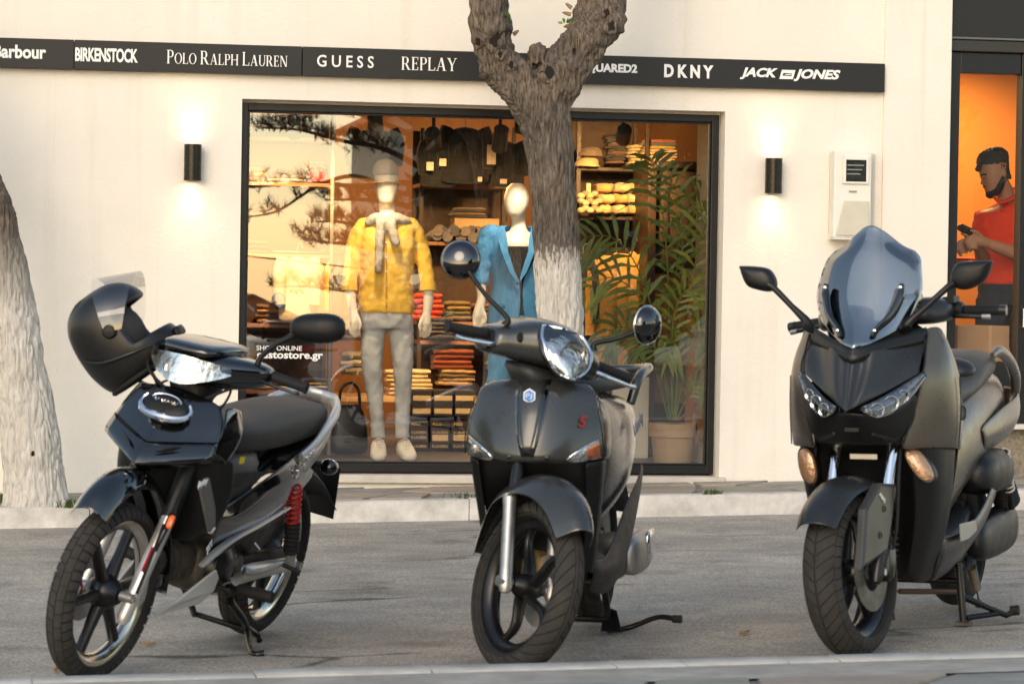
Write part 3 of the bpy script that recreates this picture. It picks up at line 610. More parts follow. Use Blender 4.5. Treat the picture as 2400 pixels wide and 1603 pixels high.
# left shelves
pile(748, 427, 5, .10, .026, 1.55, [(.62,.03,.02),(.62,.03,.02),(.62,.03,.02),(.03,.05,.04),(.66,.05,.03)], 'red folded sweater in the pile on the upper left shelf')
pile(674, 427, 2, .20, .022, 1.55, [(.62,.50,.32),(.12,.10,.11)], 'beige or dark folded garment on the upper left shelf beside the red pile')
pile(602, 427, 3, .10, .030, 1.55, [(.40,.16,.05),(.60,.35,.10),(.30,.12,.05)], 'brown folded garment at the left end of the upper left shelf')
pile(600, 320, 3, .12, .025, 1.55, [(.30,.13,.06),(.35,.28,.20)], 'brown folded garment on the top left shelf by the frame')
pile(735, 912, 1, .17, .018, 1.45, [(.70,.68,.62)], 'white book lying on the low left shelf'); pile(735, 903, 1, .165, .016, 1.45, [(.80,.55,.06)], 'yellow book lying on the white book'); pile(738, 896, 1, .15, .020, 1.45, [(.03,.04,.14)], 'navy book lying on the yellow book')
pile(640, 759, 4, .17, .03, 1.5, [(.55,.30,.08),(.20,.12,.07)], 'orange or brown folded garment on the middle left shelf')
def hung(px, py0, py1, w, Y, col, label, grp=None, seed=1, sleeves=True):
    """garment on a hanger: shoulders, body with folds, sleeves hanging"""
    rnd = random.Random(seed); p = at(px, py0, Y); q = at(px, py1, Y); H_ = p.z-q.z; m = MB(); rows = []
    for i in range(9):
        t = i/8; ww = w*(.35+.65*min(1, t*5)**.5)*(1+.12*t)/2; rr = []
        for j in range(16):
            a = 2*PI*j/16; fold = 1+.16*math.sin(5*a+seed+3*t)*t; rr.append((p.x+ww*math.cos(a)*fold, Y+.07+.045*math.sin(a)*fold, p.z-H_*t))
        rows.append(rr)
    m.loft(rows)
    t_ = thing('hanging_garment', label, 'garment', group=grp); m.build('body', cloth(col), t_, sub=1)
    if sleeves:
        for s in (-1,1):
            m = MB(); m.tube([(p.x+s*w*.40,Y+.07,p.z-H_*.04),(p.x+s*w*.52,Y+.05,p.z-H_*.3),(p.x+s*w*.50,Y+.03,p.z-H_*.72)], [.045,.042,.034], 10, smooth=4); m.build('sleeve', cloth(col), t_)
    m = MB(); m.tube([(p.x,Y+.07,p.z-.02),(p.x,Y+.07,p.z+.05),(p.x+.02,Y+.07,p.z+.075),(p.x+.03,Y+.07,p.z+.05)], .003, 6, smooth=4); m.build('hanger_hook', M_CHR_, t_)
    return t_
M_CHR_ = pbr('hanger_steel', (.7,.7,.7), .25, metal=1)
for k, (px, y0, y1, w_, c, lb) in enumerate([(700,600,760,.20,(.62,.55,.42),'cream shirt hanging on the left rack'), (752,615,745,.07,(.58,.24,.03),'orange garment hanging on the left rack'), (775,612,740,.06,(.42,.38,.05),'olive garment hanging on the left rack'), (797,612,745,.06,(.10,.09,.10),'charcoal garment hanging by the yellow-shirted mannequin')]):
    hung(px, y0, y1, w_, 1.30, c, lb, seed=k, sleeves=k == 0)
m = MB(); pa, pb_ = at(640,590,1.37), at(815,596,1.37); m.tube([pa, pb_], .010, 8); tag(m.build('hanging_rail', M_BLACK), 'thin black clothes rail over the hanging garments', 'rail')
m = MB(); pa = at(779,500,1.1); m.tube([(pa.x,1.1,FZ),(pa.x,1.1,2.74)], .013, 10); tag(m.build('rack_pole', pbr('grey_pole', (.22,.20,.17), .5)), 'grey upright pole left of the yellow-shirted mannequin', 'pole')
# middle shelves
JE = [(.16,.15,.16),(.22,.19,.16),(.11,.11,.13)]
for k in range(16):
    p = at(1022+k*10.2, 567-(k % 3)*7, 2.25-.03*(k % 2)); m = MB(); rings_ = []; a = random.uniform(-.5,.5)
    for i in range(5): rings_.append(ring((p.x+a*.05*(i/4-.5), p.y+.02+.24*i/4, p.z+.035+.012*math.sin(k*2+i)), (.034*random.uniform(.85,1.1),0,0), (0,0,.032*random.uniform(.85,1.1)), 10))
    m.loft(rings_); tag(m.build('rolled_jeans', cloth(JE[k % 3])), 'rolled grey denim in the heap beside the blue-suited mannequin', 'jeans', 'rolled jeans on the shelf')
pile(1105, 512, 4, .20, .018, 2.4, [(.06,.06,.09),(.45,.30,.12)], 'dark folded garment on the box above the rolled jeans')
pbox('display_box', M_LWOOD, 1065, 1170, 512, 540, 2.42, .2); tag(bpy.context.scene.objects['display_box'], 'pale wooden box behind the rolled jeans', 'box')
pile(1005, 752, 5, .18, .036, 2.2, [(.62,.07,.03),(.60,.06,.03),(.55,.10,.04)], 'orange-red folded garment in the pile right of the yellow shirt')
pile(1040, 795, 5, .14, .028, 2.1, [(.05,.05,.07),(.10,.09,.10)], 'navy folded garment in the pile under the orange-red ones')
pile(1078, 752, 4, .15, .032, 2.3, [(.24,.17,.06),(.16,.16,.08),(.30,.22,.09)], 'olive plaid folded shirt left of the blue suit')
pile(1068, 868, 4, .25, .034, 2.2, [(.20,.045,.02),(.28,.07,.02)], 'rust-brown folded sweater behind the scooter handlebar')
pile(1075, 905, 4, .22, .026, 2.15, [(.46,.32,.16),(.36,.27,.15),(.16,.13,.08)], 'tan folded garment under the rust-brown sweaters')
pile(962, 928, 6, .27, .028, 2.0, [(.56,.46,.30),(.62,.52,.36)], 'cream folded jeans in the pile behind the mannequin legs')
pile(845, 880, 3, .22, .05, 1.9, [(.22,.19,.13),(.33,.30,.24)], 'grey folded garment on the table left of the mannequin legs'); pile(835, 800, 4, .22, .045, 1.9, [(.08,.06,.05),(.14,.07,.04)], 'dark brown folded garment above the grey ones')
t = thing('display_table', 'low pale wooden table behind the mannequin legs', 'table', (at(900,930,1.9).x,1.85,FZ))
zt = at(900,930,1.85).z-FZ
for x0, x1, y0, y1, z0, z1, nm in ((-.55,.62,0,.6,zt-.03,zt,'table_top'),(-.53,-.48,.02,.07,0,zt-.03,'leg'),(.55,.60,.02,.07,0,zt-.03,'leg'),(-.53,-.48,.53,.58,0,zt-.03,'leg'),(.55,.60,.53,.58,0,zt-.03,'leg'),(-.5,.57,.25,.30,zt*.45,zt*.45+.02,'stretcher')):
    m = MB(); m.bx(x0,x1,y0,y1,z0,z1); m.build(nm, M_LWOOD, t, smooth=False)
# more stock, so that the shelves stand full
_c = [(.10,.09,.09),(.30,.20,.10),(.05,.05,.07),(.44,.30,.15),(.20,.06,.03),(.24,.22,.17),(.50,.42,.28)]
for k, (px, py, n, w_, lb) in enumerate([(1030,432,2,.16,'dark folded garment on the shelf under the black jackets, left end'), (1160,432,2,.16,'dark folded garment on the shelf under the black jackets, right end'), (1140,752,4,.16,'dark folded garment behind the hand of the blue-suited mannequin'), (1160,798,1,.2,'tan folded garment low behind the blue-suited mannequin'), (1190,868,4,.22,'brown folded garment low behind the blue trousers'), (865,752,4,.2,'grey folded garment seen left of the yellow shirt hem'), (640,915,3,.2,'brown folded garment on the low left shelf'), (600,596,3,.14,'dark folded garment on the rail-height left shelf'), (650,1010,4,.22,'tan folded garment on the lowest left shelf'), (740,1010,4,.16,'dark folded garment on the lowest left shelf beside the pole'), (1375,880,4,.14,'rust folded garment low right of the trunk'), (1440,880,3,.16,'dark folded garment low on the right shelving')]):
    pile(px, py, n, w_, .028, (2.32,2.32,2.32,2.3,2.3,1.95,1.52,1.52,1.52,1.52,1.72,1.72)[k], [_c[k % 7], _c[(k+2) % 7]], lb)
# shoe boxes
M_SBOX = pbr('navy_box_card', (.025,.024,.028), .55); M_LBL = pbr('box_label', (.58,.46,.28), .6); M_GOLD = pbr('gold_print', (.75,.50,.12), .4)
bn = 0
for row, (y0, y1) in enumerate(((915,975),(988,1052))):
    for k in range(3):
        x0 = 966+k*50+row*-8; bn += 1; nm = ('upper', 'lower')[row]+' '+('left', 'middle', 'right')[k]
        Y_ = 1.55; a = at(x0, y1, Y_); b_ = at(x0+46, y0, Y_)
        t = thing('shoe_box', 'dark cardboard box with pale label, %s of the six stacked behind the scooter' % nm, 'box', (a.x, Y_, a.z), 'boxes stacked on the display floor')
        w_, h_ = b_.x-a.x, b_.z-a.z; m = MB(); m.bx(0,w_,0,.28,0,h_*.80); m.build('carton', M_SBOX, t, smooth=False, bevel=.002); m = MB(); m.bx(-.003,w_+.003,-.003,.283,h_*.80+.001,h_); m.build('lid', M_SBOX, t, smooth=False, bevel=.002)
        if row == 0:
            for zz in (.10,.60): m = MB(); m.bx(.004,w_-.006,-.002,-.0005,h_*zz,h_*(zz+.20)); m.build('label', M_LBL, t, smooth=False)
        else:
            M4 = Matrix(((1,0,0,w_*.12),(0,0,-1,-.0012),(0,1,0,0),(0,0,0,1))).copy()
            for zz, wd, tx, mt in ((.86,.46,'POLO',M_GOLD),(.56,.78,'R.LAUREN',M_LBL),(.38,.78,'R.LAUREN',M_LBL),(.06,.78,'R.LAUREN',M_LBL)):
                Mx = M4.copy(); Mx[2][3] = h_*zz; Mx[1][3] = -.0045 if zz > .8 else -.0012
                text(tx, .022, 'lettering', mt, t, Mx, depth=.0006, width=w_*wd, bold=.0003, res=2)
            if k: m = MB(); m.bx(.012,w_-.010,-.0022,-.0016,h_*.30,h_*.52); m.build('label', M_LBL, t, smooth=False)
# black bag on the floor
p = at(822, 1048, 1.0)
t = thing('handbag', 'black bag standing on the display floor left of the mannequin', 'bag', (p.x,1.0,FZ))
m = MB(); m.loft([ring((0,.10,z), (w_,0,0), (0,d_,0), 16, 3) for z, w_, d_ in ((0,.10,.05),(.03,.115,.06),(.16,.11,.055),(.27,.08,.035),(.30,.06,.02))]); m.build('body', pbr('black_leather', (.012,.011,.011), .4, bump=.2, bs=80), t, sub=1)
m = MB(); m.tube([(-.06,.10,.28),(-.05,.10,.38),(0,.10,.42),(.05,.10,.38),(.06,.10,.28)], .009, 8, smooth=5); m.build('handle', MATS['black_leather'], t)
# hanging black bags and caps at the top
for k, (px, y0, y1, w_, c, lb) in enumerate([(1095,296,432,.27,(.010,.010,.012),'black jacket hanging high left of the trunk'), (1190,330,440,.22,(.012,.012,.014),'black jacket hanging high beside the trunk'), (1035,330,440,.20,(.014,.016,.016),'black jacket hanging above the rolled jeans'), (880,300,420,.28,(.018,.02,.018),'dark jacket hanging high behind the cap')]):
    hung(px, y0, y1, w_, 1.75+.05*k, c, lb, seed=k+7)
for k, (px, py, w_, h_, c) in enumerate([(1142,340,20,46,(.62,.52,.42)),(1030,372,16,18,(.6,.52,.42)),(1000,380,16,20,(.6,.5,.4)),(1120,415,10,11,(.55,.46,.36)),(1172,420,16,11,(.55,.48,.38)),(1375,430,9,40,(.70,.58,.38))]):
    pl = at(px, py, 1.70); q = at(px+w_, py+h_, 1.70); m = MB(); m.bx(pl.x, q.x, 1.70, 1.702, q.z, pl.z); tag(m.build('price_tag', pbr('tag_card_%d' % k, c, .7), smooth=False), ['large pale price tag on the black jacket left of the trunk','small price tag on the jacket above the rolled jeans','small price tag left of the black jackets','tiny price tag under the black jacket','small price tag nearest the trunk','long price tag right of the trunk'][k], 'tag')
pbox('wall_panel', M_DWOOD, 1020, 1190, 455, 520, 2.72, .03); tag(bpy.context.scene.objects['wall_panel'], 'brown wooden panel under the hanging jackets', 'panel')
# right shelves: books, caps, folded knitwear
for k in range(9):
    pile(1452, 384-k*7.2, 1, .10, .017, 1.75, [(.04,.03,.03) if k % 3 else (.30,.12,.05)], 'dark book in the left stack right of the trunk, '+ORD[k], 'book', 'book', grp='dark books right of the trunk', d=.2)
for k in range(8):
    pile(1548, 386-k*7.4, 1, .20, .0175, 1.75, [(.76,.62,.36) if k < 5 else [(.10,.16,.22),(.60,.15,.05),(.62,.46,.10)][k % 3]], 'pale book in the wide stack right of the trunk, '+ORD[k], 'book', 'book', grp='pale books right of the trunk', d=.2)
for k in range(6):
    pile(1490, 386-k*8, 1, .06, .018, 1.72, [(.74,.60,.30)], 'cream book in the narrow stack right of the trunk, '+ORD[k], 'book', 'book', grp='cream books right of the trunk', d=.2)
YK = [(.70,.50,.20),(.74,.56,.26),(.60,.40,.14),(.66,.52,.30)]
for r in range(3):
    for k in range(3):
        pile(1424+k*36, 503-r*26, 1, .095, .058, 1.62+.02*r, [YK[(k+r) % 4]], 'cream knitted garment right of the trunk, %s row, %s' % (('bottom','middle','top')[r], ('left','centre','right')[k]), grp='cream knitwear right of the trunk')
for k in range(14):
    p = at(1362+(k % 5)*10.5, 500-(k//5)*17-(k % 2)*5, 1.60); m = MB(); m.sphere((0,0,0), .022, 10, 7, (1.15,1,.8)); o = m.build('rolled_sock', cloth([(.55,.40,.18),(.40,.36,.22),(.62,.50,.28),(.28,.24,.14)][k % 4])); o.location = (p.x,p.y,p.z+.018); tag(o, 'rolled sock pair in the heap right of the trunk', 'socks', 'rolled socks right of the trunk')
for k, (px, py, c, lb) in enumerate([(1385,368,(.16,.12,.09),'brown flat cap on top of the shelf right of the trunk'),(1378,392,(.52,.40,.20),'patterned cap under the brown flat cap')]):
    p = at(px, py, 1.65); t = thing('cap', lb, 'cap', p); m = MB(); m.loft([ring((.006*j,.08,z), (.075*s_,0,0), (0,.085*s_,0), 16) for j, (z, s_) in enumerate(((0,1),(.02,1.04),(.045,.9),(.06,.6),(.064,.1)))]); m.build('crown', cloth(c), t, sub=1)
    m = MB(); m.loft([ring((.01,-.02,.004), (.06,0,0), (0,.05,0), 14), ring((.01,-.02,.010), (.06,0,0), (0,.05,0), 14)]); m.build('brim', cloth(c), t)
for k, (px, y0, y1, w_, c, lb) in enumerate([(1372,600,820,.12,(.04,.035,.06),'navy patterned dress hanging right of the trunk'), (1388,640,780,.05,(.50,.04,.02),'red garment hanging right of the trunk'), (1412,600,860,.12,(.52,.28,.07),'tan coat hanging right of the trunk'), (1450,590,870,.14,(.56,.33,.10),'camel coat hanging in the middle of the rail'), (1488,585,880,.12,(.58,.32,.08),'mustard coat hanging beside the dark wardrobe')]):
    hung(px, y0, y1, w_, 1.45+.06*(k % 2), c, lb, seed=k+20)
# dark wardrobe with a jacket, white board
t = thing('wardrobe', 'dark brown wooden wardrobe behind the palm', 'wardrobe', (at(1512,900,1.25).x,1.25,FZ)); wx = at(1645,700,1.25).x-t.location.x; wz = at(1560,378,1.25).z-FZ
for a, nm, mt in (((0,.05,0,.45,0,wz),'side_panel',M_DWOOD),((.05,wx,.40,.44,0,wz),'back_panel',M_DWOOD),((.05,wx,0,.45,wz-.04,wz),'top_panel',M_DWOOD),((.05,wx,.36,.399,.3,wz*.62),'mirror_panel',pbr('amber_panel', (.34,.18,.06), .4))):
    m = MB(); m.bx(*a); m.build(nm, mt, t, smooth=False, bevel=.004)
hung(1610, 385, 640, .26, 1.30, (.05,.03,.018), 'dark brown jacket hanging in the wardrobe', seed=33)
p = at(1488,1078,1.0); q = at(1522,884,1.0); t = tag(MB().bx(p.x-.14, q.x, 1.0, 1.02, FZ, q.z).build('display_board', pbr('white_board', (.70,.68,.60), .5), smooth=False, bevel=.004), 'white board leaning behind the middle scooter', 'board')
# ---- track spotlights (lit) under the ceiling
M_SPOT = pbr('black_spot_housing', (.012,.012,.012), .4)
def spot(px, py, Y, aim, en, lb, sz=70, col=(1,.56,.20)):
    p = at(px, py, Y); d = (Vector(aim)-p).normalized(); t = thing('spotlight', lb, 'spotlight', p, 'track spotlights over the display')
    u = d.orthogonal().normalized(); v_ = d.cross(u)
    m = MB(); m.loft([ring(d*h_, u*r_, v_*r_, 20) for h_, r_ in ((-.09,.030),(-.085,.042),(.05,.045),(.06,.045),(.058,.036),(.03,.034))]); m.build('housing', M_SPOT, t, angle=40)
    m = MB(); m.add(ring(d*.032, u*.034, v_*.034, 18), [list(range(18))]); m.build('lamp_lens', pbr('spot_lens', (1,.8,.5), .4, emit=(1,.66,.30), es=10), t)
    m = MB(); m.tube([(0,0,.03),(0,0,max(.05,2.74-p.z))], .010, 8); m.build('stem', M_SPOT, t)
    l = bpy.data.lights.new('spot_light','SPOT'); l.energy = en; l.color = col; l.spot_size = R(sz); l.spot_blend = .6; l.shadow_soft_size = .05
    lo = bpy.data.objects.new('spot_light', l); COL.objects.link(lo); lo.parent = t; lo.location = d*.07; lo.rotation_euler = d.to_track_quat('-Z','Y').to_euler()
tgt = lambda px, py, Y: at(px, py, Y)
spot(1462,318, .62, tgt(1440,470,1.7), 95, 'black track spotlight in front of the stacked books')
spot(1016,330, .62, tgt(1060,700,2.2), 95, 'black track spotlight left of the black jackets')
spot(1172,330, .60, tgt(1100,900,1.9), 85, 'black track spotlight beside the trunk')
spot(880,290, .22, tgt(905,720,.66), 27, 'black track spotlight above the yellow-shirted mannequin', 60, (1,.80,.52))
spot(1225,285, .22, tgt(1215,700,.68), 24, 'black track spotlight above the blue-suited mannequin', 60, (1,.86,.64))
spot(690,300, .55, tgt(680,560,1.6), 100, 'black track spotlight over the left shelves')
spot(2470,300,1.5, tgt(2290,540,3.0), 22, 'unseen spotlight added inside the doorway', 80, (1,.44,.11))  # out-of-view lamp added to light the doorway's back wall orange
# soft warm ceiling panels, unseen and added to light the back of the shop
for x_, y_, e in ((-.9,3.4,22),(.9,3.4,22),(3.2,2.3,14)):
    t = thing('added_fill_panel', 'added warm fill panel deep inside the shop, %s' % ('left' if x_ < 0 else 'centre' if x_ < 2 else 'behind the doorway'), 'fill lamp', (x_,y_,2.745), 'warm fill panels added in the shop'); m = MB(); m.bx(-.3,.3,-.3,.3,-.03,-.001); m.build('frame', M_LWOOD, t, smooth=False)
    m = MB(); m.add([(-.28,-.28,-.031),(.28,-.28,-.031),(.28,.28,-.031),(-.28,.28,-.031)], [(0,1,2,3)]); m.build('diffuser', pbr('fill_panel_glow', (1,.7,.4), .5, emit=(1,.60,.25), es=6), t, smooth=False)
    l = bpy.data.lights.new('fill_light','AREA'); l.energy = e; l.color = (1,.54,.19); l.size = .55; lo = bpy.data.objects.new('fill_light', l); COL.objects.link(lo); lo.parent = t; lo.location = (0,0,-.04)
m = MB(); a = at(590,285,.5); c = at(1660,300,.5); m.bx(a.x,c.x,.49,.53,2.66,2.69); tag(m.build('lamp_track', M_SPOT, smooth=False), 'black lamp track along the top of the display', 'track')
# ---- mannequins
M_MAN = pbr('mannequin_cream', (.80,.70,.54), .42); M_YEL = pbr('yellow_shirt_cotton', (.84,.52,.07), .85, var=.06, vs=9, bump=.5, bs=18, sheen=.1); M_JEAN = pbr('washed_grey_jeans', (.56,.57,.56), .9, var=.14, vs=9, bump=.4, bs=20, stretch=(1,1,.5))
M_BLUE = pbr('blue_suit_cloth', (.07,.26,.48), .8, var=.1, vs=7, bump=.45, bs=11); M_SNK = pbr('cream_sneaker', (.80,.75,.65), .6)
def body(chains, name, mat, parent, vox=.010, wrinkle=0, ws=16, sub=False):
    """fuse tapered limbs into one continuous surface"""
    m = MB()
    for c in chains:
        if c[0] == 'T': m.tube(c[1], c[2], 18, smooth=5)
        else: m.loft([ring(*r) for r in c[1]])
    o = m.build(name, mat, smooth=False); q = o.modifiers.new('r','REMESH'); q.mode = 'VOXEL'; q.voxel_size = vox
    q = o.modifiers.new('s','SMOOTH'); q.iterations = 4; q.factor = .5
    me = evalmesh(o); o.modifiers.clear(); o.data = me
    if wrinkle:
        nb = [v.normal.copy() for v in me.vertices]
        for v, n_ in zip(me.vertices, nb):
            p = v.co.copy(); v.co = p+n_*wrinkle*(noise.noise(Vector((p.x*ws, p.y*ws, p.z*ws*.8)))+.6*noise.noise(Vector((p.x*ws*2.2+p.z*9, p.y*ws, p.z*ws*2))))
    me.materials.clear(); me.materials.append(mat); smoothit(o, 180); o.parent = parent; return o
def E(px, py, Y, hx, hy, p=2.2, n=20): c = at(px, py, Y); return (c, Vector((hx,0,0)), Vector((0,hy,0)), n, p)
Ym = .66; W = lambda px, py, dy=0: at(px, py, Ym+dy)
mn = thing('mannequin', 'cream mannequin in yellow shirt, grey jeans and beige cap', 'mannequin', group='mannequins in the shop window')
body([('L', [E(905,385,Ym,.035,.04),E(905,400,Ym,.062,.075),E(906,425,Ym-.005,.070,.085),E(906,450,Ym-.015,.064,.078),E(905,472,Ym-.03,.046,.055),E(905,484,Ym-.03,.025,.03)]), ('T', [W(906,470,.01),W(908,500,.01),W(908,525,.0)], [.046,.047,.06])], 'head', M_MAN, mn)
m = MB(); m.loft([ring(*E(904,y_,Ym-.004,hx,hy)) for y_, hx, hy in ((416,.074,.090),(404,.076,.092),(390,.070,.084),(378,.050,.060),(372,.015,.02))]); cp = m.build('cap', pbr('beige_cap_cotton', (.44,.37,.27), .9, bump=.2, bs=80), mn, sub=1)
m = MB(); c = W(903,418,-.09); m.grid([[c+Vector((.062*math.sin(a)*k_, -.035*math.cos(a)*k_+.045-.03*(k_-1), -.014*math.cos(a)*(k_)-.016*math.sin(a)**2)) for a in [R(-80+160*i/10) for i in range(11)]] for k_ in (.9,1.2,1.5)]); m.build('cap_brim', pbr('tan_brim', (.55,.40,.18), .8), mn, solid=.006, sub=1)
body([('L', [E(908,505,Ym,.07,.065),E(908,514,Ym,.135,.08,2.2),E(908,530,Ym,.168,.098,2.4),E(907,580,Ym,.162,.112,2.6),E(905,630,Ym,.150,.110,2.6),E(904,680,Ym,.150,.110,2.6),E(905,715,Ym,.160,.116,2.6),E(905,735,Ym,.158,.114,2.6)]),
      ('T', [W(890,545),W(856,533),W(832,575,.01),W(822,630,-.01),W(818,674,-.04)], [.045,.058,.050,.044,.041]), ('T', [W(926,545),W(960,533),W(984,575,.01),W(997,630,-.01),W(1003,674,-.03)], [.045,.058,.050,.044,.041])], 'shirt', M_YEL, mn, .009, .0055, 24)
for s, pts in ((-1, [(818,668,-.04),(822,700,-.06),(828,735,-.08)]), (1, [(1003,668,-.03),(1004,705,-.05),(1000,738,-.06)])):
    body([('T', [W(*p) for p in pts], [.034,.030,.024]), ('T', [W(pts[-1][0],pts[-1][1]-2,pts[-1][2]), W(pts[-1][0]-2*s,pts[-1][1]+22,pts[-1][2]-.01), W(pts[-1][0]-5*s,pts[-1][1]+42,pts[-1][2]-.02)], [.026,.034,.016])]+[('T', [W(pts[-1][0]+(k-1.5)*6,pts[-1][1]+18,pts[-1][2]-.01), W(pts[-1][0]+(k-1.5)*7-3*s,pts[-1][1]+40,pts[-1][2]-.02), W(pts[-1][0]+(k-1.5)*6-6*s,pts[-1][1]+58-abs(k-1.5)*4,pts[-1][2]-.01)], [.010,.009,.006]) for k in range(4)]+[('T', [W(pts[-1][0]-8*s,pts[-1][1]+4,pts[-1][2]-.02), W(pts[-1][0]-16*s,pts[-1][1]+24,pts[-1][2]-.04), W(pts[-1][0]-14*s,pts[-1][1]+40,pts[-1][2]-.05)], [.013,.011,.007])], 'forearm', M_MAN, mn, .006)
m = MB()
for px in (905,): m.tube([W(px,512,-.105),W(px-1,600,-.118),W(px,720,-.121)], .010, 8, smooth=4, flat=.4)
m.build('shirt_placket', M_YEL, mn)
for k in range(6):
    m = MB(); p = W(905, 535+k*34, -.128); m.sphere(p, .006, 8, 6, (1,.5,1)); m.build('button', M_MAN, mn)
for s, x_ in ((-1,818),(1,1003)):
    m = MB(); m.tube([W(x_,660,-.035),W(x_,682,-.042)], [.046,.048], 14); m.build('cuff', M_YEL, mn)
body([('T', [W(860,525,-.06),W(880,512,-.085),W(905,520,-.10),W(930,512,-.085),W(958,522,-.05)], [.028,.032,.034,.032,.028]), ('T', [W(893,520,-.12),W(890,560,-.14),W(888,620,-.145),W(886,640,-.14)], [.030,.026,.024,.022]), ('T', [W(915,520,-.12),W(925,560,-.135),W(930,575,-.135)], [.028,.026,.022])], 'knotted_sweater', pbr('beige_rib_knit', (.50,.42,.32), .95, bump=.9, bs=60, var=.15, vs=30, stretch=(3,3,.4)), mn, .008, .004, 40)
body([('L', [E(905,720,Ym,.148,.105,2.6),E(905,745,Ym,.154,.11,2.6),E(905,770,Ym,.152,.10,2.6)]), ('T', [W(875,765),W(872,850,-.02),W(878,920,-.01),W(884,985,-.01),W(886,1026,-.01)], [.074,.060,.048,.040,.041]), ('T', [W(940,765),W(944,850,-.02),W(944,920,-.01),W(943,985,-.01),W(944,1026,-.01)], [.074,.060,.049,.041,.042])], 'jeans', M_JEAN, mn, .010, .006, 22)
for s, x_ in ((-1,886),(1,946)):
    m = MB(); c = W(x_,1078,-.0); z = FZ+.002
    m.loft([ring((c.x+dx_,Ym+y_,z+h_*.5), (w_,0,0), (0,0,h_*.5), 16, 2.6) for y_, w_, h_, dx_ in ((.06,.030,.060,0),(.045,.040,.105,0),(.0,.044,.125,0),(-.045,.046,.105,s*.004),(-.09,.049,.075,s*.01),(-.14,.046,.055,s*.014),(-.175,.030,.035,s*.016))]); sh = m.build('sneaker', M_SNK, mn, sub=1)
    for k in range(5):
        m = MB(); y_ = -.03-.020*k; hz = z+.118-.0135*k; m.tube([(c.x-.024,Ym+y_,hz-.012),(c.x+s*.006,Ym+y_-.006,hz+.004),(c.x+.028,Ym+y_,hz-.012)], .004, 6, smooth=3); m.build('lace', M_SNK, sh)
m2 = thing('mannequin', 'cream mannequin in blue suit partly hidden by the tree trunk', 'mannequin', group='mannequins in the shop window')
Yn = .70; W = lambda px, py, dy=0: at(px, py, Yn+dy)
body([('L', [E(1211,430,Yn,.03,.035),E(1211,442,Yn,.058,.07),E(1211,465,Yn-.005,.074,.088),E(1210,485,Yn-.012,.068,.08),E(1208,502,Yn-.025,.048,.055),E(1207,510,Yn-.03,.022,.028)]), ('T', [W(1213,495,.015),W(1215,530,.015),W(1216,560,.0)], [.042,.042,.07]), ('L', [E(1215,545,Yn,.09,.05),E(1214,570,Yn-.01,.11,.08),E(1214,620,Yn-.01,.10,.085),E(1214,680,Yn,.09,.07)])], 'torso', M_MAN, m2)
m = MB(); m.loft([ring(*E(1214,y_,Yn-.022,hx,hy,2.3)) for y_, hx, hy in ((578,.098,.080),(600,.105,.088),(650,.095,.090),(690,.09,.085))]); m.build('black_top', pbr('black_lace_top', (.018,.015,.013), .85, bump=.4, bs=60), m2)
def jk(y_, hx, hy, gap):
    c = at(1214, y_, Yn); out = []
    for j in range(25):
        a = R(-90+gap)+(2*PI-2*R(gap))*j/24; out.append(c+Vector((hx*math.cos(a), hy*math.sin(a), 0)))
    return out
m = MB(); m.grid([jk(528,.105,.07,40), jk(545,.165,.095,46), jk(580,.178,.110,38), jk(620,.165,.118,22), jk(655,.152,.120,4), jk(680,.150,.122,2), jk(715,.168,.130,2), jk(750,.182,.136,5), jk(763,.184,.138,9)]); m.build('jacket', M_BLUE, m2, solid=.010, sub=2)
for s, pts in ((-1, [(1148,550,0),(1136,592,0),(1130,640,-.01),(1126,668,-.02)]), (1, [(1277,545,0),(1296,590,0),(1302,640,-.01),(1304,668,-.02)])):
    body([('T', [W(lerp(pts[0][0],1214,.5),560,0)]+[W(*p) for p in pts], [.040,.058,.056,.046,.044])], 'sleeve', M_BLUE, m2, .009, .007, 26)
    x_ = pts[-1][0]; body([('T', [W(x_,660,-.02),W(x_+6*s*-1-4,700,-.04),W(x_-6,738,-.05),W(x_-5,765,-.05)], [.030,.025,.030,.016])]+[('T', [W(x_-6+(k-1.5)*6,742,-.05),W(x_-5+(k-1.5)*6.5,762,-.06),W(x_-4+(k-1.5)*6,780-abs(k-1.4)*4,-.055)], [.010,.009,.006]) for k in range(4)]+[('T', [W(x_+6,725,-.06),W(x_+12,745,-.07),W(x_+10,758,-.07)], [.011,.010,.007])], 'forearm', M_MAN, m2, .006)
for s in (-1,1):
    m = MB(); q = [W(1214+s*32,530,-.075), W(1214+s*46,566,-.105), W(1214+s*40,590,-.128), W(1214+s*20,640,-.140), W(1214+s*3,662,-.136), W(1214+s*8,640,-.132), W(1214+s*24,590,-.115), W(1214+s*26,560,-.095)]
    m.add(q, [[0,1,7],[1,2,6,7],[2,3,5,6],[3,4,5]]); m.build('lapel', M_BLUE, m2, solid=.006, smooth=False)
m = MB(); m.sphere(W(1213,664,-.140), .009, 10, 8); m.build('button', pbr('dark_button', (.03,.05,.10), .4), m2)
for s in (-1,1): m = MB(); m.box(W(1214+s*44,715,-.118), (.085,.012,.022), Matrix.Rotation(R(-22*s),3,'Z')); m.build('pocket_flap', M_BLUE, m2, smooth=False, bevel=.003)
body([('L', [E(1214,740,Yn,.15,.10,2.5),E(1214,790,Yn,.165,.105,2.5),E(1214,815,Yn,.16,.10,2.4)]), ('T', [W(1182,810),W(1172,880,-.02),W(1160,960,-.01),W(1150,1065,-.01)], [.088,.072,.070,.085]), ('T', [W(1248,810),W(1254,880,-.02),W(1262,960,-.01),W(1270,1065,-.01)], [.088,.074,.072,.085])], 'trousers', M_BLUE, m2, .011, .007, 14)
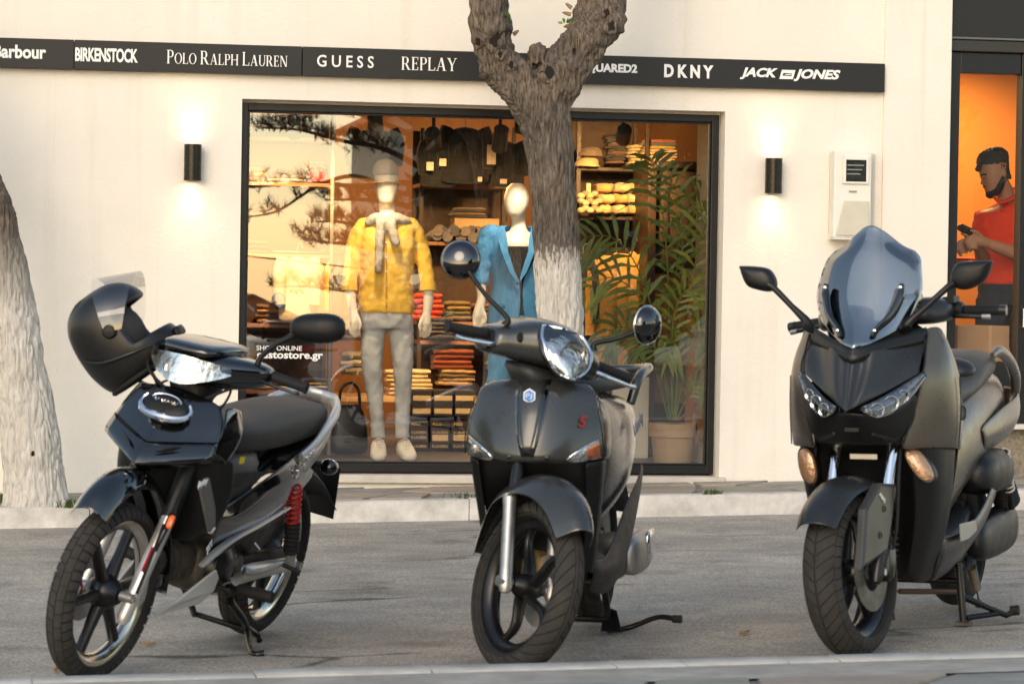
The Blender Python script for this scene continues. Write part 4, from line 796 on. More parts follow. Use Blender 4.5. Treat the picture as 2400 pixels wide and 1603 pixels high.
# ---- palm in a pot
p = at(1576, 1080, .52); YP = .52
pl = thing('potted_palm', 'kentia palm in a beige plastic pot at the right end of the window', 'plant', (p.x, YP, FZ))
r1 = (at(1632,1000,YP).x-at(1522,1000,YP).x)/2; hp_ = at(1576,992,YP).z-FZ
m = MB(); m.lathe([(.0005,.001),(r1*.76,.001),(r1*.78,.01),(r1*.90,hp_*.66),(r1*.92,hp_*.665),(r1*1.0,hp_*.67),(r1*1.02,hp_),(r1*.95,hp_),(r1*.93,hp_*.9)], axis='z', n=36); m.build('pot', pbr('beige_plastic_pot', (.60,.42,.24), .5, var=.06, vs=6), pl, angle=30)
m = MB(); m.lathe([(.0005,hp_*.92),(r1*.94,hp_*.91)], axis='z', n=24); m.build('soil', pbr('potting_soil', (.03,.02,.012), .95, bump=.8, bs=40), pl)
M_PALM = [pbr('palm_leaf_a', (.13,.19,.04), .45, var=.3, vs=12), pbr('palm_leaf_b', (.20,.24,.04), .45, var=.3, vs=12)]; M_STEM = pbr('palm_stem', (.10,.15,.03), .5, var=.2, vs=20); M_DRY = pbr('dry_frond', (.28,.14,.05), .8)
def frond(path, wid, seed, mat):
    rnd = random.Random(seed); P_ = crm(path, 8); k = len(P_); m = MB(); m.tube(P_, [.006,.0045,.0015], 6)
    for i in range(int(k*.34), k, 2):
        t = (i/k-.34)/.66; d = (P_[min(i+1,k-1)]-P_[i-1]).normalized(); side = d.cross(Vector((.15,-1,.1))).normalized()
        for s in (1,-1):
            l = wid*(.45+.55*math.sin(PI*min(1, t*.85+.18)))*rnd.uniform(.85,1.1); a = P_[i]; dirv = (side*s*.75+d*.65+Vector((0,rnd.uniform(-.35,.2),-.05))).normalized()
            w_ = dirv.cross(Vector((0,-1,.3))).normalized()*.0125*rnd.uniform(.8,1.15); l *= 1.25; droop = Vector((0,0,-l*.42*rnd.uniform(.5,1.3)))
            a1, a2, a3 = a+dirv*l*.3, a+dirv*l*.68+droop*.35, a+dirv*l+droop
            m.add([a-w_*.3, a+w_*.3, a1+w_, a1-w_, a2+w_*.8, a2-w_*.8, a3], [(0,1,2,3),(3,2,4,5),(5,4,6)])
    o = m.build('frond', mat, pl, smooth=False); return o
fr_ = [([(1570,985,0),(1545,800,-.05),(1500,640,-.10),(1440,560,-.15),(1365,555,-.2)],.24), ([(1572,985,0),(1552,820,0),(1500,700,-.02),(1430,650,-.05),(1362,690,-.05)],.20), ([(1575,985,0),(1570,780,0),(1560,560,.05),(1540,430,.1),(1525,370,.12)],.24), ([(1580,985,0),(1600,800,-.05),(1625,640,-.08),(1650,540,-.1),(1668,500,-.1)],.22), ([(1578,985,0),(1590,760,.05),(1600,600,.08),(1590,470,.1),(1560,390,.1)],.22), ([(1582,985,0),(1610,850,-.08),(1640,770,-.12),(1665,760,-.14),(1672,820,-.14)],.20), ([(1568,985,0),(1530,850,-.08),(1490,780,-.12),(1440,770,-.16),(1410,830,-.18)],.19), ([(1576,985,0),(1575,850,-.1),(1580,740,-.14),(1610,680,-.16),(1650,700,-.18)],.20), ([(1574,985,0),(1560,900,-.10),(1545,830,-.14),(1510,800,-.16),(1480,860,-.17)],.15), ([(1585,985,0),(1612,930,-.08),(1640,900,-.12),(1660,930,-.12)],.14), ([(1572,985,0),(1575,700,.1),(1620,520,.12),(1660,440,.12)],.22), ([(1580,985,0),(1590,860,-.05),(1585,800,-.12),(1565,840,-.2)],.15)]
for k, (pt, wd) in enumerate(fr_): frond([at(x_, y_, YP+d_)-pl.location for x_, y_, d_ in pt], wd, k, M_PALM[k % 2])
frond([at(x_, y_, YP+d_)-pl.location for x_, y_, d_ in [(1588,985,0),(1625,960,-.05),(1650,970,-.08),(1658,1010,-.08)]], .10, 77, M_DRY)
# ---- lettering on the glass
q0 = at(601, 822, .132); tt = thing('window_lettering', 'white web address lettering stuck on the lower left of the shop glass', 'lettering', q0)
def glass_text(word, px0, px1, y0, y1, bold):
    o = text(word, .03, 'lettering', pbr('white_vinyl', (.82,.80,.76), .6), tt, I4, depth=.0006, bold=bold); a, b_ = at(px0, y1, .132), at(px1, y0, .132); me = o.data
    xs = [v.co.x for v in me.vertices]; ys = [v.co.y for v in me.vertices]; x0, x1, z0, z1 = min(xs), max(xs), min(ys), max(ys)
    for v in me.vertices: v.co = Vector((lerp(a.x,b_.x,(v.co.x-x0)/(x1-x0)), .132-v.co.z, lerp(a.z,b_.z,(v.co.y-z0)/(z1-z0))))-q0
glass_text('SHOP ONLINE', 601, 708, 811, 821, .0003); glass_text('gustostore.gr', 601, 757, 826, 845, .0008)
# ================================================================== the man in the doorway
YQ = 1.05; W = lambda px, py, dy=0: at(px, py, YQ+dy)
def Eq(px, py, dy, hx, hy, p=2.2, n=22): c = at(px, py, YQ+dy); return (c, Vector((hx,0,0)), Vector((0,hy,0)), n, p)
M_SKIN = pbr('skin', (.36,.19,.11), .55, var=.08, vs=14); M_HAIR = pbr('dark_hair', (.012,.009,.007), .6, bump=.8, bs=90); M_POLO = pbr('orange_red_polo', (.62,.045,.012), .85, var=.08, vs=8, bump=.35, bs=16); M_DEN = pbr('dark_denim', (.020,.026,.038), .85, var=.25, vs=12, bump=.3, bs=40)
man = thing('person', 'bearded man in orange-red polo and dark jeans looking down at his phone', 'person')
HX = 2338
ph = at(2262, 545, YQ-.28)
chains = [('L', [Eq(2338,358,0,.030,.040),Eq(2334,367,0,.068,.062),Eq(2329,385,-.004,.088,.074),Eq(2328,405,-.006,.087,.074),Eq(2329,420,-.008,.076,.068),Eq(2329,434,-.010,.062,.058),Eq(2326,447,-.012,.046,.046),Eq(2322,456,-.012,.026,.030)]),
  ('T', [W(2304,413,-.03),W(2300,412,-.012),W(2304,413,.02)], [.012,.013,.012]), ('T', [W(2306,416,-.012),W(2303,426,-.012),W(2301,433,-.012)], [.010,.012,.0115]), ('T', [W(2315,436,-.012),W(2307,440,-.012)], [.016,.009]), ('T', [W(2354,400,-.078),W(2356,408,-.080),W(2354,415,-.078)], [.009,.012,.008]),
  ('T', [W(2346,430,.0),W(2358,458,.02),W(2368,498,.03)], [.050,.054,.085]),
  ('L', [Eq(2370,480,.03,.09,.08),Eq(2368,500,.03,.20,.11,2.4),Eq(2362,540,.02,.205,.125,2.4),Eq(2360,600,.02,.180,.12,2.4),Eq(2362,650,.02,.160,.108,2.4),Eq(2362,690,.02,.145,.10,2.4)]),
  ('T', [W(2425,500,-.02),W(2440,555,-.10),W(2425,600,-.16)], [.066,.056,.048]), ('T', [W(2425,602,-.16),W(2375,592,-.24),W(2318,572,-.30)], [.050,.043,.030]),
  ('T', [W(2310,505,.10),W(2300,560,.06),W(2306,606,-.05)], [.062,.052,.044]), ('T', [W(2306,606,-.05),W(2300,592,-.16),W(2292,575,-.24)], [.044,.038,.028])]
# two hands round the phone: palms, four unequal curled fingers and a thumb each
def hand(wx, wy, wd, dirx, top):
    c = [('T', [W(wx,wy,wd),W(wx-18,wy-4,wd-.01),W(wx-34,wy-6,wd-.02)], [.028,.036,.030])]
    for k, l in enumerate((20,24,22,16)):
        y0 = wy-14+k*9; c.append(('T', [W(wx-26,y0,wd-.03),W(wx-26-l*.7,y0-2+top,wd-.04),W(wx-26-l*1.15,y0+4+top,wd-.025),W(wx-22-l,y0+8+top,wd-.0)], [.0105,.0098,.009,.007]))
    c.append(('T', [W(wx-14,wy-14,wd-.03),W(wx-28,wy-26,wd-.045),W(wx-44,wy-30,wd-.04)], [.013,.0115,.008])); return c
chains += hand(2316,570,-.30,-1,0)+hand(2294,578,-.24,-1,2)
chains += [('T', [W(2330,690,.0),W(2322,780,-.02),W(2320,880,-.01),W(2322,990,.02),W(2322,1035,.02)], [.075,.068,.055,.045,.042]), ('T', [W(2395,690,.04),W(2400,780,.04),W(2402,880,.05),W(2404,990,.06),W(2404,1035,.06)], [.075,.068,.055,.045,.042])]
body(chains, 'figure', M_SKIN, man, .0075)
body([('L', [Eq(2372,476,.03,.082,.078),Eq(2370,488,.03,.135,.10,2.3),Eq(2368,503,.03,.212,.118,2.4),Eq(2362,540,.02,.218,.136,2.4),Eq(2360,600,.02,.193,.131,2.4),Eq(2361,650,.02,.186,.128,2.4),Eq(2362,668,.02,.190,.130,2.4)]), ('T', [W(2425,498,-.02),W(2436,535,-.07),W(2438,562,-.11)], [.078,.070,.068]), ('T', [W(2312,502,.10),W(2303,540,.08),W(2300,565,.05)], [.074,.066,.064])], 'polo_shirt', M_POLO, man, .010, .006, 17)
m = MB(); m.tube([W(2330,462,-.07),W(2345,474,-.09),W(2378,462,-.06),W(2392,446,.02),W(2380,442,.09),W(2350,448,.09)], .018, 8, smooth=5, flat=.5); m.build('collar', M_POLO, man)
m = MB(); m.sphere(W(2347,490,-.125), .010, 8, 6, (.7,.4,1.3)); m.build('shirt_emblem', pbr('green_thread', (.10,.16,.10), .8), man)
body([('L', [Eq(2362,655,.02,.172,.118,2.5),Eq(2362,680,.02,.178,.122,2.5),Eq(2362,715,.02,.180,.125,2.5)]), ('T', [W(2328,700,.0),W(2322,790,-.02),W(2320,880,-.01),W(2322,1000,.02)], [.105,.092,.076,.062]), ('T', [W(2396,700,.04),W(2400,790,.04),W(2402,880,.05),W(2404,1000,.06)], [.105,.092,.076,.062])], 'jeans', M_DEN, man, .011, .006, 22)
for x_, d_ in ((2318,.02),(2402,.06)):
    c = W(x_, 1040, d_); m = MB(); m.loft([ring((c.x-xx, c.y, FZ+.002+h_*.5), (0,w_,0), (0,0,h_*.5), 14, 2.6) for xx, w_, h_ in ((-.06,.03,.07),(0,.042,.09),(.08,.046,.07),(.16,.044,.05),(.20,.03,.035))]); m.build('shoe', M_HAIR, man, sub=1)
# hair: short sides, brushed-up top; full beard
body([('L', [Eq(2338,345,.004,.018,.02),Eq(2336,348,.004,.045,.042),Eq(2333,354,.004,.070,.060),Eq(2329,362,.004,.088,.074),Eq(2327,372,.004,.097,.080),Eq(2326,384,.004,.098,.082),Eq(2332,396,.006,.084,.080),Eq(2347,407,.008,.048,.076),Eq(2358,420,.010,.026,.066)]), ('T', [W(2302,388,-.01),W(2292,397,-.008),W(2289,402,-.006)], [.026,.020,.010])], 'hair', M_HAIR, man, .0055, .006, 85)
body([('T', [W(2352,408,-.070),W(2347,430,-.066),W(2337,446,-.048),W(2322,454,-.02),W(2322,455,.02)], [.010,.020,.026,.030,.026]), ('T', [W(2312,436,-.026),W(2306,438,-.012),W(2312,437,.012)], [.007,.008,.007])], 'beard', M_HAIR, man, .005, .003, 90)
m = MB(); m.tube([W(2312,410,-.062),W(2305,409,-.050),W(2300,411,-.035)], .005, 6, smooth=3); m.build('eyebrow', M_HAIR, man)
m = MB(); m.sphere(W(2308,417,-.056), .009, 10, 8, (.9,.5,.4)); m.build('eye', pbr('eye', (.10,.07,.05), .3), man)
pf = at(2258, 545, YQ-.33); t = thing('phone', 'dark smartphone held in both hands by the man in the doorway', 'phone', pf)
m = MB(); m.prism([at(x_, y_, YQ-.33)-pf for x_, y_ in ((2247,527),(2256,524),(2290,541),(2279,549))], (0,.07,-.02)); m.build('case', pbr('phone_black', (.01,.01,.011), .2), t, smooth=False, bevel=.004)
# things round him
pile(2262, 626, 3, .20, .022, 2.0, [(.66,.12,.02),(.70,.30,.05)], 'orange folded garment on the table left of the man'); pile(2262, 642, 2, .2, .02, 1.98, [(.10,.05,.03)], 'dark folded garment under the orange ones left of the man')
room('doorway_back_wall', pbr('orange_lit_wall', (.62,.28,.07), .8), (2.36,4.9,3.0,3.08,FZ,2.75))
m = MB(); a = at(2240,648,2.0); m.bx(a.x-.3,a.x+.55,1.95,2.5,a.z-.04,a.z); o = m.build('counter_top', M_DWOOD, smooth=False); tag(o, 'dark counter top behind the man', 'counter')
a, c = at(2243,846,.42), at(2366,764,.42)
t = thing('cardboard_box', 'brown cardboard box inside the door, behind the big scooter grip', 'box', (a.x,.42,a.z)); m = MB(); m.bx(0,c.x-a.x,0,.3,0,c.z-a.z); m.build('carton', pbr('cardboard', (.36,.22,.12), .8, var=.1, vs=9), t, smooth=False, bevel=.003)
m = MB(); m.bx((c.x-a.x)*.6,(c.x-a.x)*.66,-.002,-.0005,(c.z-a.z)*.3,c.z-a.z); m.build('tape', pbr('box_tape', (.42,.28,.16), .4), t, smooth=False)
m = MB(); m.bx(a.x-.1,a.x+1.0,.25,.8,FZ,a.z-.002); tag(m.build('box_stand', M_DWOOD, smooth=False), 'dark low stand under the cardboard box', 'stand')
# ================================================================== two-wheelers: shared pieces
class Bike:
    """local frame: x forward, y to the rider's left, z up, origin where the front tyre meets the road"""
    def __init__(s, name, label, cat, x, y, heading, lean, steer, caster, head):
        a = R(heading); fx = Vector((math.sin(a), -math.cos(a), 0)); fx.z = GS*fx.x; fx.normalize()
        ly = Vector((-fx.y, fx.x, 0)).normalized(); up = fx.cross(ly); l = R(lean)
        s.ex, s.ey, s.ez = fx, ly*math.cos(l)-up*math.sin(l), up*math.cos(l)+ly*math.sin(l)
        s.O = Vector((x, y, GS*x+.002)); s.root = thing(name, label, cat)
        s.M = Matrix.Translation(s.O) @ Matrix((s.ex, s.ey, s.ez)).transposed().to_4x4(); s.root.matrix_world = s.M
        k = R(caster); ax = Vector((-math.sin(k), 0, math.cos(k))); h = Vector(head)
        s.T = Matrix.Translation(h) @ Matrix.Rotation(R(steer), 4, ax) @ Matrix.Translation(-h)   # steered front end
        s.Mi = s.M.inverted(); s.Fi = (s.M @ s.T).inverted()
    def cut(s, px, py, axis, v, front):
        Mi = s.Fi if front else s.Mi; o = Mi @ CAM; d = Mi.to_3x3() @ ray(px, py); return o+d*((v-o[axis])/d[axis])
    def y(s, q, v, front=False): return s.cut(q[0], q[1], 1, v, front)
    def x(s, q, v, front=False): return s.cut(q[0], q[1], 0, v, front)
    def z(s, q, v, front=False): return s.cut(q[0], q[1], 2, v, front)
    def put(s, m, name, mat, parent=None, front=False, **k):
        if front: m.xf(lambda p: s.T @ Vector(p))
        return m.build(name, mat, parent or s.root, **k)
def crop(x0, y0, sc): return lambda x, y: (x0+x/sc, y0+y/sc)
K1, K2, K3, K4, K5, K6 = crop(90,600,3.1366), crop(90,1050,2.835), crop(1000,550,2.6133), crop(1050,1050,2.835), crop(1700,500,2.6129), crop(1800,1050,2.835)
M_RUB = pbr('tyre_rubber', (.014,.0135,.013), .78, var=.3, vs=30, bump=.15, bs=150)
M_TREAD = pbr('dusty_tread', (.030,.027,.024), .85, var=.3, vs=14)
M_GLOSS = pbr('gloss_black_paint', (.003,.003,.0035), .07, coat=1, crough=.02, spec=.6, rv=.03, vs=15)
M_PLAS_B = pbr('black_plastic', (.005,.005,.005), .48, rv=.1, vs=25, spec=.4)
M_GRIP = pbr('grip_rubber', (.007,.007,.007), .75, bump=.2, bs=200)
M_SILV = pbr('silver_paint', (.58,.57,.55), .32, metal=.7, rv=.06, vs=20)
M_ALU = pbr('cast_alloy', (.42,.41,.39), .42, metal=.85, var=.12, vs=25, rv=.1)
M_CHR = pbr('chrome', (.80,.80,.80), .08, metal=1)
M_DMET = pbr('dirty_engine_metal', (.13,.115,.095), .55, metal=.7, var=.4, vs=18, bump=.3, bs=70)
M_BMET = pbr('black_metal', (.006,.006,.0065), .32, rv=.08, vs=30)
M_RED = pbr('red_paint', (.42,.015,.012), .4); M_ORG = pbr('amber_reflector', (.75,.13,.01), .18, coat=.8, bump=.4, bs=180)
M_SEAT = pbr('grey_seat_vinyl', (.030,.029,.028), .55, var=.12, vs=30, bump=.25, bs=260)
M_HLREF = pbr('headlight_reflector', (.72,.72,.70), .12, metal=.9, bump=1, bs=22)
def clear_mat(name, tint, refl, rough=.02):
    return pane_mat(name, refl, tint, rough)
M_LENS = clear_mat('clear_lens', (.96,.96,.95), .10)
def tyre_pt(R_, tw, hg, a, s, lift=0):
    t = s*PI/2; y = (tw+lift)*math.sin(t); r = R_-hg*(1-math.cos(t))+lift*math.cos(t)
    return (r*math.cos(a), y, r*math.sin(a))
def tread(R_, tw, hg, n, gap, v0, v1, slant, lift=.005, curve=0, steps=4, sides=(1,-1), stagger=.5, asteps=1):
    """rubber blocks between sipes, set out around the tyre crown"""
    m = MB(); p = 2*PI/n
    for sd in sides:
        for k in range(n):
            a0 = (k+(stagger if sd < 0 else 0))*p; top = []; bot = []
            for j in range(steps+1):
                v = lerp(v0, v1, j/steps); off = slant*(v-v0)+curve*(v-v0)**2; row = []
                for i in range(asteps+1):
                    a = a0+off+p*(1-gap)*i/asteps; row.append(a)
                top.append([tyre_pt(R_, tw, hg, a, v*sd, lift) for a in row]); bot.append([tyre_pt(R_, tw, hg, a, v*sd, -.003) for a in row])
            n2 = asteps+1; o = len(m.v)
            for r in top+bot: m.v += [Vector(q) for q in r]
            ns = steps+1; I = lambda L_, j, i: o+(L_*ns+j)*n2+i
            for j in range(steps):
                for i in range(asteps): m.f.append([I(0,j,i), I(0,j+1,i), I(0,j+1,i+1), I(0,j,i+1)])
                m.f.append([I(0,j,0), I(1,j,0), I(1,j+1,0), I(0,j+1,0)]); m.f.append([I(0,j,asteps), I(0,j+1,asteps), I(1,j+1,asteps), I(1,j,asteps)])
            for i in range(asteps):
                m.f.append([I(0,0,i), I(0,0,i+1), I(1,0,i+1), I(1,0,i)]); m.f.append([I(0,steps,i), I(1,steps,i), I(1,steps,i+1), I(0,steps,i+1)])
    return m
def wheel(b, c, R_, tw, rim, mats, spokes, treads, front, hub=.035, hubw=.05, style='bar', phase=0):
    w_ = bpy.data.objects.new('wheel', None); COL.objects.link(w_); w_.parent = b.root
    c = Vector(c); hg = min(tw*1.0, R_-rim-.01); mv = lambda m: m.xf(lambda p: Vector(p)+c)
    base = R_-.005
    prof = [(rim-.004,-tw*.60),(rim+.006,-tw*.72),(rim+.35*(base-hg-rim),-tw*.97),(base-hg,-tw)]
    prof += [(base-hg*(1-math.cos(t)), tw*math.sin(t)) for t in [PI/2*(i/6) for i in range(-5,6)]]
    prof += [(base-hg,tw),(rim+.35*(base-hg-rim),tw*.97),(rim+.006,tw*.72),(rim-.004,tw*.60)]
    m = MB(); m.lathe(prof, n=72); b.put(mv(m), 'tyre', M_RUB, w_, front, angle=180)
    for k, a in enumerate(treads):
        m = tread(R_-.005, tw, hg, **a); b.put(mv(m), 'tread', M_TREAD, w_, front, smooth=False, kind='stuff')
    rw = tw*.66
    m = MB(); m.lathe([(rim+.010,-rw),(rim+.012,-rw+.006),(rim-.004,-rw+.010),(rim-.020,-rw*.5),(rim-.026,0),(rim-.020,rw*.5),(rim-.004,rw-.010),(rim+.012,rw-.006),(rim+.010,rw),(rim-.008,rw-.001),(rim-.030,rw*.55),(rim-.036,0),(rim-.030,-rw*.55),(rim-.008,-rw+.001),(rim+.010,-rw)], n=72)
    b.put(mv(m), 'rim', mats[0], w_, front, angle=50)
    m = MB(); m.lathe([(.0005,-hubw),(hub*.6,-hubw),(hub,-hubw*.6),(hub*1.25,-hubw*.2),(hub*1.25,hubw*.2),(hub,hubw*.6),(hub*.6,hubw),(.0005,hubw)], n=28); b.put(mv(m), 'hub', mats[2], w_, front, angle=40)
    for k in range(spokes):
        a = phase+2*PI*k/spokes; m = MB(); ri, ro = hub*.9, rim-.022
        if style == 'bar':
            for (r, hw, hy) in ((0,0,0),): pass
            st = [(ri,.017,.020),(lerp(ri,ro,.5),.013,.016),(ro,.016,.014)]
            rings = []
            for r, hw, hy in st:
                c_, s_ = math.cos(a), math.sin(a)
                rings.append([(r*c_-t_*s_, y_, r*s_+t_*c_) for t_, y_ in ((-hw,-hy*.6),(-hw*.6,-hy),(hw*.6,-hy),(hw,-hy*.6),(hw,hy*.6),(hw*.6,hy),(-hw*.6,hy),(-hw,hy*.6))])
            m.loft(rings)
        else:                                     # swept, twisted blade that swells towards the rim
            rings = []
            for i in range(9):
                t = i/8; r = lerp(ri, ro, t); aa = a+.42*math.sin(t*2.6)*(1 if style == 'swept' else .45); hw = lerp(.014,.010,t)+.012*max(0,(t-.75)*4)**2; hy = lerp(.022,.012,t); tx = math.sin(t*PI)*.008
                c_, s_ = math.cos(aa), math.sin(aa)
                rings.append([(r*c_-q*s_, y_+tx, r*s_+q*c_) for q, y_ in ((-hw,-hy*.5),(-hw*.5,-hy),(hw*.5,-hy),(hw,-hy*.5),(hw,hy*.5),(hw*.5,hy),(-hw*.5,hy),(-hw,hy*.5))])
            m.loft(rings)
        b.put(mv(m), 'spoke', mats[1], w_, front, angle=55)
    return w_
def mir(m):
    """add the mirror image across the centre plane"""
    n = len(m.v); m.v += [Vector((p.x,-p.y,p.z)) for p in m.v]; m.f += [[i+n for i in f][::-1] for f in m.f[:]]; return m
def surf(rows, nu=6, nv=6):
    """smooth surface through a net of control points"""
    A = [crm(r, nu) for r in rows]; cols = list(zip(*A)); B = [crm(c, nv) for c in cols]; return [list(r) for r in zip(*B)]
def both(rows): 
    """rows given from the centre line outwards on the left; returns full-width rows"""
    return [[Vector((p[0],-p[1],p[2])) for p in r[:0:-1]]+[Vector(p) for p in r] for r in rows]
def spring(p0, p1, r, turns, wr, n=10):
    p0, p1 = Vector(p0), Vector(p1); d = p1-p0; a = d.orthogonal().normalized(); c = d.normalized().cross(a); k = int(turns*n); m = MB()
    m.tube([p0+d*(i/k)+(a*math.cos(2*PI*i/n)+c*math.sin(2*PI*i/n))*r for i in range(k+1)], wr, 6); return m
def facemat(p, n, up):
    """frame for lettering that lies on a surface: p origin, n outward, up roughly upright"""
    n = Vector(n).normalized(); up = Vector(up); up = (up-n*up.dot(n)).normalized(); x = up.cross(n); M = Matrix((x, up, n)).transposed().to_4x4(); M.translation = Vector(p); return M
# ================================================================== black moped with the helmet
b = Bike('moped', 'glossy black moped with a helmet on its handlebar, leaning on its side stand', 'motorbike', -2.458, -6.823, -28.1, 13.6, -4.5, 26.5, (-.28,0,.86))
C, Rw = (0,0,.285), .285
def bike_tread(): return [dict(n=52, gap=.24, v0=.40, v1=.95, slant=.04, lift=.005, steps=3), dict(n=40, gap=.10, v0=.02, v1=.36, slant=.03, lift=.0035, steps=2)]
wheel(b, C, Rw, .041, .231, (pbr('polished_rim', (.62,.58,.52), .20, metal=1, rv=.08, vs=30), M_BMET, M_BMET), 6, bike_tread(), True, hub=.045, hubw=.055, phase=.95)
wheel(b, (-1.24,0,.287), Rw, .052, .225, (MATS['polished_rim'], M_BMET, M_BMET), 6, bike_tread(), False, hub=.06, hubw=.06, phase=.3)
# brake disc with red caliper on the far side of the front wheel
m = MB(); m.lathe([(.055,-.066),(.110,-.066),(.110,-.070),(.055,-.070),(.055,-.066)], c=C, n=36); b.put(m, 'brake_disc', M_ALU, None, True)
m = MB(); m.loft([ring((.10,-.07+y_,.25), (.035*k,0,.02*k), (-.03*k,0,.07*k), 14, 3) for y_, k in ((-.032,.8),(-.025,1),(.02,1),(.026,.8))]); cal = b.put(m, 'brake_caliper', M_RED, None, True, angle=50)
m = MB(); m.loft([ring((.10,-.07+y_,.285), (.018,0,.008), (-.010,0,.020), 12, 3) for y_ in (.026,.030)]); b.put(m, 'caliper_mark', pbr('white_print', (.75,.75,.74), .5), cal, True)
# fork
for s in (1,-1):
    m = MB(); m.tube([(.012,s*.088,.205),(.008,s*.088,.225),(-.15,s*.086,.52),(-.16,s*.086,.54)], [.012,.0225,.0225,.0235], 16); b.put(m, 'fork_leg', M_SILV, None, True, angle=50)
    m = MB(); m.tube([(.0,s*.102,.287),(.0,s*.06,.287)], .016, 14); m.tube([(.0,s*.110,.287),(.0,s*.101,.287)], .009, 6); b.put(m, 'axle_clamp', M_ALU, None, True, angle=50)
    m = MB(); m.tube([(-.155,s*.086,.53),(-.30,s*.075,.83)], [.027,.030], 14); b.put(m, 'fork_cover', M_PLAS_B, None, True)
m = MB(); p = b.y(K2(735,745), .110, True); d = Vector((-.45,0,.9)).normalized(); e = Vector((.9,0,.45))
m.grid([[p+d*u+e*v+Vector((0,-.0045*abs(v)/.016+.001,0)) for v in (-.014,-.005,.005,.014)] for u in (-.042,0,.042)]); b.put(m, 'fork_sticker', M_RED, None, True, solid=.001)
m = MB(); p = b.y(K2(880,490), .128, True); m.loft([ring(p+Vector((0,y_,0)), (.011*k,0,-.004*k), (-.006*k,0,.021*k), 18) for y_, k in ((-.008,1),(.004,1),(.008,.85),(.010,.4))]); b.put(m, 'side_reflector', M_ORG, None, True)
m = MB(); m.loft([ring(p+Vector((-.004,y_,0)), (.015,0,-.005), (-.008,0,.026), 18) for y_ in (-.014,-.006)]); b.put(m, 'reflector_holder', M_PLAS_B, None, True)
# front mudguard
def guard(b, c, prof, hw0, drop, mat, front, name='front_mudguard', n=9, thick=.004, hws=None):
    rows = []
    for k_, (a, r) in enumerate(prof):
        hw = hws[k_] if hws else hw0
        row = []
        for i in range(n):
            u = -1+2*i/(n-1); rr = r-drop*abs(u)**2.6; row.append((c[0]+rr*math.cos(R(a)), u*hw, c[2]+rr*math.sin(R(a))))
        rows.append(row)
    m = MB(); m.grid(surf(rows, 1, 4)); return b.put(m, name, mat, None, front, solid=thick, sub=1)
g = guard(b, C, [(52,.352),(62,.372),(76,.388),(92,.395),(110,.385),(135,.355),(165,.338),(185,.335)], .068, .055, M_GLOSS, True)
# headlight cowl on the handlebar
def hsec(y, x0, x1, z0, z1, k=2.6, n=20): return ring(((x0+x1)/2, y, (z0+z1)/2), ((x1-x0)/2,0,0), (0,0,(z1-z0)/2), n, k)
m = MB(); st = [(-.235,-.405,-.345,.985,1.035),(-.20,-.425,-.315,.965,1.045),(-.15,-.45,-.272,.948,1.05),(-.09,-.47,-.225,.934,1.052),(0,-.475,-.196,.928,1.058)]
st = st+[(-a[0],)+a[1:] for a in st[-2::-1]]
m.loft([hsec(*s_, k=2.8) for s_ in st]); cowl = b.put(m, 'headlight_cowl', M_GLOSS, None, True, sub=1)
m = MB()                                          # meter visor standing up behind the lamp
m.loft([ring((x_, .0, z_), (0,w_,0), (0,0,h_), 16, 3.5) for x_, z_, w_, h_ in ((-.200,1.046,.078,.012),(-.225,1.052,.098,.018),(-.33,1.062,.112,.022),(-.44,1.062,.110,.020),(-.475,1.055,.095,.013))]); b.put(m, 'meter_visor', M_GLOSS, None, True, sub=1)
lens_rows = []
for u in [-1,-.75,-.5,-.25,0,.25,.5,.75,1]:
    yy = u*.145; zt = 1.032-.012*abs(u)-.006*abs(u)**3; zb = .940+.052*abs(u)**1.7; xf_ = -.170-.088*abs(u)**1.8
    lens_rows.append([(xf_-.004-.016*(t-.5), yy, lerp(zb, zt, t)) for t in (0,.25,.5,.75,1)])
m = MB(); m.grid([[Vector(p)+Vector((-.012,0,0)) for p in r] for r in lens_rows]); hl = b.put(m, 'headlight', M_HLREF, None, True, sub=1)
for yy, r_ in ((-.028,.030),(.032,.030)):
    m = MB(); m.lathe([(r_,.012),(r_*.8,.002),(r_*.4,-.008),(.0005,-.010)], c=(-.205,yy,.985), axis='x', n=18); b.put(m, 'reflector_bowl', M_CHR, hl, True)
m = MB(); m.grid(lens_rows); b.put(m, 'lens', M_LENS, hl, True, sub=2)
for s in (1,-1):
    m = MB(); m.loft([ring((-.288+.012*k_, s*(.108+.006*j), 1.0), (0,.022*k,0), (0,.004*k,.014*k), 12) for j, (k, k_) in enumerate(((.5,0),(1,.4),(1,.9),(.6,1.3)))]); b.put(m, 'turn_signal', M_ORG, hl, True)
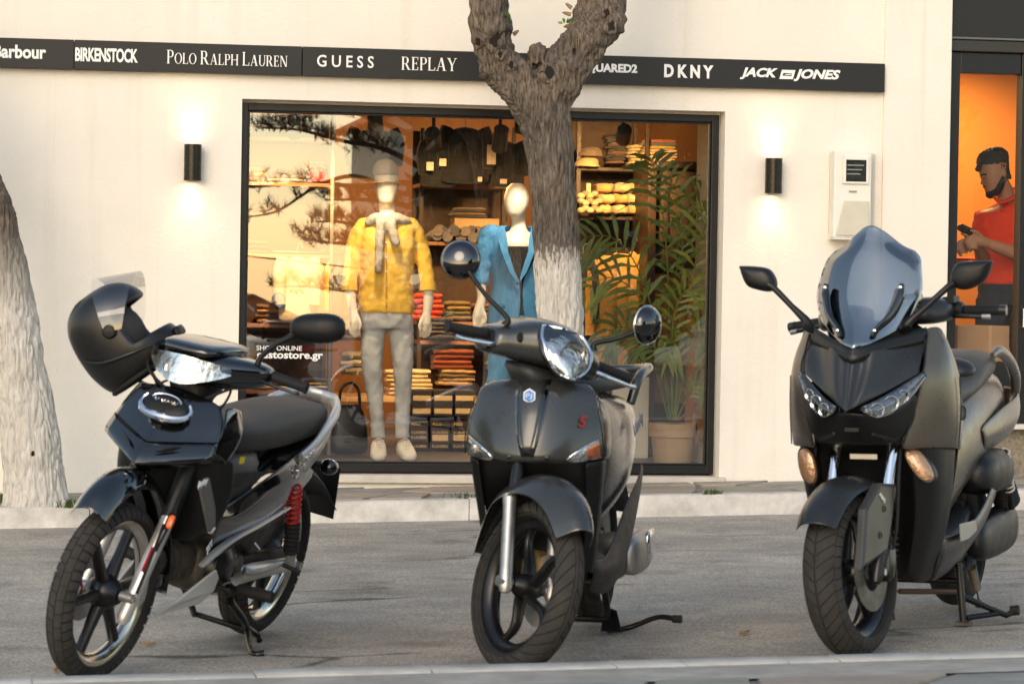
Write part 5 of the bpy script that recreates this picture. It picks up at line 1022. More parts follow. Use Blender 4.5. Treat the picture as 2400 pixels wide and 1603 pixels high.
# grips, levers, switchgear, mirrors
for s in (1,-1):
    m = MB(); a, e = Vector((-.385,s*.205,1.012)), Vector((-.400,s*.345,1.000)); k = 14
    m.tube([lerp(a, e, i/k) for i in range(k+1)]+[e+(e-a)*.015], lambda t: .0165+.0012*(int(t*28) % 2)+(.003 if t > .9 else 0), 14); b.put(m, 'grip', M_GRIP, None, True, angle=50)
    m = MB(); m.tube([(-.36,s*.18,1.0),(-.33,s*.24,.992),(-.335,s*.33,.985),(-.345,s*.35,.985)], [.008,.006,.005,.007], 8, smooth=4); b.put(m, 'brake_lever', M_BMET, None, True)
    m = MB(); m.loft([ring((-.385,s*y_,1.015), (.026*k,0,0), (0,0,.024*k), 14, 3) for y_, k in ((.165,.8),(.175,1),(.20,1),(.208,.8))]); b.put(m, 'switch_block', M_PLAS_B, None, True)
    if s < 0: continue                            # the helmet hides the right mirror
    mi = bpy.data.objects.new('mirror', None); COL.objects.link(mi); mi.parent = b.root
    m = MB(); m.tube([(-.345,s*.19,1.03),(-.345,s*.195,1.065),(-.352,s*.235,1.115),(-.36,s*.285,1.155)], [.012,.0085,.0085,.010], 10, smooth=5); b.put(m, 'mirror_stem', M_PLAS_B, mi, True)
    q = Vector((-.37,s*.355,1.195)); u = Vector((0,s*.97,.20)).normalized(); v_ = Vector((0,-s*.20,.97)).normalized()
    m = MB(); m.loft([ring(q+Vector((x_,0,0))-u*.008*sh, u*.088*k, v_*.047*k2, 24, 2.7) for x_, k, k2, sh in ((-.026,.96,.96,0),(-.022,1,1,0),(-.004,.99,.99,0),(.014,.90,.86,1),(.026,.70,.62,2),(.033,.38,.32,3))])
    m.tube([(-.36,s*.28,1.15), q-u*.05+Vector((.005,0,0))], [.011,.022], 10); b.put(m, 'mirror_shell', M_PLAS_B, mi, True)
    m = MB(); m.add(ring(q+Vector((-.0265,0,0)), u*.080, v_*.041, 24, 2.7), [list(range(24))]); b.put(m, 'mirror_glass', M_CHR, mi, True)
# steering neck and cables
m = MB(); m.loft([ring((x_,0,z_), (w_,0,0), (0,w2,0), 16, 3) for x_, z_, w_, w2 in ((-.30,.86,.06,.06),(-.315,.90,.06,.065),(-.33,.95,.08,.09))]); b.put(m, 'neck_cover', M_PLAS_B, None, True)
for k, (a, c_, e) in enumerate([((-.37,-.2,1.0),(-.24,-.13,.95),(-.22,-.03,.90)), ((-.36,.17,.99),(-.25,.12,.94),(-.24,.05,.89)), ((-.10,.10,.52),(-.02,.115,.40),(.005,.11,.31))]):
    m = MB(); m.tube([a, c_, e], .005, 6, smooth=8); b.put(m, 'cable', M_GRIP)
for a, c_, e in [((-.36,.10,1.0),(-.30,.13,.93),(-.30,.09,.84)), ((-.33,-.06,.95),(-.22,-.09,.90),(-.21,-.05,.86)), ((-.20,.09,.66),(-.12,.118,.56),(-.06,.112,.44))]:
    m = MB(); m.tube([a, c_, e], .0045, 6, smooth=8); b.put(m, 'cable', M_GRIP)
# front cowl (leg shield face)
rows = [(.925,-.212,.912,-.236,.098),(.880,-.168,.895,-.235,.140),(.820,-.116,.850,-.212,.168),(.760,-.066,.798,-.184,.182),(.715,-.026,.758,-.155,.188),(.690,-.014,.738,-.148,.186),(.668,-.060,.716,-.190,.150)]
def shield(rows, n=5, pw=1.5, pz=1.25):
    out = []
    for zc, xc, zs, xs, hw in rows:
        out.append([Vector((lerp(xc, xs, (i/(n-1))**pw), hw*i/(n-1), lerp(zc, zs, (i/(n-1))**pz))) for i in range(n)])
    return both(out)
m = MB(); m.grid(surf(shield(rows, 5, 1.12, 1.05), 4, 4)); b.put(m, 'front_cowl', M_GLOSS, solid=.006, angle=24)
m = MB(); r4 = shield(rows, 5, 1.12, 1.05)[3:6]; m.grid(surf([[p+Vector((.006,0,.002)) for p in r] for r in r4], 2, 3)); trim = b.put(m, 'nose_trim', M_GLOSS, solid=.004, angle=24)
for s in (1,-1):
    m = MB(); a, e = Vector((-.052,s*.045,.742)), Vector((-.098,s*.105,.768)); m.loft([ring(lerp(a, e, t)+Vector((.012,0,0)), Vector((.004,0,.006))*k, Vector((.004,0,-.004))*k, 8) for t, k in ((0,.3),(.3,1),(.7,1),(1,.2))]); b.put(m, 'nostril', M_PLAS_B, trim)
# side blades below the cowl edge
for s in (1,-1):
    m = MB(); m.grid(surf([[(-.24,s*.155,.90),(-.20,s*.178,.83),(-.165,s*.180,.76)],[(-.30,s*.165,.90),(-.28,s*.186,.83),(-.22,s*.186,.745)],[(-.36,s*.16,.89),(-.34,s*.19,.81),(-.26,s*.19,.72)]], 3, 3)); b.put(m, 'cowl_side', M_GLOSS, solid=.004, sub=1)
# emblem: chrome crescent round a dark badge with a script line
ec = Vector((-.135,.0,.872)); n_ = Vector((.80,0,.60)); ux = Vector((0,1,0)); uy = Vector((-.60,0,.80))
em = bpy.data.objects.new('emblem', None); COL.objects.link(em); em.parent = b.root
m = MB(); m.tube([ec+ux*.085*math.cos(t)+uy*.050*math.sin(t)+n_*(.012-.02*abs(math.cos(t))**2) for t in [R(a) for a in range(150,400,10)]], lambda t: .0045+.008*math.sin(PI*t), 8); b.put(m, 'chrome_crescent', M_CHR, em)
m = MB(); m.loft([ring(ec+n_*h_, ux*.075*k, uy*.043*k, 28) for h_, k in ((-.03,1),(-.002,1),(.004,.85),(.005,.3))]); b.put(m, 'badge', M_PLAS_B, em)
m = MB(); m.tube([ec+n_*.010+ux*.05*math.cos(t)+uy*(.012+.022*math.sin(t)) for t in [R(a) for a in range(0,190,12)]], .0028, 6); m.tube([ec+n_*.012+ux*lerp(-.04,.04,i/24)+uy*(.008+.006*math.sin(i*1.9)) for i in range(25)], .0022, 5); b.put(m, 'badge_script', M_CHR, em)
# leg shield, tunnel, under-seat box
m = MB(); m.grid(surf(both([[(-.20,0,.72),(-.215,.10,.72),(-.24,.17,.735),(-.30,.20,.74)],[(-.25,0,.60),(-.26,.10,.60),(-.275,.175,.61),(-.33,.205,.62)],[(-.28,0,.50),(-.285,.08,.50),(-.30,.14,.50),(-.35,.17,.51)],[(-.30,0,.44),(-.30,.05,.44),(-.32,.085,.44),(-.35,.10,.45)]]), 2, 3)); b.put(m, 'leg_shield', M_PLAS_B, solid=.006, sub=1)
Y = lambda q, v: b.y(q, v)
for s in (1,):
    o4 = [Y(K2(1052,235),.20), Y(K2(1118,190),.20), Y(K2(1160,400),.20), Y(K2(1158,500),.195), Y(K2(1120,560),.19), Y(K2(1090,420),.20)]
    m = MB(); m.prism([Vector((p.x,p.y*s,p.z)) for p in o4], (0,s*.012,0)); wg = b.put(m, 'shield_flank', pbr('grey_plastic', (.105,.10,.095), .45, rv=.08), smooth=False, bevel=.004)
if True:
    P0 = Y(K2(1058,262),.2125); P1 = Y(K2(1122,236),.2125); dx = (P1-P0); up_ = Vector((-dx.z,0,dx.x)); up_ = up_ if up_.z > 0 else -up_
    text('Symphony', .03, 'lettering', pbr('white_print',(.75,.75,.74)), wg, facemat(P0, (0,1,0), up_), shear=.3, depth=.001, width=dx.length, bold=.0006)
# The cover bends from tunnel to seat box
m = MB(); m.loft([ring((x_,0,z_), (0,w_,0), (0,0,h_), 16, 3.2) for x_, z_, w_, h_ in ((-.27,.62,.05,.05),(-.36,.585,.075,.05),(-.46,.59,.10,.07),(-.52,.62,.115,.10),(-.62,.635,.120,.10),(-.80,.645,.125,.09))]); b.put(m, 'seat_box', pbr('seat_box_plastic', (.085,.083,.078), .5, rv=.06), sub=1)
m = MB(); q = [Y(K2(1140,180),.132), Y(K2(1555,150),.132), Y(K2(1330,265),.132), Y(K2(1142,230),.128)]; m.prism(q, (0,.003,0)); b.put(m, 'seat_box_inlay', M_PLAS_B, smooth=False)
m = MB(); p = Y(K2(1353,80),.131); m.box(p, (.028,.006,.022)); b.put(m, 'yellow_sticker', pbr('yellow_sticker', (.75,.55,.01), .5), smooth=False)
# seat
m = MB(); m.loft([ring((x_,0,z_), (0,w_,0), (0,0,h_), 20, 3.0) for x_, z_, w_, h_ in ((-.455,.775,.05,.035),(-.475,.772,.085,.050),(-.53,.768,.115,.060),(-.66,.765,.125,.058),(-.80,.768,.130,.062),(-.95,.778,.128,.068),(-1.10,.785,.118,.068),(-1.24,.790,.100,.060),(-1.35,.792,.072,.046),(-1.39,.792,.036,.025))]); b.put(m, 'seat', M_SEAT, sub=1)
# side fairing, upper glossy and lower dull, with a grey edge strip
for s in (1,-1):
    top = [K2(1165,430), K2(1330,330), K2(1560,165), K2(1700,60), K2(1830,-60)]; mid = [K2(1200,470), K2(1370,470), K2(1560,330), K2(1720,190), K2(1850,20)]; low = [K2(1120,720), K2(1300,580), K2(1500,500), K2(1680,360), K2(1830,190)]
    ys = [(.125,.135,.135,.13,.11), (.150,.155,.152,.145,.12), (.125,.14,.145,.135,.11)]
    net = [[Y(q, v) for q, v in zip(r, yv)] for r, yv in zip((top, mid, low), ys)]
    net = [[Vector((p.x,p.y*s,p.z)) for p in r] for r in net]
    m = MB(); m.grid(surf(net, 4, 4)); sf = b.put(m, 'side_fairing', M_GLOSS, solid=.005, sub=1)
    low2 = [[Y(q, v) for q, v in zip(r, yv)] for r, yv in zip(([K2(1120,722), K2(1300,584), K2(1500,504), K2(1650,400)], [K2(1135,760), K2(1330,640), K2(1420,700), K2(1600,560)]), ((.135,.148,.150,.14), (.13,.140,.13,.12)))]
    m = MB(); m.grid(surf([[Vector((p.x,p.y*s,p.z)) for p in r] for r in low2], 4, 3)); b.put(m, 'lower_fairing', M_PLAS_B, solid=.004)
    st_ = [Y(q, .152) for q in (K2(1085,778), K2(1180,690), K2(1300,600), K2(1480,505), K2(1670,395))]
    m = MB(); m.tube([Vector((p.x,p.y*s,p.z)) for p in st_], [.012,.016,.013,.010,.006], 8, smooth=4, flat=.6); b.put(m, 'edge_strip', M_SILV)
    # silver grab rail and tail panel
    rl = [Vector((-1.00,.140,.690)), Vector((-1.10,.140,.728)), Vector((-1.20,.130,.780)), Vector((-1.31,.108,.825)), Vector((-1.40,.062,.848)), Vector((-1.43,0,.85))]
    m = MB(); m.tube([Vector((p.x,p.y*s,p.z)) for p in rl], [.009,.011,.013,.014,.013,.012], 12, smooth=5, flat=1.9); b.put(m, 'grab_rail', M_SILV)
    net = [[(-1.03,.138,.675),(-1.15,.135,.725),(-1.28,.112,.785),(-1.40,.065,.825)],[(-1.08,.135,.625),(-1.18,.13,.675),(-1.31,.105,.74),(-1.43,.06,.79)]]
    m = MB(); m.grid(surf([[Vector((p[0],p[1]*s,p[2])) for p in r] for r in net], 3, 2)); b.put(m, 'tail_panel', M_SILV, solid=.006)
P0 = Y(K2(1712,205),.152); P1 = Y(K2(1845,30),.152); dx = P1-P0; up_ = Vector((-dx.z,0,dx.x)); up_ = up_ if up_.z > 0 else -up_
text('Symphony', .05, 'lettering', M_CHR, sf, facemat(P0, (0,1,0), up_), shear=.3, depth=.003, width=dx.length, bold=.001)
P0 = Y(K2(1118,700),.150); P1 = Y(K2(1170,620),.150); dx = P1-P0; up_ = Vector((-dx.z,0,dx.x)); up_ = up_ if up_.z > 0 else -up_
text('JET', .03, 'lettering', MATS['white_print'], sf, facemat(P0, (0,1,0), up_), depth=.001, width=dx.length*.8, bold=.0015)
m = MB(); m.box(Y(K2(1455,650),.146), (.06,.002,.006), Matrix.Rotation(R(-25),3,'Y')); b.put(m, 'white_dash', MATS['white_print'], smooth=False)
# tail: lamp, rear mudguard, plate, indicators
m = MB(); m.loft([ring((x_,0,z_), (0,w_,0), (0,0,h_), 14, 3) for x_, z_, w_, h_ in ((-1.05,.64,.10,.05),(-1.25,.68,.11,.05),(-1.36,.73,.085,.04),(-1.44,.76,.05,.025))]); b.put(m, 'tail_core', M_PLAS_B, sub=1)
m = MB(); m.loft([ring((x_,0,z_), (0,w_,0), (.3*h_,0,h_), 14, 3) for x_, z_, w_, h_ in ((-1.40,.735,.07,.03),(-1.46,.74,.055,.026),(-1.475,.742,.03,.014))]); b.put(m, 'tail_lamp', M_RED, sub=1)
guard(b, (-1.24,0,.287), [(70,.335),(100,.345),(130,.365),(152,.42),(160,.46)], .075, .03, M_PLAS_B, False, 'rear_mudguard')
m = MB(); m.box((-1.615,0,.50), (.006,.135,.20), Matrix.Rotation(R(14),3,'Y')); b.put(m, 'plate_holder', M_PLAS_B, smooth=False, bevel=.004)
for s in (1,-1):
    p = Y(K2(1930,125), .115); p.y *= s; q = Vector((p.x+.04, s*.05, p.z+.005)); ind = bpy.data.objects.new('rear_indicator', None); COL.objects.link(ind); ind.parent = b.root
    m = MB(); m.tube([q, p], .009, 8); b.put(m, 'stalk', M_PLAS_B, ind)
    m = MB(); m.sphere(p, .030, 18, 12, (1,1.1,.95)); b.put(m, 'indicator_body', M_GLOSS, ind)
    m = MB(); m.loft([ring(p+Vector((-.012-.01*j,0,0)), (0,.028*k,0), (0,0,.026*k), 16) for j, k in enumerate((1,1,.8,.3))]); b.put(m, 'indicator_lens', pbr('smoked_lens', (.30,.22,.14), .15, coat=1), ind)
# engine
eng = bpy.data.objects.new('engine', None); COL.objects.link(eng); eng.parent = b.root
m = MB(); m.loft([ring((x_,0,z_), (0,w_,0), (0,0,h_), 18, 3.4) for x_, z_, w_, h_ in ((-.50,.335,.07,.06),(-.53,.33,.10,.085),(-.62,.32,.115,.10),(-.74,.32,.11,.09),(-.79,.33,.08,.06))]); b.put(m, 'crankcase', M_DMET, eng, sub=1)
for k in range(7):
    x_ = -.49+.022*k; m = MB(); m.loft([ring((x_+d_,0,.35), (0,.066,0), (0,0,.062), 16, 4) for d_ in (0,.007)]); b.put(m, 'cooling_fin', M_DMET, eng, angle=30)
m = MB(); m.tube([(-.52,0,.35),(-.30,0,.36)], .05, 14); b.put(m, 'cylinder', M_DMET, eng)
m = MB(); m.lathe([(.0005,.135),(.040,.135),(.055,.128),(.078,.118),(.086,.10),(.088,.06)], c=(-.615,0,.325), n=30); b.put(m, 'engine_cover', M_BMET, eng, angle=35)
m = MB(); m.lathe([(.0005,.118),(.03,.116),(.036,.10)], c=(-.745,0,.335), n=20); b.put(m, 'sprocket_cover', M_DMET, eng)
for k in range(5):
    a = k*1.25; m = MB(); m.tube([(-.615+.078*math.cos(a),.112,.325+.078*math.sin(a)),(-.615+.078*math.cos(a),.124,.325+.078*math.sin(a))], .006, 6); b.put(m, 'bolt', M_ALU, eng)
m = MB(); m.tube([(-.34,-.02,.47),(-.40,.03,.46),(-.48,.04,.44)], .03, 12, smooth=4); b.put(m, 'carburettor', M_DMET, eng)
for k in range(4):
    m = MB(); m.tube([(-.36,.03+.02*k,.60),(-.38,.06+.015*k,.52),(-.43+.03*k,.05,.45),(-.47,.03,.40)], .005, 6, smooth=5); b.put(m, 'hose', M_DMET if k == 1 else M_GRIP, eng)
m = MB(); m.tube([(-.26,0,.80),(-.30,0,.66),(-.42,0,.52),(-.70,0,.47),(-1.0,0,.62),(-1.3,0,.72)], .030, 12, smooth=4); b.put(m, 'frame_tube', M_BMET)
# silver belly guard
for s in (1,-1):
    o5 = [Y(K2(735,1075),.075), Y(K2(800,1035),.085), Y(K2(900,1010),.10), Y(K2(1168,800),.125), Y(K2(1185,855),.125), Y(K2(1150,950),.12), Y(K2(1055,1030),.105), Y(K2(770,1112),.08)]
    m = MB(); m.prism([Vector((p.x,p.y*s,p.z)) for p in o5], (0,s*.010,0)); b.put(m, 'belly_guard', pbr('pale_silver', (.62,.60,.57), .4, metal=.25), smooth=False, bevel=.005)
# foot pegs, levers, stands
for s in (1,-1):
    a = Vector((-.70,s*.15,.262)); e = Vector((-.695,s*.275,.272)); m = MB(); m.tube([lerp(a, e, i/12) for i in range(13)], lambda t: .019+.0022*(int(t*12) % 2), 14); b.put(m, 'foot_peg', M_GRIP, angle=50)
m = MB(); m.tube([(-.70,-.14,.258),(-.70,.15,.258)], .012, 8); b.put(m, 'peg_bar', M_BMET)
m = MB(); m.tube([(-.62,.135,.29),(-.58,.155,.30),(-.50,.16,.295)], [.009,.006,.006], 8, smooth=3); m.tube([(-.50,.155,.295),(-.50,.20,.295)], .009, 10); b.put(m, 'gear_lever', M_BMET)
m = MB(); m.tube([(-.76,.13,.315),(-.80,.155,.31),(-.92,.165,.322),(-.98,.17,.330)], [.014,.010,.009,.009], 8, smooth=3); b.put(m, 'kick_lever', M_ALU)
m = MB(); m.tube([(-.975,.165,.330),(-.99,.235,.316)], .008, 8); b.put(m, 'kick_pedal', M_GRIP)
def onground(px, py): return b.Mi @ ground(px, py, .008)
f1 = onground(*K2(1500,1362)); f2 = onground(*K2(1420,1358)); kn = Vector((-.76,.11,.20)); e2 = onground(*K2(1370,1290)); e2.z += .04
m = MB(); m.tube([kn, lerp(kn, e2, .55)+Vector((.01,.02,.0)), e2, f2, f1], [.012,.011,.011,.010,.012], 10, smooth=4); b.put(m, 'side_stand', M_BMET)
f3 = onground(*K2(1395,1246)); f3.z += .012
m = MB(); m.tube([(-.80,.09,.20),(-.95,.10,.10),(-1.03,.12,.06),(-1.02,.14,.045)], .011, 8, smooth=4); m.tube([(-.80,-.09,.20),(-.95,-.10,.10),(-1.03,-.12,.06)], .011, 8, smooth=4); m.tube([(-1.0,.11,.07),(-1.0,-.11,.07)], .010, 8); b.put(m, 'centre_stand', M_BMET)
# swing arm, chain case, shock absorbers
for s in (1,-1):
    m = MB(); m.tube([(-.78,s*.10,.285),(-.90,s*.112,.295),(-1.24,s*.105,.287)], [.026,.024,.020], 10, flat=1.3, smooth=3); b.put(m, 'swing_arm', M_SILV)
    m = MB(); m.tube([(-1.24,s*.09,.287),(-1.24,s*.14,.287)], .014, 8); b.put(m, 'axle_nut', M_ALU)
    sh = bpy.data.objects.new('shock_absorber', None); COL.objects.link(sh); sh.parent = b.root
    t_, m_, d_ = Vector((-1.03,s*.132,.585)), Vector((-1.085,s*.132,.455)), Vector((-1.135,s*.132,.345))
    m = spring(t_, m_, .022, 7, .0055); b.put(m, 'shock_spring', M_RED, sh)
    m = MB(); k = 14; m.tube([lerp(m_, d_, i/k) for i in range(k+1)], lambda t: .029 if int(t*14) % 2 else .024, 14); b.put(m, 'shock_boot', M_GRIP, sh, angle=30)
    m = MB(); m.tube([t_, d_], .012, 8); m.tube([d_, d_+Vector((-.02,0,-.05))], .018, 10); b.put(m, 'shock_rod', M_ALU, sh)
m = MB(); m.loft([ring((x_,.075,z_), (0,.014,0), (0,0,h_), 12, 4) for x_, z_, h_ in ((-.78,.31,.035),(-.95,.305,.042),(-1.20,.295,.05),(-1.29,.29,.03))]); b.put(m, 'chain_case', M_PLAS_B, angle=50)
m = MB(); m.tube([(-.42,-.03,.30),(-.46,-.09,.22),(-.62,-.125,.20),(-.80,-.13,.22)], .016, 10, smooth=4); m.tube([(-.80,-.13,.22),(-.86,-.135,.235),(-1.30,-.15,.36),(-1.34,-.15,.37)], [.018,.042,.046,.034], 16); b.put(m, 'exhaust', pbr('brushed_exhaust', (.4,.39,.37), .3, metal=1))
# ------------------------------------------------------------------ helmet hung on the right grip
hc = b.M @ b.T @ Vector((-.36,-.265,1.10))
hp = at(*K1(590,560), (b.M @ b.T @ Vector((-.37,-.28,1.05))).y)   # centre of the shell
def helmet(c):
    t = thing('helmet', 'matte black full-face helmet with raised clear visor hung on the moped handlebar', 'helmet', c)
    E1 = CR.copy(); E1.z = 0; E1.normalize(); Zv = Vector((0,0,1)); E3 = E1.cross(Zv)     # E3 points at the camera's side
    if E3.dot(CF) > 0: E3 = -E3
    tilt = R(35); fw = E1*math.cos(tilt)+Zv*math.sin(tilt); fw = (fw+E3*.16).normalized(); upv = (Zv*math.cos(tilt)-E1*math.sin(tilt)); upv = (upv-fw*upv.dot(fw)).normalized(); sd = upv.cross(fw)
    if sd.dot(E3) < 0: sd = -sd
    P = lambda f_, s_, u_: fw*f_+sd*s_+upv*u_
    MAT = pbr('matte_black_shell', (.008,.0078,.0075), .38, rv=.05, vs=12)
    # shell in level rings (height, reach forward, reach back, half width); the eye port is left open
    RW = [(.154,.012,.014,.012),(.151,.045,.052,.045),(.138,.082,.095,.080),(.115,.110,.122,.105),(.085,.130,.140,.121),(.056,.140,.149,.129),(.020,.146,.155,.134),(-.020,.150,.157,.136),(-.062,.156,.156,.136),(-.085,.164,.152,.134),(-.115,.168,.144,.128),(-.140,.160,.134,.119),(-.156,.148,.122,.108)]
    n = 48
    def pt(r_, ph, k=1.0):
        z_, fr_, bk, hy = r_; c_, s_ = math.cos(ph), math.sin(ph); x_ = (fr_ if c_ > 0 else bk)*abs(c_)**.92*(1 if c_ > 0 else -1); return x_*k, hy*s_*k, z_
    m = MB(); m.v = [P(*pt(r_, 2*PI*(j_+.5)/n)) for r_ in RW for j_ in range(n)]
    for i in range(len(RW)-1):
        for j_ in range(n):
            ph = (2*PI*(j_+1)/n+PI) % (2*PI)-PI
            if 5 <= i < 8 and abs(ph) < R(74): continue
            j2 = (j_+1) % n; m.f.append([i*n+j_, (i+1)*n+j_, (i+1)*n+j2, i*n+j2])
    m.build('shell', MAT, t, solid=.024, sub=2, offset=-1)
    m = MB(); m.sphere((0,0,0), 1, 24, 14); m.xf(lambda p: P(p.x*.112-.028, p.y*.100, p.z*.115-.005)); m.build('lining', pbr('helmet_lining', (.03,.03,.032), .9, bump=.3, bs=90), t)
    # clear visor, turned up about its pivots
    ca, sa = math.cos(R(66)), math.sin(R(66)); rows = []
    for i in range(9):
        z_ = lerp(-.085,.066,i/8); row = []
        for j_ in range(21):
            ph = R(-86+172*j_/20); x_ = .182*math.cos(ph)**.92 if math.cos(ph) > 0 else 0; y_ = .143*math.sin(ph); zz = z_*(.35+.65*math.cos(ph)); dx_, dz_ = x_-.015, zz-.010
            row.append(P(.015+dx_*ca-dz_*sa, y_, .010+dx_*sa+dz_*ca))
        rows.append(row)
    m = MB(); m.grid(rows); m.build('visor', pane_mat('visor_clear', .10, (.97,.97,.97), 0, .45), t, sub=1)
    for s in (1,-1):
        m = MB(); m.lathe([(.0005,.012),(.018,.011),(.026,.0)], axis='y', n=20); m.xf(lambda p: P(p.x+.015, s*(abs(p.y)+.134), p.z+.010)); m.build('visor_pivot', MAT, t)
        m = MB(); m.tube([P(.03,s*.048,.142),P(-.05,s*.055,.139),P(-.105,s*.052,.100),P(-.138,s*.045,.045)], [.003,.008,.008,.003], 8, smooth=4); m.build('shell_ridge', MAT, t)
        m = MB(); m.tube([P(.10,s*.118,-.10),P(.03,s*.140,-.085),P(-.06,s*.136,-.06),P(-.12,s*.10,-.02)], [.002,.005,.005,.002], 8, smooth=5); m.build('shell_line', MAT, t)
    m = MB(); m.loft([ring(P(.170,y_,-.105), fw*.010*k, upv*.016*k, 10, 3) for y_, k in ((-.04,.5),(-.03,1),(.03,1),(.04,.5))]); m.build('chin_vent', M_PLAS_B, t)
    m = MB(); m.tube([P(*pt(RW[-1], 2*PI*i/40)) for i in range(41)], .008, 8); m.build('rim_trim', M_GRIP, t)
    m = MB(); m.tube([P(-.02,.09,-.15), P(.0,.06,-.195), P(.01,.0,-.205), P(.0,-.06,-.15)], .006, 6, smooth=5); m.build('chin_strap', M_GRIP, t)
    return t
helmet(hp)
# ================================================================== grey scooter with round mirrors
def drape(net, y, z, axis=0):
    """x of the surface net at (y, z): mean of the closest net points, weighted by nearness"""
    ds = sorted(((p.y-y)**2+(p.z-z)**2, p.x) for r in net for p in r)[:4]; ws = [1/(d+1e-7) for d, _ in ds]; return sum(w_*x_ for w_, (_, x_) in zip(ws, ds))/sum(ws)
def dense(rows, nu=10, nv=10): return surf(rows, nu, nv)
def patch(net, left, right, off, n=5, back=.004):
    """piece of trim laid on a surface between two edge lists of (y, z)"""
    rows = []
    for (y0, z0), (y1, z1) in zip(left, right): rows.append([Vector((drape(net, lerp(y0,y1,i/n), lerp(z0,z1,i/n))+off, lerp(y0,y1,i/n), lerp(z0,z1,i/n))) for i in range(n+1)])
    m = MB(); m.grid(rows); return m
b = Bike('scooter', 'matte grey scooter with round mirrors and steered front wheel, in front of the tree', 'scooter', -1.121, -6.981, -20.6, 0, 44, 20, (-.24,0,.86))
M_LIB = pbr('satin_grey_paint', (.036,.038,.037), .28, metal=.3, rv=.05, vs=20, coat=.6, crough=.15)
M_LIBD = pbr('dark_grey_plastic', (.014,.014,.0135), .5, rv=.08, vs=25)
tr2_ = [dict(n=34, gap=.15, v0=.10, v1=.95, slant=-.26, curve=-.10, lift=.004, steps=6, asteps=2)]
C, Rw = (0,0,.276), .276
wheel(b, C, Rw, .046, .213, (M_BMET, M_BMET, M_BMET), 5, tr2_+[dict(n=60, gap=.0, v0=-.06, v1=.06, slant=0, lift=.0035, steps=2, sides=(1,))], True, hub=.034, hubw=.055, style='swept', phase=.4)
wheel(b, (-1.345,0,.275), .262, .05, .19, (M_ALU, M_BMET, M_BMET), 5, tr2_, False, hub=.06, hubw=.06, style='swept')
m = MB(); m.lathe([(.05,.062),(.115,.062),(.115,.067),(.05,.067),(.05,.062)], c=C, n=36); b.put(m, 'brake_disc', M_ALU, None, True)
m = MB(); m.loft([ring((-.085,.062+y_,.33), (.03*k,0,.02*k), (-.02*k,0,.055*k), 14, 3) for y_, k in ((-.03,.8),(-.02,1),(.02,1),(.03,.8))]); b.put(m, 'brake_caliper', pbr('gold_caliper', (.30,.20,.08), .4, metal=.8), None, True)
for s in (1,-1):
    m = MB(); m.tube([(.022,s*.086,.245),(.018,s*.086,.262),(-.005,s*.086,.315),(-.085,s*.086,.50),(-.10,s*.086,.535)], [.014,.0225,.0205,.0205,.024], 16); b.put(m, 'fork_leg', M_ALU, None, True, angle=50)
    m = MB(); m.tube([(.0,s*.108,.276),(.0,s*.06,.276)], .017, 12); m.tube([(.022,s*.098,.276),(.022,s*.108,.276)], .009, 6); b.put(m, 'axle_clamp', M_ALU, None, True)
    m = MB(); m.tube([(-.10,s*.070,.53),(-.20,s*.045,.74)], .020, 12); b.put(m, 'fork_tube', M_BMET, None, True)
guard(b, C, [(42,.338),(52,.346),(66,.354),(84,.358),(104,.356),(126,.350),(150,.338),(172,.332)], .078, .085, M_LIB, True, hws=[.066,.078,.088,.098,.108,.110,.085,.07])
# handlebar cowl
m = MB(); st = [(-.205,-.375,-.245,.948,1.030),(-.19,-.385,-.235,.945,1.036),(-.145,-.40,-.215,.945,1.055),(-.095,-.415,-.185,.946,1.085),(-.05,-.42,-.155,.945,1.098),(0,-.42,-.142,.945,1.103)]
st = st+[(-a[0],)+a[1:] for a in st[-2::-1]]; m.loft([hsec(*s_, k=3.0) for s_ in st]); cw = b.put(m, 'handlebar_cowl', M_LIB, None, True, sub=1)
def lens2(off, grow=0, hw_=1):
    rows = []
    for v_, hw, zz, xx in ((0,.060,1.083,-.192),(.1,.078,1.076,-.178),(.3,.092,1.046,-.145),(.5,.090,1.012,-.122),(.7,.078,.978,-.102),(.88,.054,.950,-.090),(1,.024,.936,-.088)):
        hw = hw+grow; zz = zz+grow*(1 if v_ < .5 else -1)*abs(v_-.5)*2; rows.append([(xx+.016+off-.036*(u*u), hw*u, zz-.006*u*u*(1 if v_ < .5 else -1)) for u in (-1,-.7,-.35,0,.35,.7,1)])
    return rows
m = MB(); m.grid(lens2(-.012, .010)); hb = b.put(m, 'headlight', M_GLOSS, None, True, solid=.02, sub=1)
m = MB(); m.grid(lens2(-.006)); b.put(m, 'reflector', M_HLREF, hb, True, sub=1)
m = MB(); m.lathe([(.042,.018),(.036,.006),(.022,-.004),(.010,-.006),(.0005,-.004)], c=(-.118,0,1.012), axis='x', n=24); b.put(m, 'lamp_bowl', M_CHR, hb, True)
m = MB(); r_ = lens2(.008); m.grid(r_); b.put(m, 'lens', M_LENS, hb, True, sub=2)
loop = [r[0] for r in r_]+[r_[-1][i] for i in range(1,6)]+[r[-1] for r in r_[::-1]]+[r_[0][i] for i in range(5,0,-1)]
m = MB(); P_ = crm(loop, 3, True); m.tube(P_+[P_[0]], .006, 8, caps=False); b.put(m, 'headlight_ring', M_CHR, hb, True)
m = MB(); m.loft([ring((x_,0,z_), (w_,0,0), (0,w2,0), 18, 3) for x_, z_, w_, w2 in ((-.25,.86,.075,.075),(-.255,.90,.08,.085),(-.275,.955,.12,.15))]); b.put(m, 'neck_cover', M_LIBD, None, True, sub=1)
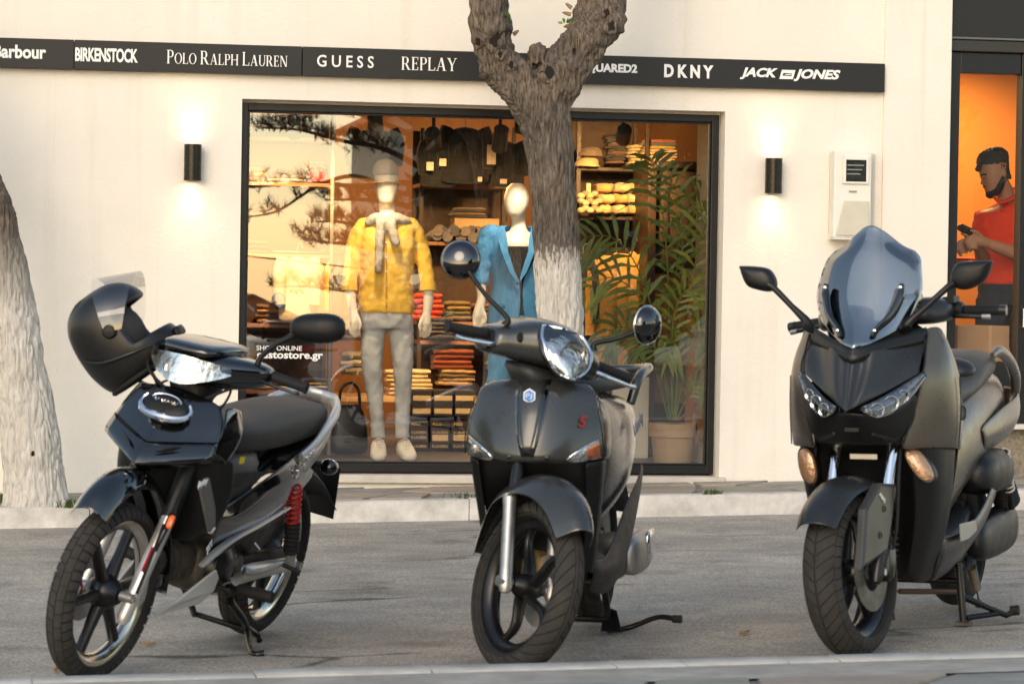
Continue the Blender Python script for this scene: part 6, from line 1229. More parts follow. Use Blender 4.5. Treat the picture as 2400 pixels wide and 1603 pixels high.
for s in (1,-1):
    m = MB(); m.loft([ring((-.305,s*y_,.990), (.052*k,0,0), (0,0,.036*k), 16, 3) for y_, k in ((.195,1),(.212,.94),(.214,.6))]); b.put(m, 'switch_block', M_PLAS_B, None, True)
    a, e = Vector((-.295,s*.212,1.003)), Vector((-.298,s*.352,.992)); k = 14
    m = MB(); m.tube([lerp(a, e, i/k) for i in range(k+1)]+[e+(e-a)*.02], lambda t: .0165+(.0035 if t > .93 else .0008*(int(t*28) % 2)), 14); b.put(m, 'grip', M_GRIP, None, True, angle=50)
    m = MB(); m.tube([(-.25,s*.19,.980),(-.232,s*.24,.974),(-.236,s*.32,.968),(-.242,s*.345,.968)], [.010,.008,.0065,.009], 10, smooth=4); b.put(m, 'brake_lever', M_CHR, None, True)
    m = MB(); p = Vector((-.208,s*.135,1.02)); m.loft([ring(p+Vector((.002*j,0,0)), (0,.012*k_,0), (-.003,0,.016*k_), 14) for j, k_ in ((-3,1),(0,1),(1,.6))]); b.put(m, 'cowl_plug', M_PLAS_B, None, True)
    mi = bpy.data.objects.new('mirror', None); COL.objects.link(mi); mi.parent = b.root
    base, c0 = (Vector((-.265,-.17,1.045)), b.y(K3(205,150), -.30, True)) if s < 0 else (Vector((-.26,.17,1.045)), b.y(K3(1362,556), .30, True))
    n_ = (Vector((.75,-.62,.10)) if s < 0 else Vector((.95,.30,.1))).normalized(); u = n_.orthogonal().normalized(); v_ = n_.cross(u)
    m = MB(); m.tube([base, base+Vector((0,0,.025)), lerp(base, c0, .45)+Vector((0,0,.004)), lerp(base, c0, .93)], [.014,.0085,.0075,.0085], 10, smooth=5); b.put(m, 'mirror_stem', M_PLAS_B, mi, True)
    m = MB(); m.loft([ring(c0+n_*h_, u*r2, v_*r2, 28) for h_, r2 in ((-.014,.059),(-.010,.062),(.002,.060),(.014,.050),(.022,.034),(.026,.012))]); b.put(m, 'mirror_shell', M_GLOSS, mi, True)
    m = MB(); m.tube([c0-n_*.010+(u*math.cos(t)+v_*math.sin(t))*.0625 for t in [2*PI*i/32 for i in range(33)]], .0028, 6, caps=False); b.put(m, 'mirror_rim', M_BMET if s < 0 else M_CHR, mi, True)
    m = MB(); m.add(ring(c0-n_*.0145, u*.057, v_*.057, 24), [list(range(24))]); b.put(m, 'mirror_glass', M_CHR, mi, True)
# front shield
rows = [(.918,-.185,.905,-.255,.155),(.885,-.150,.878,-.230,.190),(.830,-.122,.822,-.214,.204),(.765,-.098,.765,-.204,.218),(.705,-.082,.712,-.202,.224),(.668,-.078,.678,-.206,.224),(.652,-.090,.664,-.212,.220)]
sh2 = shield(rows, 5, 1.9, 1.2); NET = dense(sh2, 8, 8)
m = MB(); m.grid(surf(sh2, 2, 3)); sp = b.put(m, 'front_shield', M_LIB, solid=.010, sub=1)
# side returns of the shield
for s in (1,-1):
    m = MB(); m.grid(surf([[(-.265,s*.135,.893),(-.32,s*.15,.885),(-.37,s*.15,.87)],[(-.214,s*.204,.822),(-.29,s*.216,.82),(-.36,s*.208,.81)],[(-.202,s*.224,.712),(-.28,s*.232,.712),(-.35,s*.218,.71)],[(-.212,s*.220,.664),(-.28,s*.226,.66),(-.35,s*.212,.66)]], 3, 3)); b.put(m, 'shield_return', M_LIB, solid=.006, sub=1)
# tie with black border
tz = [.915,.86,.80,.75,.71,.688]; tw = [.040,.039,.033,.025,.016,.006]
m = patch(NET, [(-w_-.014, z_+(0 if i < 5 else -.014)) for i, (z_, w_) in enumerate(zip(tz, tw))], [(w_+.014, z_+(0 if i < 5 else -.014)) for i, (z_, w_) in enumerate(zip(tz, tw))], .006, 6); b.put(m, 'tie_border', M_GLOSS, sp, solid=.006)
m = patch(NET, [(-w_, z_) for z_, w_ in zip(tz, tw)], [(w_, z_) for z_, w_ in zip(tz, tw)], .012, 6); b.put(m, 'tie', M_LIB, sp, solid=.008)
hc = Vector((drape(NET, 0, .862)+.016, -.004, .862))
m = MB(); m.loft([[hc+Vector((h_,.022*k*math.cos(t), .024*k*math.sin(t))) for t in [PI/6+i*PI/3 for i in range(6)]] for h_, k in ((-.004,1),(.003,1),(.004,.9))]); bd = b.put(m, 'badge', pbr('white_print', (.8,.8,.8)), sp, smooth=False)
m = MB(); m.loft([[hc+Vector((h_,.017*math.cos(t), .019*math.sin(t))) for t in [PI/6+i*PI/3 for i in range(6)]] for h_ in (.003,.0055)]); b.put(m, 'badge_field', pbr('blue_enamel', (.03,.22,.60), .2), bd, smooth=False)
m = MB(); m.tube([hc+Vector((.006,a_,c_)) for a_, c_ in ((-.009,-.006),(-.009,.007),(.0,.009),(.002,.003),(-.006,.001))], .0018, 5); m.tube([hc+Vector((.006,a_,c_)) for a_, c_ in ((.008,.008),(.008,-.006),(.002,-.009))], .0018, 5); b.put(m, 'badge_mark', MATS['white_print'], bd)
yS, zS = .150, .768
text('S', .05, 'letter_s', pbr('red_letter', (.25,.015,.012), .4), sp, facemat((drape(NET, yS, zS)+.008, yS, zS), (.85,.5,0), (0,0,1)), bold=.0012, shear=.3, depth=.003, width=.03)
for s in (1,-1):
    L_ = [(s*.118,.664),(s*.135,.682),(s*.165,.704),(s*.212,.732)]; Rr = [(s*.122,.657),(s*.145,.656),(s*.175,.660),(s*.216,.668)]
    m = patch(NET, L_, Rr, .007, 5); ti = b.put(m, 'turn_signal', pbr('indicator_chrome', (.85,.85,.85), .15, metal=1, bump=.5, bs=60), sp, solid=.006)
    m = patch(NET, [(s*.180,.700),(s*.210,.720)], [(s*.182,.664),(s*.213,.672)], .010, 4); b.put(m, 'amber_bulb', M_ORG if s > 0 else M_HLREF, ti, solid=.003)
    m = patch(NET, L_, Rr, .015, 5); b.put(m, 'signal_lens', M_LENS, ti, sub=1)
for s in (1,-1):                                  # seams between shield, returns and apron
    m = MB(); m.tube([(-.262,s*.158,.900),(-.232,s*.190,.872),(-.216,s*.207,.822),(-.206,s*.221,.765),(-.204,s*.227,.712),(-.210,s*.226,.672)], .0022, 5, smooth=4); b.put(m, 'panel_seam', M_PLAS_B, sp)
    m = MB(); m.lathe([(.0005,.004),(.006,.003),(.007,0)], axis='x', n=10); m.xf(lambda v: Vector((v.x+drape(NET, s*.06, .672)+.001, v.y+s*.06, v.z+.672))); b.put(m, 'shield_screw', M_BMET, sp)
m = MB(); m.tube([(-.17,.07,.62),(-.10,.115,.52),(-.09,.11,.40),(-.085,.10,.36)], .005, 6, smooth=6); b.put(m, 'brake_hose', M_GRIP, None, True)
# dark lower apron, wrapping round the wheel well
for s in (1,-1):
    net = [[(-.150,s*.175,.655),(-.215,s*.216,.662),(-.33,s*.212,.66)],[(-.20,s*.168,.54),(-.25,s*.202,.54),(-.34,s*.200,.54)],[(-.245,s*.158,.42),(-.28,s*.188,.42),(-.36,s*.186,.42)],[(-.275,s*.145,.30),(-.31,s*.172,.29),(-.38,s*.17,.28)]]
    m = MB(); m.grid(surf([[Vector(p) for p in r] for r in net], 3, 3)); b.put(m, 'lower_apron', M_PLAS_B, solid=.008, sub=1)
m = MB(); m.grid(surf(both([[(-.14,0,.66),(-.15,.12,.66),(-.20,.19,.66)],[(-.175,0,.605),(-.185,.12,.605),(-.22,.18,.59)],[(-.36,0,.45),(-.36,.10,.45),(-.30,.17,.44)],[(-.37,0,.27),(-.37,.10,.27),(-.33,.16,.27)]]), 3, 3)); b.put(m, 'wheel_well', M_PLAS_B, solid=.006, sub=1)
m = MB(); m.grid(surf(both([[(-.33,0,.90),(-.34,.10,.885),(-.36,.15,.86)],[(-.40,0,.70),(-.40,.12,.70),(-.37,.20,.70)],[(-.40,0,.50),(-.40,.11,.50),(-.37,.19,.50)],[(-.44,0,.31),(-.43,.10,.31),(-.40,.17,.30)]]), 3, 3)); b.put(m, 'inner_shield', M_LIBD, solid=.006, sub=1)
# body under the seat, floor, side skirts
m = MB(); m.loft([ring((x_,0,(z0+z1)/2), (0,w_,0), (0,0,(z1-z0)/2), 24, 3.0) for x_, z0, z1, w_ in ((-.60,.40,.86,.085),(-.63,.38,.88,.115),(-.72,.37,.88,.152),(-.86,.40,.870,.174),(-1.05,.44,.85,.180),(-1.25,.50,.83,.165),(-1.45,.62,.82,.135),(-1.56,.70,.80,.08))]); b.put(m, 'rear_body', M_LIB, sub=1)
m = MB(); m.loft([ring((x_,0,(z0+z1)/2), (0,w_,0), (0,0,(z1-z0)/2), 20, 3.2) for x_, z0, z1, w_ in ((-.60,.845,.880,.05),(-.625,.84,.905,.10),(-.72,.845,.915,.145),(-.90,.845,.905,.160),(-1.02,.845,.915,.160),(-1.25,.84,.925,.150),(-1.42,.835,.915,.115),(-1.49,.84,.89,.06))]); b.put(m, 'seat', M_SEAT, sub=1)
m = MB(); m.loft([ring((x_,0,z_), (0,w_,0), (0,0,h_), 16, 4) for x_, z_, w_, h_ in ((-.36,.285,.155,.030),(-.45,.275,.175,.032),(-.60,.280,.178,.035),(-.72,.31,.165,.04))]); b.put(m, 'floorboard', M_LIBD, sub=1)
for k in range(5):
    m = MB(); m.box((-.50,-.11+.055*k,.3105), (.16,.014,.006)); b.put(m, 'floor_rib', M_GRIP, smooth=False)
for s in (1,-1):
    net = [[(-.33,s*.168,.335),(-.48,s*.188,.330),(-.66,s*.190,.385),(-.85,s*.196,.475),(-1.08,s*.205,.555),(-1.22,s*.190,.590)],[(-.33,s*.176,.29),(-.48,s*.200,.275),(-.66,s*.212,.295),(-.85,s*.216,.375),(-1.08,s*.208,.500),(-1.22,s*.195,.57)],[(-.36,s*.155,.23),(-.48,s*.178,.205),(-.66,s*.188,.215),(-.85,s*.195,.285),(-1.05,s*.195,.43),(-1.20,s*.185,.53)]]
    m = MB(); m.grid(surf([[Vector(p) for p in r] for r in net], 3, 4)); b.put(m, 'side_skirt', M_LIBD, solid=.008, sub=1)
    rl = [(-1.16,s*.155,.800),(-1.20,s*.176,.885),(-1.32,s*.185,.915),(-1.46,s*.165,.915),(-1.54,s*.10,.905),(-1.55,0,.90)]
    m = MB(); m.tube(rl, [.016,.017,.018,.018,.018,.018], 12, smooth=5); b.put(m, 'grab_rail', M_LIB)
    m = MB(); m.lathe([(.0005,.006),(.010,.005),(.012,0)], axis='y', n=14); m.xf(lambda p: Vector((p.x-1.40, s*(abs(p.y)+.150), p.z+.755))); b.put(m, 'panel_screw', M_ALU)
p = b.y(K3(1268,1235), .198); q = b.y(K3(1300,1120), .190); dx = q-p
text('Liberty', .05, 'lettering', pbr('dark_blue_letter', (.05,.09,.20), .3, metal=.5), b.root, facemat(p+Vector((0,.004,0)), (.1,1,.15), Vector((-dx.z,0,dx.x)) if dx.x > 0 else Vector((dx.z,0,-dx.x))), shear=.35, depth=.003, width=.16, bold=.0006)
m = MB(); m.loft([ring((x_,0,z_), (0,w_,0), (0,0,h_), 12, 3) for x_, z_, w_, h_ in ((-1.50,.72,.09,.04),(-1.585,.73,.075,.035),(-1.60,.73,.03,.015))]); b.put(m, 'tail_lamp', M_RED, sub=1)
# engine, cover, exhaust
m = MB(); m.loft([ring((x_,y_,z_), (0,w_,0), (0,0,h_), 18, 3) for x_, y_, z_, w_, h_ in ((-.78,.06,.27,.07,.05),(-.85,.08,.27,.09,.075),(-1.05,.09,.27,.09,.08),(-1.30,.10,.275,.075,.07),(-1.40,.10,.28,.05,.05))]); b.put(m, 'engine', M_DMET, sub=1)
m = MB(); m.loft([ring((x_,.168+y_,z_), (0,.030*k,0), (0,0,h_), 16, 3.2) for x_, y_, z_, h_, k in ((-1.02,.0,.27,.05,.8),(-1.06,.015,.275,.070,1),(-1.22,.028,.288,.074,1),(-1.32,.024,.292,.066,1),(-1.36,.012,.294,.045,.8))]); b.put(m, 'transmission_cover', M_ALU, sub=1)
m = MB(); m.loft([ring((x_,.216+y_,z_), (0,.010,0), (.004,0,h_), 16, 3) for x_, y_, z_, h_ in ((-1.17,.0,.300,.045),(-1.20,.006,.302,.058),(-1.29,.006,.308,.055),(-1.32,.0,.308,.04))]); b.put(m, 'cover_trim', M_CHR, sub=1)
m = MB(); m.tube([(-.75,-.05,.22),(-.85,-.12,.20),(-1.0,-.14,.24)], .018, 10, smooth=4); m.tube([(-1.0,-.14,.24),(-1.05,-.15,.26),(-1.40,-.165,.36),(-1.46,-.165,.37)], [.02,.05,.052,.03], 16); b.put(m, 'exhaust', MATS['brushed_exhaust'])
guard(b, (-1.345,0,.275), [(40,.305),(70,.318),(100,.325),(130,.34),(155,.38),(165,.40)], .08, .03, M_PLAS_B, False, 'rear_mudguard')
# centre stand with pedal
def gl(px, py, h): return b.Mi @ ground(px, py, h)
f0, f1, f2, f3, f4 = Vector((-1.05,.085,.20)), gl(1425,1476,.012), gl(1475,1470,.016), gl(1540,1446,.055), gl(1590,1450,.055)
m = MB(); m.tube([f0, lerp(f0,f1,.5)+Vector((-.02,0,0)), f1], .013, 10, smooth=4); m.tube([f0*1-Vector((0,.17,0)), f1-Vector((0,.17,0))], .013, 10); m.tube([lerp(f0,f1,.8), lerp(f0,f1,.8)-Vector((0,.17,0))], .011, 8); st_ = b.put(m, 'centre_stand', M_BMET)
m = MB(); m.tube([f1, f2, f3, f4], [.011,.010,.009,.011], 10, smooth=5); b.put(m, 'stand_pedal', M_BMET, st_)
m = MB(); m.tube([f4-Vector((.0,.020,0)), f4+Vector((.002,.012,0))], .014, 8); b.put(m, 'pedal_pad', M_GRIP, st_)
m = MB(); m.add([f1+Vector((-.06,-.02,.0)), f1+Vector((.05,-.02,0)), f1+Vector((.06,.06,.0)), f1+Vector((-.01,.03,.07)), f1+Vector((-.05,-.02,.08))], [(0,1,2),(0,2,3,4),(0,4,1),(1,4,3),(1,3,2)]); b.put(m, 'stand_foot', M_BMET, st_, smooth=False, bevel=.004)
# ================================================================== big maxi scooter with tall windscreen
b = Bike('maxi_scooter', 'brown-grey maxi scooter with tall smoked windscreen and twin headlights', 'scooter', -.017, -6.804, -30.9, -1, -10, 26.5, (-.24,0,.90))
M_XM = pbr('satin_bronze_grey', (.135,.118,.098), .30, metal=.65, rv=.05, vs=18, coat=.2, crough=.35)
M_XD = pbr('satin_dark_grey', (.024,.025,.026), .30, metal=.35, rv=.05, vs=18, coat=.2, crough=.3)
M_XB = pbr('matte_black_shell2', (.005,.005,.005), .45, rv=.08, vs=20)
M_XSEAT = pbr('grey_seat_leather', (.065,.058,.050), .5, var=.1, vs=25, bump=.2, bs=200)
C, Rw = (0,0,.276), .276
tr3 = [dict(n=42, gap=.15, v0=.03, v1=.62, slant=.30, lift=.0035, steps=6, stagger=0, asteps=2), dict(n=42, gap=.12, v0=.64, v1=.95, slant=.10, lift=.0035, steps=3, stagger=0, asteps=2)]
TRK3 = 1
wheel(b, C, Rw, .062, .205, (M_BMET, M_BMET, M_BMET), 5, tr3, True, hub=.04, hubw=.06, style='blade', phase=.2)
wheel(b, (-1.54,0,.29), .276, .07, .19, (M_BMET, M_BMET, M_BMET), 5, tr3, False, hub=.06, hubw=.07, style='blade')
m = MB(); m.lathe([(.06,.068),(.125,.068),(.125,.073),(.06,.073),(.06,.068)], c=C, n=36); b.put(m, 'brake_disc', M_DMET, None, True)
m = MB(); m.loft([ring((-.10,.075+y_,.30), (.03*k,0,.01*k), (-.02*k,0,.06*k), 14, 3) for y_, k in ((-.03,.8),(-.02,1),(.02,1),(.03,.8))]); b.put(m, 'brake_caliper', M_BMET, None, True)
for s in (1,-1):
    m = MB(); m.tube([(.03,s*.098,.245),(.02,s*.098,.27),(-.10,s*.10,.50)], [.016,.025,.027], 14); b.put(m, 'fork_leg', M_BMET, None, True)
    m = MB(); m.tube([(-.095,s*.10,.49),(-.25,s*.10,.80)], .0185, 16); b.put(m, 'fork_tube', M_CHR, None, True)
    m = MB(); m.tube([(0,s*.09,.276),(0,s*.122,.276)], .012, 6); b.put(m, 'axle_nut', M_ALU, None, True, angle=30)
    if s < 0: continue
    q = [b.y(K6(*p), .118, True) for p in ((735,232),(848,238),(838,330),(812,500),(782,690),(615,806),(628,620),(642,405))]
    q2 = [Vector((p.x,s*p.y,p.z)) for p in q]; c0 = sum(q2, Vector())/len(q2)
    m = MB(); m.loft([[p+Vector((0,-s*.022,0)) for p in q2], q2, [c0+(p-c0)*.90+Vector((0,s*.008,0)) for p in q2]]); gd = b.put(m, 'fork_guard', pbr('satin_guard_grey', (.058,.055,.050), .4, metal=.4, rv=.05), None, True, smooth=False, bevel=.003)
    for px, py in ((772,402),(745,577)):
        p = b.y(K6(px, py), .126, True); m = MB(); m.lathe([(.0115,0),(.0115,.003),(.0085,.003),(.0085,-.004),(.0005,-.004)], axis='y', n=16); m.xf(lambda v: Vector((v.x+p.x, s*(v.y+.126), v.z+p.z))); b.put(m, 'guard_bolt', M_BMET, gd, True)
p = b.y(K6(738,310), .128, True); text('ABS', .02, 'lettering', M_SILV, gd, b.T @ facemat(p, (0,1,0), (-.6,0,.8)), depth=.001, width=.05, bold=.0006)
guard(b, C, [(33,.335),(44,.330),(58,.322),(74,.316),(92,.314),(112,.318),(135,.325),(160,.33)], .08, .05, M_XD, True, hws=[.072,.078,.082,.086,.092,.10,.09,.07])
# nose panel
def L3(*r): return [[Vector(p) for p in x] for x in r]
nose = both([[(-.062,0,.972),(-.092,.028,.984),(-.098,.070,1.000),(-.190,.135,1.008),(-.265,.205,1.022)],[(-.034,0,.905),(-.062,.024,.914),(-.066,.060,.932),(-.142,.120,.948),(-.20,.200,.968)],[(.000,0,.835),(-.022,.018,.842),(-.026,.045,.856),(-.092,.100,.880),(-.178,.198,.932)],[(.020,0,.798),(.006,.012,.804),(-.012,.036,.816),(-.072,.090,.846),(-.178,.202,.920)]])
m = MB(); m.grid(surf(nose, 2, 3)); b.put(m, 'nose_panel', M_XD, solid=.008, sub=1)  # same paint as the fairings, its lesser light put into a darker grey
# headlights
for s in (1,-1):
    top = [(-.018,.040,.812),(-.055,.085,.834),(-.115,.140,.872),(-.180,.205,.922)]; bot = [(-.020,.050,.790),(-.050,.095,.776),(-.115,.155,.812),(-.182,.212,.900)]; mid = [(-.008,.044,.800),(-.040,.092,.804),(-.102,.150,.842),(-.176,.209,.912)]
    f = lambda r, o: [Vector((p[0]+o, s*p[1], p[2])) for p in r]
    m = MB(); m.grid(surf([f(top,-.010), f(mid,-.022), f(bot,-.010)], 4, 3)); hl = b.put(m, 'headlight', pbr('headlight_silver', (.16,.16,.165), .16, metal=.9, bump=.4, bs=40), solid=.012)
    for t, r_ in ((.30,.024),(.52,.026),(.70,.020)):
        i = t*3; k = int(i); p = lerp(Vector(mid[k]), Vector(mid[k+1]), i-k); p = Vector((p.x-.006, s*p.y, p.z-.004)); n_ = Vector((.85,s*.45,-.05)).normalized(); u = n_.orthogonal().normalized(); v_ = n_.cross(u)
        m = MB(); m.loft([ring(p+n_*h_, u*r_*k_, v_*r_*k_, 18) for h_, k_ in ((-.010,.7),(.004,1),(.006,.92),(-.004,.55),(-.006,.1))]); b.put(m, 'projector', M_HLREF, hl)
    m = MB(); m.tube(crm([Vector((p[0]+.003,s*p[1],p[2]+.004)) for p in bot], 5), .0035, 6); b.put(m, 'light_strip', M_CHR, hl)
    m = MB(); m.grid(surf([f(top,.004), f(mid,.006), f(bot,.004)], 4, 3)); b.put(m, 'lens', M_LENS, hl, sub=1)
for s in (1,-1):                                  # gaps between nose, fairing and mask
    m = MB(); m.tube([(-.262,s*.200,1.040),(-.222,s*.203,.985),(-.184,s*.206,.925),(-.158,s*.182,.80),(-.128,s*.148,.675)], .0035, 5, smooth=5); b.put(m, 'panel_gap', M_XB)
    m = MB(); m.tube([(-.345,s*.288,.90),(-.35,s*.292,.80),(-.345,s*.285,.67)], .0025, 5, smooth=4); b.put(m, 'panel_seam', M_XB)
m = MB(); m.tube([(-.20,.12,.66),(-.13,.135,.56),(-.10,.13,.42),(-.10,.11,.34)], .005, 6, smooth=6); b.put(m, 'brake_hose', M_GRIP, None, True)
# black cowl round the screen foot, and the mask below the nose
m = MB(); m.grid(surf(both([[(-.055,0,1.00),(-.12,.065,1.02),(-.215,.150,1.05),(-.27,.195,1.065)],[(-.050,0,.950),(-.108,.075,.985),(-.212,.168,1.008),(-.262,.208,1.018)]]), 3, 3)); b.put(m, 'screen_cowl', M_XB, solid=.02)
m = MB(); m.grid(surf(both([[(-.02,0,.795),(-.045,.06,.790),(-.085,.13,.80),(-.16,.19,.86)],[(-.06,0,.745),(-.075,.07,.740),(-.11,.13,.735),(-.17,.175,.75)],[(-.10,0,.690),(-.11,.07,.690),(-.13,.12,.69),(-.17,.155,.69)]]), 3, 3)); b.put(m, 'nose_mask', M_XB, solid=.008, sub=1)
for s in (1,-1):
    m = MB(); m.grid(surf(L3([(-.075,s*.07,.745),(-.095,s*.11,.745),(-.125,s*.145,.75)],[(-.080,s*.055,.715),(-.105,s*.10,.70),(-.135,s*.14,.695)]), 3, 3)); b.put(m, 'mask_flap', M_XD, solid=.006)
m = MB(); m.box((-.055,0,.735), (.006,.05,.016)); b.put(m, 'nose_badge', M_PLAS_B, smooth=False, bevel=.004)
m = MB(); m.box((-.13,.02,.645), (.006,.09,.016)); b.put(m, 'inspection_tag', pbr('cream_tag', (.45,.40,.30), .5), smooth=False)
# side fairings
for s in (1,-1):
    net = L3([(-.270,s*.190,1.060),(-.30,s*.212,1.068),(-.345,s*.228,1.062),(-.40,s*.225,1.03)],[(-.225,s*.200,.985),(-.265,s*.235,.990),(-.330,s*.262,.985),(-.43,s*.255,.95)],[(-.182,s*.202,.915),(-.235,s*.250,.910),(-.330,s*.280,.895),(-.45,s*.270,.87)],[(-.155,s*.175,.795),(-.220,s*.240,.785),(-.330,s*.285,.765),(-.46,s*.275,.74)],[(-.125,s*.142,.668),(-.205,s*.205,.668),(-.320,s*.275,.665),(-.46,s*.268,.65)])
    m = MB(); m.grid(surf(net, 3, 3)); sf = b.put(m, 'side_fairing', M_XM, solid=.008, sub=1)
    m = MB(); p = b.x(K5(1262,775), -.318); p = Vector((-.318, s*abs(.222), 1.030)); m.tube([p+Vector((.012,s*.012,-.018)), p+Vector((-.004,s*.004,.02))], .009, 10); b.put(m, 'fairing_marker', M_XM, sf)
    p = Vector((-.40,s*.283,.78)); n_ = Vector((.25,s*1,.05)).normalized(); u = n_.orthogonal().normalized(); v_ = n_.cross(u)
    m = MB(); m.loft([ring(p+n_*h_, u*.026*k_, v_*.026*k_, 20) for h_, k_ in ((-.006,1),(.004,1),(.005,.85),(.002,.8),(.002,.1))]); b.put(m, 'round_badge', M_XB, sf)
    # indicators set into the lower fairing
    q = b.x(K6(265,120), -.20) if s < 0 else b.x(K6(1010,110), -.20)
    ax = Vector((0,s*.012,.062)) if s < 0 else Vector((0,-.038,.055)); bx_ = Vector((-.012,s*.034,0)) if s < 0 else Vector((-.01,.026,.012))
    m = MB(); m.loft([ring(q+Vector((h_,0,0)), ax*k_, bx_*k_, 20, 2.3) for h_, k_ in ((-.03,1.06),(.0,1.06),(.004,1))]); ti = b.put(m, 'turn_signal', M_XB)
    m = MB(); m.loft([ring(q+Vector((h_,0,0)), ax*k_, bx_*k_, 20, 2.3) for h_, k_ in ((.002,.96),(.016,.85),(.024,.5),(.026,.1))]); b.put(m, 'signal_lens', pbr('amber_clear_lens', (.42,.24,.13), .15, coat=1, metal=.4, bump=.6, bs=70), ti)
    m = MB(); m.loft([ring(q+Vector((h_,0,0))-ax*.35, ax*.42*k_, bx_*.7*k_, 14) for h_, k_ in ((.0,.8),(.018,.6),(.024,.3))]); b.put(m, 'amber_bulb', M_ORG, ti)
    # dark lower leg shield behind the fairing
    net = L3([(-.17,s*.150,.690),(-.26,s*.235,.690),(-.42,s*.262,.68)],[(-.22,s*.165,.56),(-.29,s*.228,.54),(-.43,s*.250,.54)],[(-.28,s*.150,.40),(-.33,s*.195,.38),(-.45,s*.222,.38)],[(-.33,s*.11,.24),(-.37,s*.140,.21),(-.48,s*.165,.21)])
    m = MB(); m.grid(surf(net, 3, 3)); b.put(m, 'lower_shield', M_XB, solid=.008, sub=1)
m = MB(); m.grid(surf(both([[(-.14,0,.69),(-.15,.09,.69),(-.19,.16,.69)],[(-.30,0,.62),(-.30,.09,.62),(-.25,.16,.60)],[(-.38,0,.45),(-.38,.08,.45),(-.31,.15,.42)],[(-.40,0,.22),(-.40,.07,.22),(-.36,.12,.22)]]), 3, 3)); b.put(m, 'wheel_well', M_XB, solid=.006, sub=1)
for k in range(8):
    m = MB(); m.box((-.375,0,.30+.02*k), (.006,.15,.006)); b.put(m, 'radiator_fin', M_DMET, smooth=False)
# windscreen with its brackets
scr = both([[(-.062,0,.995),(-.068,.012,.998),(-.076,.024,1.002),(-.085,.036,1.005)],[(-.130,0,1.085),(-.145,.050,1.083),(-.180,.100,1.079),(-.225,.142,1.075)],[(-.190,0,1.190),(-.200,.060,1.187),(-.232,.125,1.178),(-.275,.178,1.165)],[(-.248,0,1.300),(-.255,.055,1.295),(-.282,.118,1.276),(-.318,.168,1.255)],[(-.286,0,1.368),(-.294,.045,1.352),(-.320,.105,1.318),(-.345,.158,1.292)],[(-.302,0,1.400),(-.310,.045,1.380),(-.334,.100,1.335),(-.350,.138,1.316)]])
m = MB(); m.grid(surf(scr, 4, 4)); ws = b.put(m, 'windscreen', pane_mat('smoked_screen', .30, (.45,.50,.54)), solid=.004)
for s in (1,-1):
    m = MB(); m.tube([(-.213,s*.128,1.205),(-.200,s*.126,1.165),(-.165,s*.105,1.105),(-.128,s*.066,1.060),(-.118,s*.055,1.035)], [.010,.014,.012,.010,.009], 10, smooth=4, flat=1.5); b.put(m, 'screen_bracket', M_GLOSS, ws)
    for p in ((-.203,s*.127,1.195),(-.120,s*.062,1.055)):
        m = MB(); m.lathe([(.0005,.012),(.005,.011),(.007,.0)], axis='x', n=12); m.xf(lambda v: Vector((v.x+p[0]+.004, v.y+p[1], v.z+p[2]))); b.put(m, 'screen_bolt', M_CHR, ws)
# mirrors on long stalks from the fairing
for s in (1,-1):
    mi = bpy.data.objects.new('mirror', None); COL.objects.link(mi); mi.parent = b.root
    K = K5
    if s > 0: base, elb, out = (1110,680), (1360,455), [(1372,420),(1402,312),(1500,292),(1622,290),(1630,310),(1592,405),(1502,462),(1420,465)]
    else: base, elb, out = (510,675), (300,460), [(312,432),(270,345),(180,325),(92,322),(84,335),(120,430),(165,462),(272,482)]
    ep = b.x(K(*elb), -.24); bp = b.x(K(*base), -.215); q = [b.x(K(*p), -.25) for p in out]; c0 = sum(q, Vector())/len(q)
    m = MB(); m.tube([bp+Vector((.01,0,-.02)), bp, lerp(bp, ep, .5), ep, lerp(ep, c0, .3)], [.022,.016,.010,.011,.016], 12, smooth=3); b.put(m, 'mirror_stem', M_XB, mi)
    qs = crm(q, 3, True)
    m = MB(); m.loft([[c0+(p-c0)*k_+Vector((x_,0,0)) for p in qs] for x_, k_ in ((-.030,.95),(-.026,1),(.0,1),(.016,.86),(.024,.55),(.026,.1))]); b.put(m, 'mirror_shell', M_XB, mi, sub=1)
    m = MB(); m.add([c0+(p-c0)*.9+Vector((-.0305,0,0)) for p in qs], [list(range(len(qs)))]); b.put(m, 'mirror_glass', M_CHR, mi)
